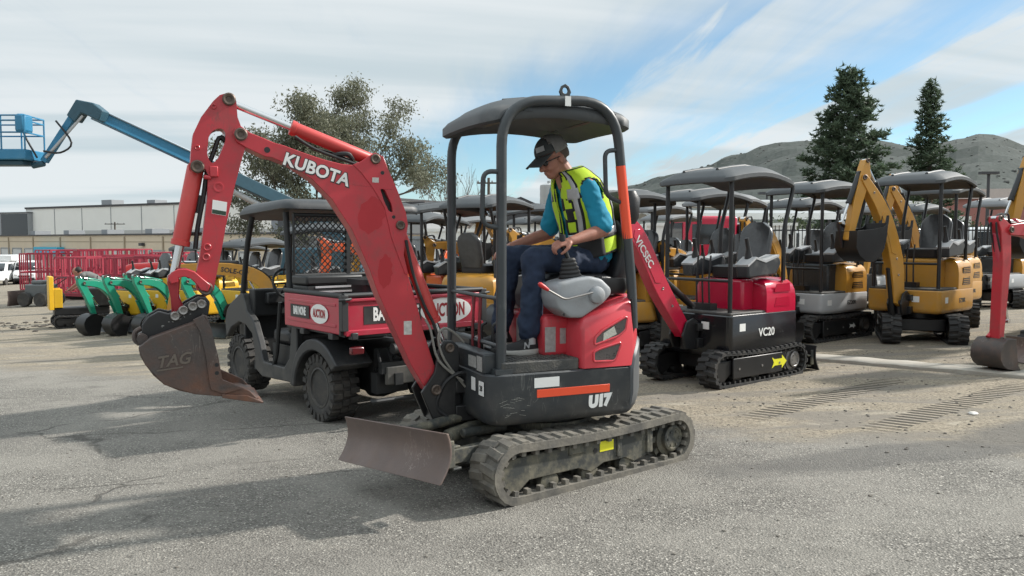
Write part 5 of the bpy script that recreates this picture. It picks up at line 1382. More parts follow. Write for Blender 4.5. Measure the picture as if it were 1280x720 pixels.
# ------------------------------------------------------------------ load in the bed
Vw = V.matrix_basis
def vloc(x, y, z):
    a = radians(130); return Vector((-1.647 + x * cos(a) - y * sin(a), 7.015 + x * sin(a) + y * cos(a), -.26 + z))
T = thing('tool_box', 'black tool box with two pale stripes in the red vehicle bed', 'tool box', vloc(.45, -.26, .975), radians(130))
m = MB(); m.b2((-.15, -.28, 0), (.15, .28, .37)); m.build('case', BPL2, T, bevel=.015)
m = MB(); m.b2((-.16, -.29, .372), (.16, .29, .46)); ld = m.build('lid', BPL2, T, bevel=.02)
for z in (.30, .345):
    m = MB(); m.b2((-.156, -.27, z), (-.149, .2, z + .018)); m.build('stripe', LGREY, T)
B_ = thing('tote_bin', 'open black plastic tote bin in the red vehicle bed', 'bin', vloc(.05, -.62, .975), radians(130))
m = MB(); zt_ = .43
def rr4(h1, h2, z): return rrect(0, 0, h1, h2, .05, z, 4)
m.loft([rr4(.13, .22, 0), rr4(.155, .27, zt_ - .05), rr4(.18, .30, zt_ - .05), rr4(.18, .30, zt_), rr4(.15, .265, zt_), rr4(.125, .21, .015)]); m.build('tub', BPL2, B_, angle=40)
SKY_AZ = 100; SKY_LOC = (0, 0, 0); EXPOSURE = 0.95
# ------------------------------------------------------------------ ground
def ground_material():
    m = bpy.data.materials.new('yard_surface'); m.use_nodes = True
    N = m.node_tree.nodes; L = m.node_tree.links; b = N['Principled BSDF']
    b.inputs['Roughness'].default_value = .92; b.inputs['Specular IOR Level'].default_value = .25
    tc = N.new('ShaderNodeTexCoord'); P = tc.outputs['Object']
    sp = N.new('ShaderNodeSeparateXYZ'); L.new(P, sp.inputs[0]); X, Y = sp.outputs[0], sp.outputs[1]
    def mth(op, a, b_=None, c=None, clamp=False):
        n = N.new('ShaderNodeMath'); n.operation = op; n.use_clamp = clamp
        for i, q in enumerate((a, b_, c)):
            if q is None: continue
            if isinstance(q, (int, float)): n.inputs[i].default_value = q
            else: L.new(q, n.inputs[i])
        return n.outputs[0]
    def noi(scale, detail=5, rough=.55, sc=(1, 1, 1), dist=0., rot=0):
        mp = N.new('ShaderNodeMapping'); mp.inputs['Scale'].default_value = sc; mp.inputs['Rotation'].default_value = (0, 0, radians(rot)); L.new(P, mp.inputs[0])
        n = N.new('ShaderNodeTexNoise'); n.inputs['Scale'].default_value = scale; n.inputs['Detail'].default_value = detail; n.inputs['Roughness'].default_value = rough; n.inputs['Distortion'].default_value = dist
        L.new(mp.outputs[0], n.inputs['Vector']); return n.outputs['Fac']
    def rng(v, a, b_, c=0., d=1.):
        n = N.new('ShaderNodeMapRange'); n.interpolation_type = 'SMOOTHSTEP'
        for i, q in zip(('From Min', 'From Max', 'To Min', 'To Max'), (a, b_, c, d)): n.inputs[i].default_value = q
        L.new(v, n.inputs['Value']); return n.outputs[0]
    def mix(f, a, b_):
        n = N.new('ShaderNodeMix'); n.data_type = 'RGBA'
        for k, q in (('A', a), ('B', b_)):
            if isinstance(q, tuple): n.inputs[k].default_value = q + (1,)
            else: L.new(q, n.inputs[k])
        if isinstance(f, (int, float)): n.inputs['Factor'].default_value = f
        else: L.new(f, n.inputs['Factor'])
        return n.outputs['Result']
    def gauss(cx, cy, rx, ry, rot):
        c, s = cos(rot), sin(rot)
        dx = mth('SUBTRACT', X, cx); dy = mth('SUBTRACT', Y, cy)
        u = mth('DIVIDE', mth('ADD', mth('MULTIPLY', dx, c), mth('MULTIPLY', dy, s)), rx); v = mth('DIVIDE', mth('SUBTRACT', mth('MULTIPLY', dy, c), mth('MULTIPLY', dx, s)), ry)
        return mth('SUBTRACT', 1, mth('SQRT', mth('ADD', mth('MULTIPLY', u, u), mth('MULTIPLY', v, v))))
    # worn asphalt: pale aggregate in a grey binder
    vo = N.new('ShaderNodeTexVoronoi'); vo.inputs['Scale'].default_value = 96; L.new(P, vo.inputs['Vector'])
    agg = N.new('ShaderNodeValToRGB'); e = agg.color_ramp.elements
    e[0].position = 0; e[0].color = (.045, .042, .037, 1); e[1].position = 1; e[1].color = (.60, .565, .50, 1)
    for p_, c_ in ((.3, (.165, .155, .138, 1)), (.6, (.235, .221, .196, 1)), (.85, (.30, .282, .25, 1))):
        q = e.new(p_); q.color = c_
    sepc = N.new('ShaderNodeSeparateColor'); L.new(vo.outputs['Color'], sepc.inputs[0]); L.new(sepc.outputs[0], agg.inputs['Fac'])
    asp = mix(rng(vo.outputs['Distance'], .25, .75), agg.outputs['Color'], (.14, .132, .118))
    asp = mix(mth('MULTIPLY', rng(noi(1.1, 7, .6), .40, .62), .55), asp, (.265, .249, .22))
    asp = mix(mth('MULTIPLY', rng(noi(.33, 6, .62, (1, 1.6, 1), .4), .48, .64), .55), asp, (.165, .154, .138))
    asp = mix(mth('MULTIPLY', rng(noi(2.4, 8, .7, (.35, 1.4, 1), .3, 12), .58, .72), .30), asp, (.33, .305, .262))
    v3 = N.new('ShaderNodeTexVoronoi'); v3.inputs['Scale'].default_value = 17; L.new(P, v3.inputs['Vector'])
    asp = mix(mth('MULTIPLY', rng(v3.outputs['Distance'], .16, .09), .75), asp, (.05, .047, .042))      # dark chips
    # cracks
    dn = N.new('ShaderNodeTexNoise'); dn.inputs['Scale'].default_value = 1.7; dn.inputs['Detail'].default_value = 7; L.new(P, dn.inputs['Vector'])
    ad = N.new('ShaderNodeVectorMath'); ad.operation = 'MULTIPLY_ADD'; ad.inputs[1].default_value = (.5, .35, 0); L.new(dn.outputs['Color'], ad.inputs[0]); mc = N.new('ShaderNodeMapping'); mc.inputs['Rotation'].default_value = (0, 0, radians(-9)); L.new(P, mc.inputs[0])
    mc2 = N.new('ShaderNodeMapping'); mc2.inputs['Scale'].default_value = (.28, 1.25, 1); L.new(mc.outputs[0], mc2.inputs[0]); L.new(mc2.outputs[0], ad.inputs[2])
    vc = N.new('ShaderNodeTexVoronoi'); vc.feature = 'DISTANCE_TO_EDGE'; vc.inputs['Scale'].default_value = .42; L.new(ad.outputs[0], vc.inputs['Vector'])
    crk = mth('MULTIPLY', rng(vc.outputs['Distance'], .0065, .0015), rng(noi(1.6, 5), .45, .56))
    asp = mix(mth('MULTIPLY', crk, .62), asp, (.055, .05, .045))
    # far part of the yard: smoother, paler, streaked
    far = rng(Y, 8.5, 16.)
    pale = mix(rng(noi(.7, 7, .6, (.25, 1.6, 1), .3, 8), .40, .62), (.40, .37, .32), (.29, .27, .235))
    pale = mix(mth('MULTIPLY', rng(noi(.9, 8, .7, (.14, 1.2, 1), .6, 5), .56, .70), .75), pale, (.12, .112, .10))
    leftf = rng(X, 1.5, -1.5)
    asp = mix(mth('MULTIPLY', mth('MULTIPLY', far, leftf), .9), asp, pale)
    # sandy dirt to the right
    w = mth('MULTIPLY', mth('SUBTRACT', noi(.8, 8, .65, (.6, 1.2, 1), .3), .5), 1.9)
    sd = mth('ADD', mth('ADD', mth('MULTIPLY', mth('SUBTRACT', X, 1.55), .50), mth('MULTIPLY', mth('SUBTRACT', Y, 6.40), .85)), w)
    dirtm = rng(sd, -.25, .35)
    dfine = noi(38, 8, .7)
    dirt = mix(rng(dfine, .38, .60), (.155, .130, .095), (.325, .28, .212))
    dirt = mix(mth('MULTIPLY', rng(noi(1.3, 8, .65, (.35, 1.6, 1), .5, 20), .46, .58), .9), dirt, (.19, .17, .142))
    dirt = mix(mth('MULTIPLY', rng(noi(3.5, 8, .7, (.4, 1.2, 1), .5, -15), .55, .68), .55), dirt, (.40, .36, .29))
    vp = N.new('ShaderNodeTexVoronoi'); vp.inputs['Scale'].default_value = 26; L.new(P, vp.inputs['Vector'])
    spk = mth('MULTIPLY', rng(vp.outputs['Distance'], .22, .12), rng(noi(4, 4), .52, .62))
    dirt = mix(mth('MULTIPLY', spk, .8), dirt, (.09, .085, .075))
    # two soft-edged darker bands mixed over the ground colour at the right
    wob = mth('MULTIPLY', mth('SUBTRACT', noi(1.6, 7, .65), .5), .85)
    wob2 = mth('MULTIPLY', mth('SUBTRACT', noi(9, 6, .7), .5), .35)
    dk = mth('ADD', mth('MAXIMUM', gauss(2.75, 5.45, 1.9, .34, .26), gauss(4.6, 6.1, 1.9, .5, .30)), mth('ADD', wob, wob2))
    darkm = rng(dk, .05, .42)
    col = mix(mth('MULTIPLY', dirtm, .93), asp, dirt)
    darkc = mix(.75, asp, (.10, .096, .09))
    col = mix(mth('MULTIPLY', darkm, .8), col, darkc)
    # oil stains and tyre scuffs
    oil = mth('MAXIMUM', rng(noi(.9, 4, .5, (1, 1, 1), .5), .66, .75), mth('MULTIPLY', rng(noi(5, 5, .6, (1, 1, 1), .5), .66, .72), .8))
    col = mix(mth('MULTIPLY', oil, .38), col, (.06, .056, .05))
    # track prints: pairs of lug-marked strips in the sand
    def strip(x0, y0, x1, y1, w_):
        d = Vector((x1 - x0, y1 - y0)); ln = d.length; d /= ln
        dx = mth('SUBTRACT', X, x0); dy = mth('SUBTRACT', Y, y0)
        u = mth('ADD', mth('MULTIPLY', dx, d.x), mth('MULTIPLY', dy, d.y)); v = mth('SUBTRACT', mth('MULTIPLY', dy, d.x), mth('MULTIPLY', dx, d.y))
        va = mth('ABSOLUTE', mth('ADD', v, mth('ADD', mth('MULTIPLY', mth('SUBTRACT', noi(1.2, 3), .5), .1), mth('MULTIPLY', mth('SUBTRACT', noi(14, 4), .5), .10))))
        inside = mth('MULTIPLY', rng(va, w_ * .5, w_ * .40), mth('MULTIPLY', rng(u, -.2, .4), rng(u, ln + .2, ln - .5)))
        ph = mth('SINE', mth('ADD', mth('MULTIPLY', u, 2 * pi / .105), mth('MULTIPLY', v, 9)))
        return inside, mth('MULTIPLY', inside, rng(ph, -.55, .25))
    ins, lug = None, None
    for q in ((2.0, 6.7, 4.2, 8.55, .30), (2.8, 6.15, 5.2, 8.0, .30)):
        a, c = strip(*q)
        ins = a if ins is None else mth('MAXIMUM', ins, a); lug = c if lug is None else mth('MAXIMUM', lug, c)
    fade = rng(noi(2.2, 5), .22, .40)
    lug = mth('MULTIPLY', lug, fade)
    col = mix(mth('MULTIPLY', lug, .92), col, (.052, .045, .036))
    col = mix(mth('MULTIPLY', mth('SUBTRACT', mth('MULTIPLY', ins, fade), lug, None, True), .35), col, (.36, .315, .25))
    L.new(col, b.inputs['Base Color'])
    hgt = mth('ADD', mth('MULTIPLY', vo.outputs['Distance'], mth('SUBTRACT', .012, mth('MULTIPLY', dirtm, .008))), mth('MULTIPLY', mth('MULTIPLY', dfine, dirtm), .02))
    hgt = mth('ADD', hgt, mth('MULTIPLY', lug, -.05)); hgt = mth('ADD', hgt, mth('MULTIPLY', crk, -.015)); hgt = mth('ADD', hgt, mth('MULTIPLY', mth('MULTIPLY', noi(6, 5), dirtm), .05))
    bp = N.new('ShaderNodeBump'); bp.inputs['Strength'].default_value = .55; bp.inputs['Distance'].default_value = 1.0
    L.new(hgt, bp.inputs['Height']); L.new(bp.outputs['Normal'], b.inputs['Normal'])
    return m
def axis(vals): return sorted(set(vals))
xs = axis([-2500, -1200, -600, -300, -150, -90] + [-50 + 2 * i for i in range(15)] + [-20 + i for i in range(12)] + [-8 + .5 * i for i in range(40)] + [12, 13, 14, 15, 17, 22, 30, 50, 90, 200, 500, 1200, 2500])
ys = axis([-60, -20, -8, -4, -2, 0, 1.4] + [2 + .4 * i for i in range(40)] + [18 + i for i in range(14)] + [32 + 3 * i for i in range(13)] + [70.4, 80, 100, 150, 250, 500, 1000, 2500])
m = MB(); nx = len(xs)
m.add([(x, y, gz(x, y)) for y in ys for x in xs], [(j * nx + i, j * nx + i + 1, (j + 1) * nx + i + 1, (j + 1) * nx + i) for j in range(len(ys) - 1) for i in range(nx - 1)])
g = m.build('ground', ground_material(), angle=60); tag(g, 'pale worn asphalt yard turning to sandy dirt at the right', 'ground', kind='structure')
# ------------------------------------------------------------------ kerb, stones
KER = pm('kerb_concrete', (.36, .335, .29), .9, var=.2, vscale=5, dirt=.5, dirtcol=(.22, .195, .155), dscale=4, bump=.4, bscale=40)
m = MB(); a, b = Vector((1.0, 13.55, 0)), Vector((7.6, 5.9, 0)); d = (b - a).normalized(); nn = Vector((-d.y, d.x, 0)); rings = []
for i in range(45):
    p = a.lerp(b, i / 44); z = gz(p.x, p.y); w_ = .19 + .02 * noise.noise(p * 2); h = .045 + .014 * noise.noise(p * 3 + Vector((5, 1, 0)))
    rings.append([Vector((p.x + nn.x * k, p.y + nn.y * k, z + q)) for k, q in ((-w_, -.05), (-w_, h - .015), (-w_ + .02, h), (w_ - .02, h), (w_, h - .015), (w_, -.05))])
m.loft(rings); tag(m.build('kerb', KER), 'low pale concrete strip crossing the sandy ground at the right', 'kerb', kind='structure')
rs = random.Random(4)
def stone(mb, x, y, r, fl=.6):
    n = 7; vs = []; c = Vector((x, y, gz(x, y) + r * fl * .35)); k0 = rs.random() * 6
    for j, (zz, rr) in enumerate(((-.6, .7), (.0, 1.), (.55, .6))):
        for i in range(n):
            an = 2 * pi * i / n + k0; q = r * rr * rs.uniform(.7, 1.2); vs.append(c + Vector((cos(an) * q, sin(an) * q * .8, zz * r * fl)))
    fs = [(j * n + i, j * n + (i + 1) % n, (j + 1) * n + (i + 1) % n, (j + 1) * n + i) for j in range(2) for i in range(n)] + [tuple(range(2 * n, 3 * n)), tuple(range(n - 1, -1, -1))]
    mb.add(vs, fs)
m = MB()
for i in range(1500):
    if rs.random() < .62:
        x = rs.uniform(.8, 7.5); y = rs.uniform(5.0, 10.8)
        if (x - 1.55) * .5 + (y - 6.65) * .85 < -.4: continue
    else:
        x = rs.uniform(-4, 4.2); y = rs.uniform(2.8, 9)
    stone(m, x, y, rs.choice((.004, .005, .006, .007, .009, .012, .016 if x > 2 else .006)))
tag(m.build('gravel', pm('gravel_stone', (.15, .135, .115), .9, var=.5, vscale=3), angle=0), 'small grey stones scattered over sand and asphalt', 'gravel', kind='stuff')
m = MB()
for i in range(110):
    px = rs.uniform(0, 110); d_ = rs.gauss(20.5, .9); p = at(px + rs.uniform(-10, 10), d_); stone(m, p.x, p.y, rs.choice((.02, .03, .05, .08)), .45)
tag(m.build('dirt_clods', pm('dark_soil', (.07, .06, .05), .95, var=.3), angle=0), 'dark soil clods dropped on the pale yard at the left', 'soil', kind='stuff')
m = MB(); stone(m, 3.86, 6.62, .05, .45); tag(m.build('white_rock', pm('white_rock_face', (.6, .58, .54), .8, var=.1)), 'single white rock lying on the sand at the right', 'rock')

# ------------------------------------------------------------------ hills
hill = pm('hill_scrub', (.030, .041, .036), .95, var=.4, vscale=.05, dirt=.55, dirtcol=(.070, .076, .072), dscale=.11, bump=1., bscale=.3)
def speckle(m, scale, col, lo, hi):
    """Dark bushes dotted over the slope."""
    N = m.node_tree.nodes; L = m.node_tree.links; b = N['Principled BSDF']; src = b.inputs['Base Color'].links[0].from_socket
    tc = [n for n in N if n.type == 'TEX_COORD'][0]; n = N.new('ShaderNodeTexNoise'); n.inputs['Scale'].default_value = scale; n.inputs['Detail'].default_value = 5; n.inputs['Roughness'].default_value = .7
    L.new(tc.outputs['Object'], n.inputs['Vector']); r = N.new('ShaderNodeMapRange'); r.inputs['From Min'].default_value = lo; r.inputs['From Max'].default_value = hi; L.new(n.outputs['Fac'], r.inputs['Value'])
    x = N.new('ShaderNodeMix'); x.data_type = 'RGBA'; x.inputs['B'].default_value = col + (1,); L.new(r.outputs[0], x.inputs['Factor']); L.new(src, x.inputs['A']); L.new(x.outputs['Result'], b.inputs['Base Color'])
speckle(hill, .32, (.020, .030, .024), .50, .62)
speckle(hill, .22, (.11, .108, .10), .62, .70)
ridge = [(300, 291), (560, 288), (640, 280), (700, 262), (740, 250), (790, 234), (830, 223), (870, 213), (910, 201), (960, 186), (1000, 178), (1050, 176), (1110, 178), (1130, 182), (1170, 181), (1195, 175), (1218, 171), (1240, 175), (1280, 186), (1340, 180), (1420, 172), (1520, 190), (1700, 205), (2000, 240), (2600, 280)]
def ridge_y(px):
    for i in range(len(ridge) - 1):
        if ridge[i][0] <= px <= ridge[i + 1][0]:
            t = (px - ridge[i][0]) / (ridge[i + 1][0] - ridge[i][0]); t = t * t * (3 - 2 * t) * .5 + t * .5
            return ridge[i][1] * (1 - t) + ridge[i + 1][1] * t
    return 292
m = MB(); cols = [300 + 9 * i for i in range(250)]; rows = 30; vs = []
for j in range(rows + 1):
    t = j / rows; dd = 330 + 520 * t
    for px in cols:
        hz = (300 - ridge_y(px)) / 1000 * 760 + 1.5
        prof = (sin(pi / 2 * min(1, t / .83)) ** 1.25 if t < .83 else cos((t - .83) / .17 * pi / 2 * .8))
        x = (px - 640) / 1000 * dd
        q = Vector((x, dd, 0))
        n_ = noise.fractal(q * .012, 1., 2., 5) * 7 * (.3 + t) + noise.fractal(q * .06, .9, 2.1, 4) * 1.7
        z = -2 + (hz + 2) * prof * (dd / 760 if t < .83 else dd / 760) + n_ * min(1, (hz + 2) / 40) * (1 if t < .8 else .6)
        vs.append((x, dd, max(z, -3) if t > .02 else -4))
nc = len(cols)
m.add(vs, [(j * nc + i, j * nc + i + 1, (j + 1) * nc + i + 1, (j + 1) * nc + i) for j in range(rows) for i in range(nc - 1)])
h_ = m.build('hills', hill, angle=0); tag(h_, 'grey green rocky hills beyond the yard', 'hills', kind='structure')
rk = MB()
hv = [Vector(v) for v in vs]
for k in range(900):
    j = rs.randrange(8, rows - 4); i = rs.randrange(40, nc - 60); p = hv[j * nc + i].lerp(hv[(j + 1) * nc + i + 1], rs.random())
    if p.z < 12: continue
    r = rs.uniform(.5, 1.0) + 1.3 * rs.random() ** 4; rk.ell(p, (r, r, r * .7), None, 6, 4)
tag(rk.build('hill_boulders', pm('boulder_granite', (.11, .108, .10), .9, var=.2), angle=0), 'pale boulders strewn over the hillside', 'boulders', kind='stuff')

# ------------------------------------------------------------------ trees
BARK = pm('tree_bark', (.10, .082, .065), .9, var=.35, vscale=4, bump=.4, bscale=20)
def leafmat(name, c, var=.35):
    if name in _M: return _M[name]
    m = pm(name, c, .6, var=var, vscale=.9, spec=.3)
    N = m.node_tree.nodes; L = m.node_tree.links; b = N['Principled BSDF']; out = N['Material Output']
    t = N.new('ShaderNodeBsdfTranslucent'); t.inputs['Color'].default_value = tuple(min(1, k * 1.3) for k in c) + (1,)
    mx = N.new('ShaderNodeMixShader'); mx.inputs[0].default_value = .25
    L.new(b.outputs[0], mx.inputs[1]); L.new(t.outputs[0], mx.inputs[2]); L.new(mx.outputs[0], out.inputs['Surface'])
    return m
def branch(mb, p, d, l, r, depth, rnd, tips, spread=.6, up=.15, kids=(2, 4), ratio=.72, rr=.62, seg=6):
    pts = [p.copy()]; q = p.copy(); dd = d.copy(); n = 4
    for i in range(n):
        dd = (dd + Vector((rnd.uniform(-1, 1), rnd.uniform(-1, 1), rnd.uniform(-.6, 1) + up)) * .16).normalized(); q = q + dd * l / n; pts.append(q.copy())
    mb.tube(pts, [r * (1 - (1 - rr) * i / n) for i in range(n + 1)], seg if depth > 1 else 4, caps=False)
    if depth <= 0: tips.append((q, dd)); return
    for k in range(rnd.randint(*kids)):
        ax = dd.orthogonal().normalized(); ax.rotate(Matrix.Rotation(rnd.uniform(0, 2 * pi), 3, dd)); nd = dd.copy(); nd.rotate(Matrix.Rotation(rnd.uniform(.35, 1) * spread, 3, ax))
        s_ = pts[rnd.choice((2, 3, 4, 4))]
        branch(mb, s_, nd, l * ratio * rnd.uniform(.75, 1.15), r * rr * rnd.uniform(.75, 1), depth - 1, rnd, tips, spread, up, kids, ratio, rr, seg)
    if depth <= 2: tips.append((q, dd))
def leaves(mb, tips, n, rad, size, rnd, droop=.3, flat=1.):
    for q, dd in tips:
        for k in range(int(n * rnd.uniform(.4, 1.5))):
            o = Vector((rnd.gauss(0, 1), rnd.gauss(0, 1), rnd.gauss(0, .8) * flat)) * rad; p = q + o
            u = Vector((rnd.uniform(-1, 1), rnd.uniform(-1, 1), rnd.uniform(-1, .5) - droop)).normalized(); w = u.orthogonal().normalized(); w.rotate(Matrix.Rotation(rnd.uniform(0, pi), 3, u))
            s_ = size * rnd.uniform(.6, 1.4)
            mb.add([p, p + u * s_ * .5 + w * s_ * .2, p + u * s_, p + u * s_ * .5 - w * s_ * .2], [(0, 1, 2, 3)])
rn = random.Random(21)
p0 = at(424, 38.) - Vector((0, 0, .0))
TE = thing('eucalyptus_tree', 'loose grey green broadleaf tree behind the red boom and vehicle roof', 'tree', p0, 0, None, 1.03)
tips = []; m = MB()
m.tube([(0, 0, -.2), (.05, 0, 1.2), (-.1, .1, 2.8)], [.30, .25, .22], 10)
for k in range(9):
    an = 2 * pi * k / 9 + rn.uniform(-.3, .3); el = rn.uniform(.5, 1.4)
    branch(m, Vector((-.08, .08, rn.uniform(1.2, 2.8))), Vector((cos(an) * cos(el), sin(an) * cos(el), sin(el))), rn.uniform(2.3, 3.1), .13, 4, rn, tips, .8, .06, (2, 3), .70)
m.build('trunk', BARK, TE, angle=60)
zs = sorted(q.z for q, _ in tips); 
lf = MB(); leaves(lf, [t for t in tips if rn.random() < .9], 120, .24, .14, rn, .5); 
o = lf.build('crown', leafmat('eucalyptus_leaf', (.15, .155, .105)), TE, angle=0, merge=False)
print('EUC', len(tips), min(q.x for q, _ in tips), max(q.x for q, _ in tips), zs[-1], len(lf.f))
pb = at(566, 36.)
TBt = thing('bare_tree', 'leafless grey branching tree above the canopies', 'tree', pb)
tips = []; m = MB(); m.tube([(0, 0, -.2), (0, .02, 1.0), (.03, 0, 1.9)], [.16, .13, .11], 8)
for k in range(7):
    an = 2 * pi * k / 7 + rn.uniform(-.3, .3); el = rn.uniform(.7, 1.3)
    branch(m, Vector((.02, 0, rn.uniform(1.4, 1.9))), Vector((cos(an) * cos(el), sin(an) * cos(el), sin(el))), rn.uniform(1.3, 1.8), .055, 3, rn, tips, .6, .25, (2, 4), .72, .6, 5)
m.build('trunk', pm('bare_bark', (.16, .135, .12), .9, var=.3), TBt, angle=60)
def conifer(name, label, loc, H, Rm, seed, clear=.12, power=.8, dens=1.):
    r = random.Random(seed); T_ = thing(name, label, 'tree', loc); m = MB(); m.tube([(0, 0, -.3), (.1, 0, H * .5), (0, .05, H * .98)], [H * .022, H * .014, .03], 8)
    lf = MB(); nb = int(120 * dens)
    for k in range(nb):
        t = (k + .5) / nb; z = H * (clear + (1 - clear) * t)
        rad = Rm * (1 - t) ** power * r.uniform(.35, 1.2) * (1 if t > .12 else .5 + t * 4) + .25
        an = k * 2.39996 + r.uniform(-.4, .4); d = Vector((cos(an), sin(an), .0)); pts = []
        for i in range(5):
            s_ = i / 4; pts.append(Vector((0, 0, z)) + d * rad * s_ + Vector((0, 0, (-.20 * s_ + .30 * s_ * s_) * rad)))
        m.tube(pts, [.05 * (1 - .7 * i / 4) for i in range(5)], 4, caps=False)
        for i in range(int((6 + rad * 13))):
            s_ = r.uniform(.25, 1.05) ** .7; c = Vector((0, 0, z)) + d * rad * s_ + Vector((0, 0, (-.20 * s_ + .30 * s_ * s_) * rad)) + Vector((r.gauss(0, .26), r.gauss(0, .26), r.gauss(0, .16)))
            for j in range(9):
                u = Vector((r.uniform(-1, 1), r.uniform(-1, 1), r.uniform(-.2, 1))).normalized(); w = u.orthogonal().normalized(); w.rotate(Matrix.Rotation(r.uniform(0, pi), 3, u)); L_ = r.uniform(.22, .46)
                lf.add([c - w * .065, c + u * L_, c + w * .065], [(0, 1, 2)])
    m.build('trunk', BARK, T_, angle=60); lf.build('crown', leafmat('conifer_needles', (.075, .108, .066), .5), T_, angle=0, merge=False); print(name, len(lf.f))
conifer('conifer_tree', 'broad dark conifer, the larger and left of two in front of the hills', at(1056, 60), 14.6, 4.3, 3, .06, .72, 1.25)
conifer('conifer_tree', 'slim dark conifer, the narrower and right of two in front of the hills', at(1157, 66), 14.9, 2.7, 8, .06, .85, .85)
def shrub(label, loc, r_, h, seed, c=(.045, .06, .025)):
    r = random.Random(seed); S = thing('shrub', label, 'shrub', loc); tips = []; m = MB()
    for k in range(6):
        an = r.uniform(0, 2 * pi); branch(m, Vector((0, 0, 0)), Vector((cos(an) * .5, sin(an) * .5, 1)).normalized(), h * .5, .03, 2, r, tips, .8, .2, (2, 3), .7)
    m.build('stem', BARK, S); lf = MB(); leaves(lf, tips, 26, r_ * .16, .16, r, 0); lf.build('foliage', leafmat('shrub_leaf', c), S, angle=0, merge=False)
shrub('rounded green shrub behind the fence left of the broad conifer', at(998, 33), 1.4, 2.8, 5)
shrub('low green shrub behind the fence under the slim conifer', at(1196, 40), 1.6, 2.6, 6)
shrub('olive green bush by the fence between the two conifers', at(1120, 36), 1.8, 3.2, 7, (.035, .05, .022))

# ------------------------------------------------------------------ buildings on the left
BEI = pm('beige_wall', (.60, .51, .39), .85, var=.08, vscale=.5, dirt=.25, dirtcol=(.50, .42, .32), dscale=.7)
WHW = pm('white_wall', (.78, .78, .75), .8, var=.05, vscale=.4)
GRW = pm('grey_wall', (.30, .315, .33), .8, var=.06, vscale=.4)
DKR = pm('dark_roof_edge', (.05, .05, .055), .6)
DOORW = pm('pale_roller_door', (.55, .56, .56), .5, var=.08)
def building(name, label, A, B, depth, z0, z1, wall, trim=.35, par=True):
    """Long block whose front runs from A to B (world x,y)."""
    A = Vector((A[0], A[1], 0)); Bv = Vector((B[0], B[1], 0)); d = Bv - A; L_ = d.length; rz = atan2(d.y, d.x)
    o = thing(name, label, 'building', (A.x, A.y, z0), rz)
    m = MB(); m.b2((0, 0, -.5), (L_, depth, z1 - z0)); m.build('wall', wall, o)
    m = MB(); m.b2((-.15, -.15, z1 - z0 + .004), (L_ + .15, depth + .15, z1 - z0 + trim)); m.build('roof', DKR, o)
    return o, L_
b1, L1 = building('warehouse', 'long beige warehouse with pale doors at the far left of the yard', (-74, 112), (-18, 66), 18, -2.75, 2.0, BEI, .16)
for k in range(17):
    x = 3 + k * 4.1
    if x > L1 - 3: break
    m = MB(); m.b2((x, -.03, -.3), (x + 2.9, .05, 3.1)); dr = m.build('roller_door', DOORW if k % 4 else GRW, b1)
    m = MB(); m.b2((x - .14, -.08, -.3), (x - .02, .04, 3.25)); m.b2((x + 2.92, -.08, -.3), (x + 3.04, .04, 3.25)); m.b2((x - .02, -.08, 3.12), (x + 2.92, .04, 3.25)); m.build('door_frame', GRW, dr)
m = MB(); m.b2((0, -.02, 4.0), (L1, .1, 4.12)); m.build('wall_band', pm('tan_band', (.40, .335, .25), .85), b1)
m = MB(); m.b2((46.5, -.4, 3.65), (47.1, -.05, 3.95)); m.build('wall_lamp', DKR, b1)
m = MB(); m.b2((20.5, -.9, 2.5), (27.5, -.1, 3.4)); m.build('awning', pm('cyan_awning', (.02, .38, .58), .5), b1)
b2_, L2 = building('warehouse', 'tall white warehouse with dark roof line behind the beige one', (-92, 152), (-20, 112), 30, -3, 7.3, WHW, .35)
m = MB(); m.b2((13, -.04, 3.5), (L2, .1, 6.2)); m.build('grey_panel', pm('pale_grey_panel', (.46, .465, .46), .8), b2_)
for k, (x, w_, h_) in enumerate(((14, 3, 1.3), (27, 2.2, 1.0), (41, 3.4, 1.2), (58, 2.4, 1.1))):
    m = MB(); m.b2((x, 6, 10.66), (x + w_, 8.5, 10.66 + h_)); m.build('roof_unit', GRW, b2_)
for k in range(9):
    m = MB(); m.b2((9 + k * 8.2, -.07, .5), (9.12 + k * 8.2, -.002, 10.2)); m.build('wall_joint', GRW, b2_)
for k in range(8):
    m = MB(); m.b2((1.6 + k * 8.2, -.12, 0), (1.78 + k * 8.2, -.002, 4.6)); m.build('downpipe', pm('tan_pipe', (.36, .30, .22), .7), b1)
for k in range(5):
    m = MB(); m.b2((6 + k * 11, 4, 4.92), (7.6 + k * 11, 6, 5.5)); m.build('roof_unit', GRW, b1)
b3, L3 = building('office_block', 'grey block with dark glass strip left of the white warehouse', (-130, 165), (-90.5, 150), 20, -3, 6.6, GRW, .12)
m = MB(); m.b2((L3 - 7, -.05, 3), (L3 - .1, .05, 9.4)); m.build('window', GLASS, b3)
b4, L4 = building('warehouse', 'grey warehouse end seen between the red arm and the utility vehicle', (-30, 100), (-10, 92), 20, -3, 5.6, GRW, .3)
m = MB(); m.b2((1, -.04, 1), (6, .06, 8.0)); m.build('window', GLASS, b4)
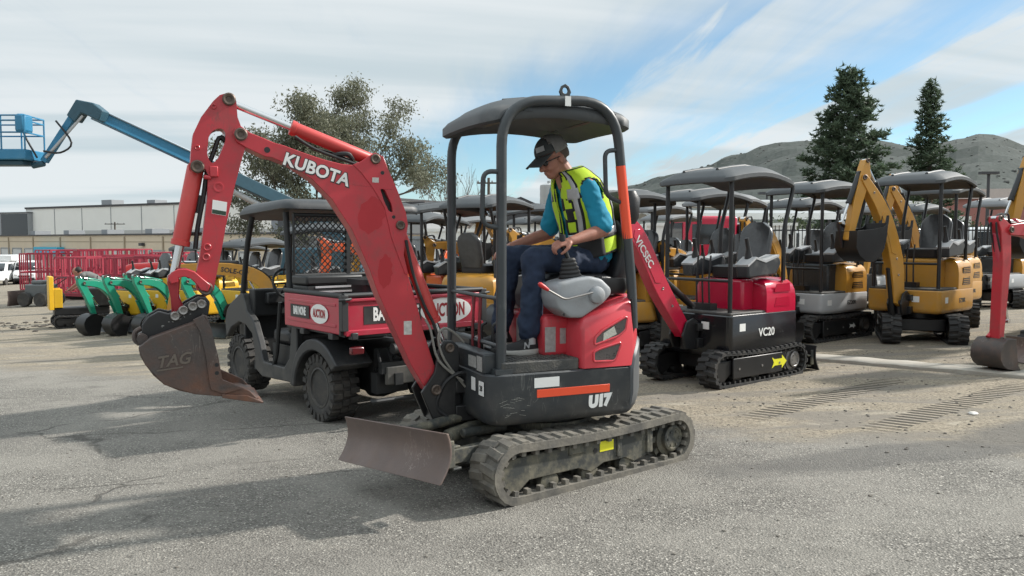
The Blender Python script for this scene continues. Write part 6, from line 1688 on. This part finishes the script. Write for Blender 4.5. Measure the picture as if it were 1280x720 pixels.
# right: low pink building, shed roofs, silo
b5, L5 = building('shop_building', 'low pink building with white window surrounds below the hills at the right', (37, 76), (62, 70), 14, -.3, 6.1, pm('pink_wall', (.36, .16, .14), .85, var=.06, vscale=.5), .0001)
m = MB(); m.b2((-.3, -.3, 5.6), (L5 + .3, 0.0, 6.5)); m.build('cornice', pm('pale_cornice', (.52, .45, .42), .8), b5)
for k in range(8):
    x = 1.5 + k * 3
    m = MB(); m.b2((x, -.06, 1.2), (x + 1.1, .05, 3.6)); w_ = m.build('window', GLASS, b5)
    m = MB(); m.b2((x - .25, -.1, 3.605), (x + 1.35, .02, 4.0)); m.b2((x - .25, -.1, 1.0), (x - .003, .02, 3.6)); m.b2((x + 1.103, -.1, 1.0), (x + 1.35, .02, 3.6)); m.build('window_frame', WHW, w_)
PAL = pm('pale_metal_roof', (.42, .43, .43), .45, .3, var=.1, vscale=.6)
for (label, xa, xb, y, z) in (('long low shed with pale metal roof behind the bright red excavator', 5.5, 22, 43, 3.55), ('second pale metal shed roof, lower and nearer than the long one', 6.2, 15.0, 36, 2.7)):
    o = thing('open_shed', label, 'shed', (xa, y, gz(xa, y)))
    m = MB(); zz = z - gz(xa, y); m.prism([(-.1, zz - .05), (2.5, zz + .22), (5, zz - .05), (5, zz - .15), (2.5, zz + .1), (-.1, zz - .15)], 0, xb - xa, 'x'); m.build('roof', PAL, o)
    m = MB(); m.b2((0, -.14, zz - .28), (xb - xa, -.104, zz - .0)); m.build('fascia', WHW, o)
    k = 0
    while k <= xb - xa:
        m = MB(); m.b2((k, 0, 0), (k + .12, .12, zz - .15)); m.build('post', DKR, o); k += 4.0
o = thing('grain_silo', 'ribbed grey metal silo standing behind the man chest', 'silo', at(686, 45))
m = MB(); pr = []
zt_ = 4.55 - at(686, 45).z
for k in range(31): pr.append((.50 + (.018 if k % 2 else 0), zt_ * k / 30))
pr += [(.30, zt_ + .08), (.06, zt_ + .12)]
m.lathe(pr, (0, 0, 0), (0, 0, 1), 28); m.build('tank', PAL, o); m = MB(); m.cyl((0, 0, zt_ + .1), (0, 0, zt_ + .25), .1); m.build('cap', PAL, o)
o = thing('house', 'grey roofed house between the driver and the front post', 'house', at(650, 52), radians(10))
m = MB(); m.b2((-3.2, 0, 0), (3.2, 5, 3.6)); m.build('wall', WHW, o); m = MB(); m.prism([(-3.6, 3.6), (0, 5.15), (3.6, 3.6), (3.6, 3.45), (-3.6, 3.45)], -.3, 5.3); m.build('roof', DKR, o)
m = MB(); m.b2((-1, -.05, 1), (.2, .05, 2.3)); m.build('window', GLASS, o)
# storage containers along the back
def container(label, x0, x1, y, h, mat):
    o = thing('storage_container', label, 'container', (x0, y, gz(x0, y)))
    m = MB(); n = int((x1 - x0) / .12); pts = []
    for k in range(n + 1): pts.append((( x1 - x0) * k / n, -.02 if (k // 2) % 2 else .02))
    m.prism(pts + [(x1 - x0, 2.4), (0, 2.4)], 0, h, 'z'); m.build('corrugated_wall', mat, o, angle=0)
    m = MB()
    for zz in (0, h - .1): m.b2((-.03, -.06, zz), (x1 - x0 + .03, -.025, zz + .12))
    m.build('rail', mat, o)
container('long white container behind the canopies left of the driver', -3.6, 3.4, 33, 2.6, WHW)
container('white container standing beside the red truck', 5.2, 11, 31, 2.5, WHW)
container('pale grey container behind the orange machines', -9.8, -3.9, 34, 2.5, GRW)
# ------------------------------------------------------------------ fence, poles
o = thing('picket_fence', 'black iron picket fence running behind the parked excavators', 'fence', (8.4, 29, gz(8.4, 29)))
m = MB(); x = 0; zf = 2.25
while x < 27: m.b2((x - .012, -.012, 0), (x + .012, .012, zf)); x += .14
m.build('pickets', BLK, o, merge=False)
for zz in (.25, zf - .2): 
    m = MB(); m.b2((0, .014, zz), (27, .05, zz + .05)); m.build('rail', BLK, o)
for k in range(10):
    m = MB(); m.b2((k * 3 - .04, .055, 0), (k * 3 + .04, .13, zf + .1)); m.build('post', BLK, o)
def pole(label, loc, h, r, arms=(), name='utility_pole', cat='pole', lamp=False):
    o = thing(name, label, cat, loc); m = MB(); m.tube([(0, 0, -.3), (0, 0, h)], [r * 1.2, r * .8], 10); m.build('mast', DKR if lamp else BARK, o)
    for z, l in arms:
        m = MB(); m.b2((-l / 2, -.06, z - .06), (l / 2, .06, z + .06))
        m.build('crossarm', BARK, o)
        for k in range(4):
            m = MB(); xx = -l * .45 + l * .3 * k; m.lathe([(.05, 0), (.07, .05), (.04, .14)], (xx, 0, z + .06), (0, 0, 1), 8); m.build('insulator', GRW, o)
    if lamp:
        m = MB(); m.b2((-.5, -.2, h - .02), (.5, .2, h + .12)); m.build('lamp_head', DKR, o)
pole('dark light pole standing before the hill at the far right', at(1232, 46), 5.6, .10, (), 'light_pole', 'light pole', True)
pole('wooden utility pole with crossarms seen just left of the front canopy post', at(611, 62), 7.4, .13, ((7.0, 1.8), (5.9, 1.6)))
pole('small utility pole rising above the beige warehouse roof', at(145, 120), 6.9, .14, ((6.6, 3.0),))
pole('thin dark pole behind the bright red excavator canopy', at(957, 48), 4.6, .07, (), 'light_pole', 'light pole', True)

# ------------------------------------------------------------------ vehicles far left and behind the fence
def van(name, label, cat, loc, rz, paint, truck=False):
    o = thing(name, label, cat, loc, rz)
    L_ = 5.2 if not truck else 6.2
    sec = [(-L_ / 2, .55, 1.0, 2.0), (-L_ / 2 + .12, .42, 1.0, 2.12), (.6, .42, 1.0, 2.15), (1.15, .42, 1.0, 2.05), (1.75, .42, .97, 1.32), (2.35, .44, .93, 1.15), (L_ / 2, .5, .86, .85)]
    rg = []
    for x, z0, hw, z1 in sec: rg.append([Vector((x, p.x, p.y)) for p in rrect(0, (z0 + z1) / 2, hw, (z1 - z0) / 2, .12, 0, 4)])
    for r_ in rg:
        for p in r_:
            if p.z > 1.3: p.y *= .92
    m = MB(); m.loft(rg); bd = m.build('body', paint, o, angle=50)
    m = MB(); m.add([(1.20, -.78, 2.0), (1.20, .78, 2.0), (1.80, .84, 1.34), (1.80, -.84, 1.34)], [(0, 1, 2, 3)]); m.v = [(x + .03, y, z + .02) for x, y, z in m.v]; ws_ = m.build('windscreen', GLASS, o); s_ = ws_.modifiers.new('s', 'SOLIDIFY'); s_.thickness = .02
    for s in (1, -1):
        m = MB(); m.prism([(.0, 1.35), (1.25, 1.35), (.95, 1.95), (.0, 1.98)], s * .955, s * .985); m.build('side_window', GLASS, o)
        for x in (-1.6, 1.75):
            m = MB(); m.lathe([(.2, -.1), (.33, -.11), (.35, -.06), (.35, .08), (.33, .11), (.2, .1)], (x, s * .9, .35), (0, s, 0), 20); w_ = m.build('wheel', TYRE, o); m = MB(); m.lathe([(.19, .09), (.19, .112), (.05, .118)], (x, s * .9, .35), (0, s, 0), 16); m.build('rim', STEEL, w_)
        m = MB(); m.b2((L_ / 2 - .12, s * .55, .80), (L_ / 2 + .01, s * .80, .95)); m.build('headlight', pm('headlight_lens', (.6, .6, .6), .1), o, bevel=.02)
    m = MB(); m.b2((L_ / 2 - .05, -.85, .38), (L_ / 2 + .08, .85, .60)); m.build('bumper', BPL2, o, bevel=.03)
    m = MB(); m.b2((L_ / 2 - .03, -.45, .66), (L_ / 2 + .03, .45, .84)); m.build('radiator_grille', BPL2, o)
    if truck:
        m = MB(); m.b2((-L_ / 2, -1.05, 2.20), (.4, 1.05, 2.75)); m.build('roof_box', paint, o, bevel=.06)
    return o
van('white_van', 'white van parked beside the red cages at the far left', 'van', at(36, 76), radians(292), WHP)
van('white_truck', 'white truck cut by the left edge of the photo', 'truck', at(1, 74), radians(284), WHP, True)
van('dark_pickup', 'dark vehicle parked between the white truck and white van', 'car', at(22, 76), radians(286), BLKG).scale = (.8, .8, .62)
van('white_van', 'white vehicle parked behind the fence right of the grey skirted excavator', 'van', at(1085, 35), radians(190), WHP)
van('white_van', 'white vehicle parked behind the fence under the pink building', 'van', at(1225, 34), radians(188), WHP)
van('white_van', 'white vehicle behind the fence left of the broad conifer', 'van', at(985, 33), radians(185), WHP)
# red truck beyond the canopies
o = thing('red_truck', 'red truck with square cab behind the canopies right of the driver', 'truck', at(872, 25), radians(184))
m = MB(); m.b2((-.9, -1.05, .75), (.75, 1.05, 2.45)); cab_ = m.build('cab', REDN, o, bevel=.10, seg=3)
for s in (1, -1):
    m = MB(); m.b2((-.35, s * 1.045, 1.6), (.5, s * 1.06, 2.2)); m.build('side_window', GLASS, o)
m = MB(); m.b2((.745, -.9, 1.55), (.77, .9, 2.25)); m.build('windscreen', GLASS, o)
m = MB(); m.loft([[Vector((x, p.x, p.y)) for p in rrect(0, 1.15, w_, .5 * k, .15, 0, 4)] for x, w_, k in ((.75, .95, 1), (1.6, .9, .95), (2.2, .8, .85), (2.35, .7, .7))]); m.build('hood', REDN, o, angle=50)
m = MB(); m.b2((-4.2, -1.1, .9), (-.95, 1.1, 1.1)); m.b2((-4.2, -1.1, 1.1), (-4.1, 1.1, 1.7)); m.b2((-1.05, -1.1, 1.1), (-.95, 1.1, 2.2)); m.build('flat_bed', DKR, o)
for x in (1.5, -3.2, -2.2):
    for s in (1, -1):
        m = MB(); m.lathe([(.2, -.13), (.46, -.14), (.5, -.06), (.5, .06), (.46, .14), (.2, .13)], (x, s * .9, .5), (0, s, 0), 20); m.build('wheel', TYRE, o)
# ------------------------------------------------------------------ red cages
REDC = pm('cage_red_paint', (.33, .03, .055), .5, var=.2, vscale=.8)
def cage(label, loc, rz, L_, W_, H_):
    o = thing('transport_cage', label, 'cage', loc, rz, 'red steel cages'); m = MB(); t = .075
    for y in (-W_ / 2, W_ / 2):
        for z in (.3, H_ * .55, H_): m.b2((-L_ / 2, y - t / 2, z - t / 2), (L_ / 2, y + t / 2, z + t / 2))
        n = int(L_ / .45)
        for k in range(n + 1):
            x = -L_ / 2 + L_ * k / n; m.b2((x - t / 2, y - t * .4, .3 + t / 2), (x + t / 2, y + t * .4, H_ - t / 2))
    for x in (-L_ / 2, L_ / 2):
        for z in (.3, H_ * .55, H_): m.b2((x - t * .4, -W_ / 2, z - t * .4), (x + t * .4, W_ / 2, z + t * .4))
        for k in range(1, 4): y = -W_ / 2 + W_ * k / 4; m.b2((x - t * .35, y - t / 2, .3), (x + t * .35, y + t / 2, H_))
    m.build('frame', REDC, o, merge=False)
    m = MB(); m.b2((-L_ / 2, -W_ / 2, .18), (L_ / 2, W_ / 2, .27)); m.build('floor', REDC, o)
    for x in (-L_ * .3, L_ * .3):
        m = MB(); m.cyl((x, -W_ * .5, .16), (x, W_ * .5, .16), .16, seg=12); m.build('wheel', TYRE, o)
for i, (px, d_, L_, H_, lab) in enumerate(((62, 46, 2.6, 2.3, 'leftmost red steel cage, behind the bending man'), (100, 45, 2.2, 2.4, 'red steel cage just above the bending man'), (132, 43, 2.8, 2.35, 'red steel cage in the middle of the cage row'), (172, 42, 2.8, 2.0, 'lower red steel cage towards the red arm'), (206, 40, 2.2, 1.9, 'rightmost red steel cage, beside the red tractor'), (84, 52, 3.0, 2.6, 'red steel cage at the back of the cage row'), (150, 50, 3.2, 2.5, 'red steel cage at the back, in front of the pale doors'), (118, 37, 2.6, 1.9, 'red steel cage nearest the bending man on his right'), (180, 36, 2.4, 1.8, 'red steel cage just left of the red arm ram'), (228, 44, 3.0, 2.1, 'red steel cage behind the red tractor'))):
    cage(lab, at(px, d_), radians(20 + 7 * i), L_, 1.9, H_)
# red tractor
o = thing('red_tractor', 'red tractor with black roll frame behind the green mini diggers', 'tractor', at(238, 27), radians(200))
m = MB(); m.loft([[Vector((x, p.x, p.y)) for p in rrect(0, 1.22, w_, .30 * k, .1, 0, 4)] for x, w_, k in ((.2, .42, 1), (1.2, .40, 1), (1.8, .36, .9), (1.95, .3, .7))]); m.build('hood', pm('tractor_red', (.60, .02, .02), .35, coat=.3), o, angle=50)
m = MB(); m.b2((-1.2, -.75, 1.0), (.1, .75, 1.35)); m.build('fender', _M['tractor_red'], o, bevel=.1)
for x, R_ in ((-.7, .65), (1.4, .42)):
    for s in (1, -1):
        m = MB(); m.lathe([(R_ * .5, -.16), (R_ * .9, -.17), (R_, -.1), (R_, .1), (R_ * .9, .17), (R_ * .5, .16)], (x, s * .75, R_), (0, s, 0), 24); m.build('wheel', TYRE, o)
m = MB(); m.b2((-.5, -.25, .6), (1.8, .25, .95)); m.build('chassis', BLK, o)
for s in (1, -1):
    m = MB(); m.tube(fillet([(-.9, s * .6, 1.3), (-.9, s * .6, 2.45), (.3, s * .6, 2.45), (.4, s * .6, 1.1)], .1), .035, 8); m.build('roll_bar', BLK, o)
m = MB(); m.b2((-1.0, -.68, 2.46), (.5, .68, 2.54)); m.build('canopy_roof', BLK, o, bevel=.03)
m = MB(); m.b2((-.75, -.25, 1.35), (-.3, .25, 1.5)); m.b2((-.85, -.25, 1.5), (-.72, .25, 1.9)); m.build('seat', SEAT, o, bevel=.04)

# ------------------------------------------------------------------ tracked dumper and trencher at the left end of the row
o = thing('tracked_dumper', 'small black tracked dumper with upright yellow skip at the left end', 'dumper', at(100, 19.6), radians(214))
for s in (1, -1): crawler(o, s * .30, -.65, .65, .32, .18, RUBN, BLK, lug=.015, pitch=.09, inner=False, fine=False, side=s)
m = MB(); m.b2((-.6, -.25, .3), (.6, .25, .5)); m.b2((-.7, -.3, .5), (-.1, .3, .95)); m.build('body', BLK, o, bevel=.03)
m = MB(); m.loft([[Vector((x, s_ * h, z)) for s_, z in ((-1, .45), (1, .45), (1, 1.25), (-1, 1.25))] for x, h in ((.60, .28), (.70, .30))]); m.b2((.42, -.28, .50), (.60, -.25, .95)); m.b2((.42, .25, .50), (.60, .28, .95)); m.b2((.42, -.25, .5), (.60, .25, .54)); m.build('skip', YELB, o, bevel=.01)
m = MB()
for s in (1, -1): m.tube(fillet([(-.6, s * .25, .9), (-.95, s * .25, 1.15), (-1.1, s * .25, 1.15)], .06), .018, 8)
m.tube([(-.3, .2, .9), (-.35, .2, 1.25)], .012, 6); m.build('handlebar', BLK, o)
o = thing('trencher', 'small grey walk behind trencher with blade, alone at the far left', 'trencher', at(52, 31), radians(170))
m = MB(); m.b2((-.4, -.35, .35), (.5, .35, .85)); m.b2((-.2, -.25, .85), (.3, .25, 1.0)); m.build('body', pm('trencher_grey', (.12, .13, .13), .5), o, bevel=.05)
for x in (-.3, .4):
    for s in (1, -1): m = MB(); m.lathe([(.1, -.08), (.26, -.09), (.28, -.03), (.28, .03), (.26, .09), (.1, .08)], (x, s * .45, .28), (0, s, 0), 18); m.build('wheel', TYRE, o)
m = MB(); m.prism([(1.0, .02), (1.06, .02), (1.0, .3), (1.02, .6), (.96, .6), (.94, .3)], -.6, .6); m.build('blade', RUSTB, o); m = MB(); m.b2((.5, -.08, .25), (.95, .08, .4)); m.build('blade_arm', BLK, o)
m = MB(); m.tube(fillet([(-.4, -.25, .8), (-.9, -.25, 1.1), (-.9, .25, 1.1), (-.4, .25, .8)], .08), .018, 8); m.build('handlebar', BLK, o)

# ------------------------------------------------------------------ man bending over the dumper
pm_ = at(120, 21.2) + Vector((0, 0, .02)); bp = MB(); 
head(bp, (.48, 0, 1.30), radians(48), 0, s=1.0)
limb(bp, [(.42, 0, 1.26), (.34, 0, 1.22)], [.058, .07], 12)
for s in (1, -1):
    limb(bp, [(.28, s * .19, 1.22), (.40, s * .24, 1.0), (.60, s * .18, .86)], [.055, .044, .030], 12); hand(bp, (.60, s * .18, .86), (.9, 0, -.4), (0, 0, -1), curl=.8, mirror=s)
MAN = remeshed(bp, 'person', SKIN, .009, 3); MAN.location = pm_; MAN.rotation_euler.z = radians(188)
tag(MAN, 'dark haired man in a grey shirt bending over by the green mini diggers', 'person')
m = MB(); m.loft([ring_at(c, rx, ry, ax, 24) for c, rx, ry, ax in (((-.12, 0, .92), .12, .17, (.3, 0, .9)), ((-.06, 0, 1.02), .125, .165, (.6, 0, .8)), ((.06, 0, 1.13), .125, .17, (.8, 0, .6)), ((.20, 0, 1.20), .115, .195, (.9, 0, .4)), ((.29, 0, 1.235), .09, .17, (.9, 0, .35)), ((.35, 0, 1.25), .065, .08, (.85, 0, .4)))])
for s in (1, -1): limb(m, [(.27, s * .18, 1.22), (.36, s * .23, 1.07)], [.075, .068], 12)
remeshed(m, 'shirt', pm('grey_shirt_cloth', (.14, .14, .135), .9, var=.15), .012, 4, .006, 12, MAN)
m = MB(); m.loft([ring_at((-.16, 0, .86), .13, .18), ring_at((-.13, 0, .96), .13, .175)])
for s in (1, -1): limb(m, [(-.15, s * .09, .88), (-.08, s * .11, .48), (-.14, s * .11, .08)], [.095, .068, .058], 12)
remeshed(m, 'trousers', pm('dark_trousers', (.03, .032, .04), .9), .014, 4, .005, 12, MAN)
for s in (1, -1): m = MB(); m.ell((-.08, s * .11, .05), (.14, .05, .055)); m.build('shoe', BLKC, MAN)
m = MB(); m.ell((.455, 0, 1.345), (.105, .085, .09), Matrix.Rotation(radians(48), 3, 'Y'), 16, 12); m.build('hair', pm('dark_hair', (.02, .016, .013), .7), MAN)

# ------------------------------------------------------------------ blue boom lift
q0 = at(395, 29.0); BLR = 24.5
o = thing('boom_lift', 'blue boom lift reaching high to the left with railed work basket', 'boom lift', q0)
def bl_(px, y, d): return Vector(((px - 640) / 1000 * d, d, 1.5 + (300 - y) / 1000 * d)) - q0
def beam(name, a, b, h0, h1, w_, mat, parent):
    d = (b - a).normalized(); s = d.cross(Vector((0, 0, 1))).normalized(); u = s.cross(d).normalized(); m = MB()
    m.loft([[p + s * (sx_ * w_ / 2) + u * (sz * h / 2) for sx_, sz in ((-1, -1), (1, -1), (1, 1), (-1, 1))] for p, h in ((a, h0), (b, h1))]); return m.build(name, mat, parent, bevel=.02)
k1 = bl_(108, 137, BLR); k0 = bl_(345, 247, 28.0); jb = bl_(60, 203, BLR)
base_ = Vector((.6, 0, 1.9))
mid = k1.lerp(k0, .58)
beam('main_boom', k1 + (k0 - k1).normalized() * .35, mid, .34, .38, .32, BLU, o)
bm2 = beam('boom_section', mid, k0 + (k0 - k1).normalized() * 1.6,   .42, .42, .38, BLUD, o)
bt_ = beam('boom_top_rail', k1 + (k0 - k1).normalized() * .5 + Vector((0, -.1, .195)), mid + Vector((0, -.1, .215)), .05, .05, .30, pm('pale_blue_grey', (.33, .40, .46), .5), o)
cylinder(o, tuple(k0 + (k0 - k1).normalized() * .2 + Vector((0, 0, -.55))), tuple(mid + Vector((0, 0, -.4))), .6, .10, LGREY)
j = beam('jib', k1 + Vector((-.1, 0, -.05)), jb, .20, .19, .20, BLU, o)
beam('jib_rail', k1 + Vector((.12, -.15, -.25)), jb + Vector((.12, -.15, .1)), .08, .08, .06, LGREY, o)
m = MB(); m.prism([(k1.x - .35, k1.z - .25), (k1.x - .05, k1.z + .22), (k1.x + .45, k1.z + .12), (k1.x + .75, k1.z - .12), (k1.x + .62, k1.z - .42), (k1.x + .1, k1.z - .18), (k1.x - .1, k1.z - .45)], k1.y - .22, k1.y + .22); m.build('elbow_joint', BLUD, o, bevel=.03)
m = MB(); m.tube(smooth2([jb + Vector((.5, -.2, 1.2)), jb + Vector((.95, -.2, .55)), jb + Vector((.6, -.2, .25)), jb + Vector((.1, -.2, .3))]), .03, 8); m.tube(smooth2([jb + Vector((-.1, -.2, .1)), jb + Vector((-.5, -.2, .9)), jb + Vector((-.3, -.2, 1.1))]), .03, 8); m.build('hydraulic_hose', HOSE, o)
# basket
bc_ = bl_(8, 200, BLR); 
m = MB(); m.b2((bc_.x - 1.3, bc_.y - .5, bc_.z - .05), (bc_.x + 1.0, bc_.y + .5, bc_.z + .26)); BKT = m.build('basket_tray', BLU, o, bevel=.03)
m = MB(); m.b2((bc_.x - 1.3, bc_.y - .3, bc_.z - .20), (bc_.x + .8, bc_.y + .3, bc_.z - .055)); m.tube([bc_ + Vector((.9, 0, -.2)), jb + Vector((0, 0, -.05))], .10, 8); m.build('basket_mount', BLUD, o, bevel=.03)
m = MB()
for zz in (.75, 1.10, 1.25):
    m.tube([(bc_.x + 1.0, bc_.y - .5, bc_.z + zz), (bc_.x + 1.0, bc_.y + .5, bc_.z + zz), (bc_.x - 1.3, bc_.y + .5, bc_.z + zz), (bc_.x - 1.3, bc_.y - .5, bc_.z + zz)], .025, 6, closed=True)
for xx in (-1.3, -.5, .3, 1.0):
    for yy in (-.5, .5): m.tube([(bc_.x + xx, bc_.y + yy, bc_.z + .25), (bc_.x + xx, bc_.y + yy, bc_.z + 1.25)], .025, 6)
m.build('basket_rail', BLU, BKT)
m = MB(); m.b2((bc_.x + .72, bc_.y - .55, bc_.z + .75), (bc_.x + 1.02, bc_.y - .05, bc_.z + 1.30)); m.build('control_panel', BLU, BKT, bevel=.08)
m = MB(); m.b2((-1.2, -1.0, .95), (1.8, 1.0, 1.9)); m.build('turntable', BLUD, o, bevel=.1)
m = MB(); m.b2((-1.8, -.9, .5), (1.8, .9, .85)); m.build('chassis', DKR, o, bevel=.05)
beam('riser', Vector((1.3, 0, 1.7)), k0 + (k0 - k1).normalized() * 1.5, .5, .5, .45, BLUD, o)
for x in (-1.3, 1.3):
    for s in (1, -1): m = MB(); m.lathe([(.25, -.16), (.46, -.17), (.5, -.08), (.5, .08), (.46, .17), (.25, .16)], (x, s * 1.0, .5), (0, s, 0), 24); m.build('wheel', TYRE, o)
# ------------------------------------------------------------------ sky, sun, camera
SUN_AZ = atan2(1.0, 2.75)                      # direction towards the sun, from +X
SUN_EL = radians(34)
W = bpy.data.worlds.new('World'); SC.world = W; W.use_nodes = True
N = W.node_tree.nodes; L = W.node_tree.links
bg = N['Background']
sky = N.new('ShaderNodeTexSky'); sky.sky_type = 'NISHITA'; sky.sun_disc = False
sky.sun_elevation = SUN_EL; sky.sun_rotation = pi / 2 - SUN_AZ
sky.altitude = 400; sky.air_density = 1.0; sky.dust_density = .5; sky.ozone_density = 1.0; sky.air_density = .8
bg.inputs['Strength'].default_value = .075
tc = N.new('ShaderNodeTexCoord'); sx = N.new('ShaderNodeSeparateXYZ'); L.new(tc.outputs['Generated'], sx.inputs[0])
def mth(op, a, b=None, c=None, clamp=False):
    n = N.new('ShaderNodeMath'); n.operation = op; n.use_clamp = clamp
    for i, q in enumerate((a, b, c)):
        if q is None: continue
        if isinstance(q, (int, float)): n.inputs[i].default_value = q
        else: L.new(q, n.inputs[i])
    return n.outputs[0]
def mrange(v, a, b, c=0., d=1.):
    n = N.new('ShaderNodeMapRange'); n.interpolation_type = 'SMOOTHSTEP'
    for i, q in zip(('From Min', 'From Max', 'To Min', 'To Max'), (a, b, c, d)): n.inputs[i].default_value = q
    L.new(v, n.inputs['Value']); return n.outputs[0]
X, Y, Z = sx.outputs
zz = mth('ADD', mth('MAXIMUM', Z, 0.), .10)
px, py = mth('DIVIDE', X, zz), mth('DIVIDE', Y, zz)          # position on a flat cloud deck
cb = N.new('ShaderNodeCombineXYZ'); L.new(px, cb.inputs[0]); L.new(py, cb.inputs[1])
def cloud(az, scale, along, across, detail=7, rough=.55, dist=0., loc=(0, 0, 0)):
    """Noise drawn out along the direction az (degrees from +X) of the cloud deck."""
    m1 = N.new('ShaderNodeMapping'); m1.inputs['Rotation'].default_value = (0, 0, -radians(az)); L.new(cb.outputs[0], m1.inputs[0])
    mp = N.new('ShaderNodeMapping'); mp.inputs['Scale'].default_value = (along, across, 1); mp.inputs['Location'].default_value = loc
    L.new(m1.outputs[0], mp.inputs[0])
    n = N.new('ShaderNodeTexNoise'); n.inputs['Scale'].default_value = scale; n.inputs['Detail'].default_value = detail; n.inputs['Roughness'].default_value = rough; n.inputs['Distortion'].default_value = dist
    L.new(mp.outputs[0], n.inputs['Vector']); return n.outputs['Fac']
streak = cloud(SKY_AZ, .9, .30, 1.5, 8, .56, .25, SKY_LOC)
wisps = cloud(SKY_AZ - 7, 3.2, .22, 1.6, 9, .62, .4, (3.1, 1.7, 0))
big = cloud(20, .35, 1, 1, 3, .5, 0, (1.7, .4, 0))
az = radians(SKY_AZ)                                        # cirrus bands lying along this direction of the deck
v = mth('ADD', mth('MULTIPLY', px, sin(az)), mth('MULTIPLY', py, -cos(az)))
wob = mth('ADD', mth('MULTIPLY', mth('SUBTRACT', cloud(SKY_AZ - 4, .8, .35, 1.2, 6, .6, .3, (2, 7, 0)), .5), 1.1), mth('MULTIPLY', mth('SUBTRACT', wisps, .5), .5))
vv = mth('ADD', v, wob)
rp = N.new('ShaderNodeValToRGB'); rp.color_ramp.interpolation = 'EASE'
L.new(mth('MULTIPLY', vv, .25), rp.inputs['Fac']); e = rp.color_ramp.elements
BANDS = ((0, .2), (.07, .18), (.135, .14), (.27, .16), (.33, .74), (.38, .70), (.43, .22), (.46, .30), (.50, .92), (.57, .90), (.62, .20), (.73, .22), (.81, .82), (1, .85))
e[0].position = 0; e[0].color = (.2,) * 3 + (1,); e[1].position = 1; e[1].color = (.85,) * 3 + (1,)
for p_, c_ in BANDS[1:-1]:
    q = e.new(p_); q.color = (c_, c_, c_, 1)
v2 = mth('ADD', mth('ADD', mth('MULTIPLY', px, .788), mth('MULTIPLY', py, .616)), mth('MULTIPLY', wob, 1.5))
sheet_ = mrange(v2, 2.75, 1.55, 0., 1.05)                     # the thick sheet over the left half
hor = mrange(Z, .12, .0, 0., .38)
s1 = mth('ADD', mth('ADD', mth('MAXIMUM', rp.outputs['Color'], sheet_), hor), mth('ADD', mth('MULTIPLY', mth('SUBTRACT', wisps, .5), 1.1), mth('MULTIPLY', mth('SUBTRACT', streak, .5), .6)))
mask = mrange(s1, .02, .98, .06, .97)
cr_ = N.new('ShaderNodeMix'); cr_.data_type = 'RGBA'
soft = cloud(12, .8, .25, 1.3, 5, .5, .2, (5, 2, 0))
cr_.inputs['A'].default_value = (4.1, 4.75, 5.05, 1); cr_.inputs['B'].default_value = (5.5, 5.85, 6.0, 1)
L.new(mrange(soft, .38, .58), cr_.inputs['Factor'])
mix = N.new('ShaderNodeMix'); mix.data_type = 'RGBA'
tn = N.new('ShaderNodeMix'); tn.data_type = 'RGBA'; tn.blend_type = 'MULTIPLY'; tn.inputs['Factor'].default_value = 1; tn.inputs['B'].default_value = (.80, 1.0, .98, 1); L.new(sky.outputs[0], tn.inputs['A'])
L.new(mask, mix.inputs['Factor']); L.new(tn.outputs['Result'], mix.inputs['A']); L.new(cr_.outputs['Result'], mix.inputs['B'])
gl = N.new('ShaderNodeMix'); gl.data_type = 'RGBA'; gl.blend_type = 'MULTIPLY'; gl.inputs['Factor'].default_value = 1
gc = N.new('ShaderNodeCombineXYZ'); gz_ = mrange(Z, .33, .75, 1.0, 1.7)           # unseen sky overhead brightened to add ambient fill
for k in range(3): L.new(gz_, gc.inputs[k])
L.new(mix.outputs['Result'], gl.inputs['A']); L.new(gc.outputs[0], gl.inputs['B']); L.new(gl.outputs['Result'], bg.inputs['Color'])

sl = bpy.data.lights.new('sun', 'SUN'); sl.energy = 3.0; sl.angle = radians(2.2); sl.color = (1, .955, .89)
so = bpy.data.objects.new('sun', sl); COL.objects.link(so)
sd = Vector((cos(SUN_AZ) * cos(SUN_EL), sin(SUN_AZ) * cos(SUN_EL), sin(SUN_EL)))
so.rotation_euler = sd.to_track_quat('Z', 'Y').to_euler(); so.location = sd * 30

cam = bpy.data.cameras.new('camera'); cam.sensor_width = 36; cam.lens = 36 * FPX / 1280; cam.clip_end = 6000; cam.clip_start = .05
co = bpy.data.objects.new('camera', cam); COL.objects.link(co)
co.location = CO; co.rotation_euler = (pi / 2 - PITCH, 0, 0)
SC.camera = co
SC.view_settings.view_transform = 'Standard'; SC.view_settings.look = 'None'; SC.view_settings.gamma = 1; SC.view_settings.exposure = EXPOSURE
SC.view_settings.use_curve_mapping = False
SC.cycles.use_adaptive_sampling = True; SC.cycles.adaptive_threshold = .025; SC.cycles.caustics_reflective = False; SC.cycles.caustics_refractive = False
SC.cycles.max_bounces = 5; SC.cycles.diffuse_bounces = 3; SC.cycles.glossy_bounces = 3; SC.cycles.transparent_max_bounces = 8
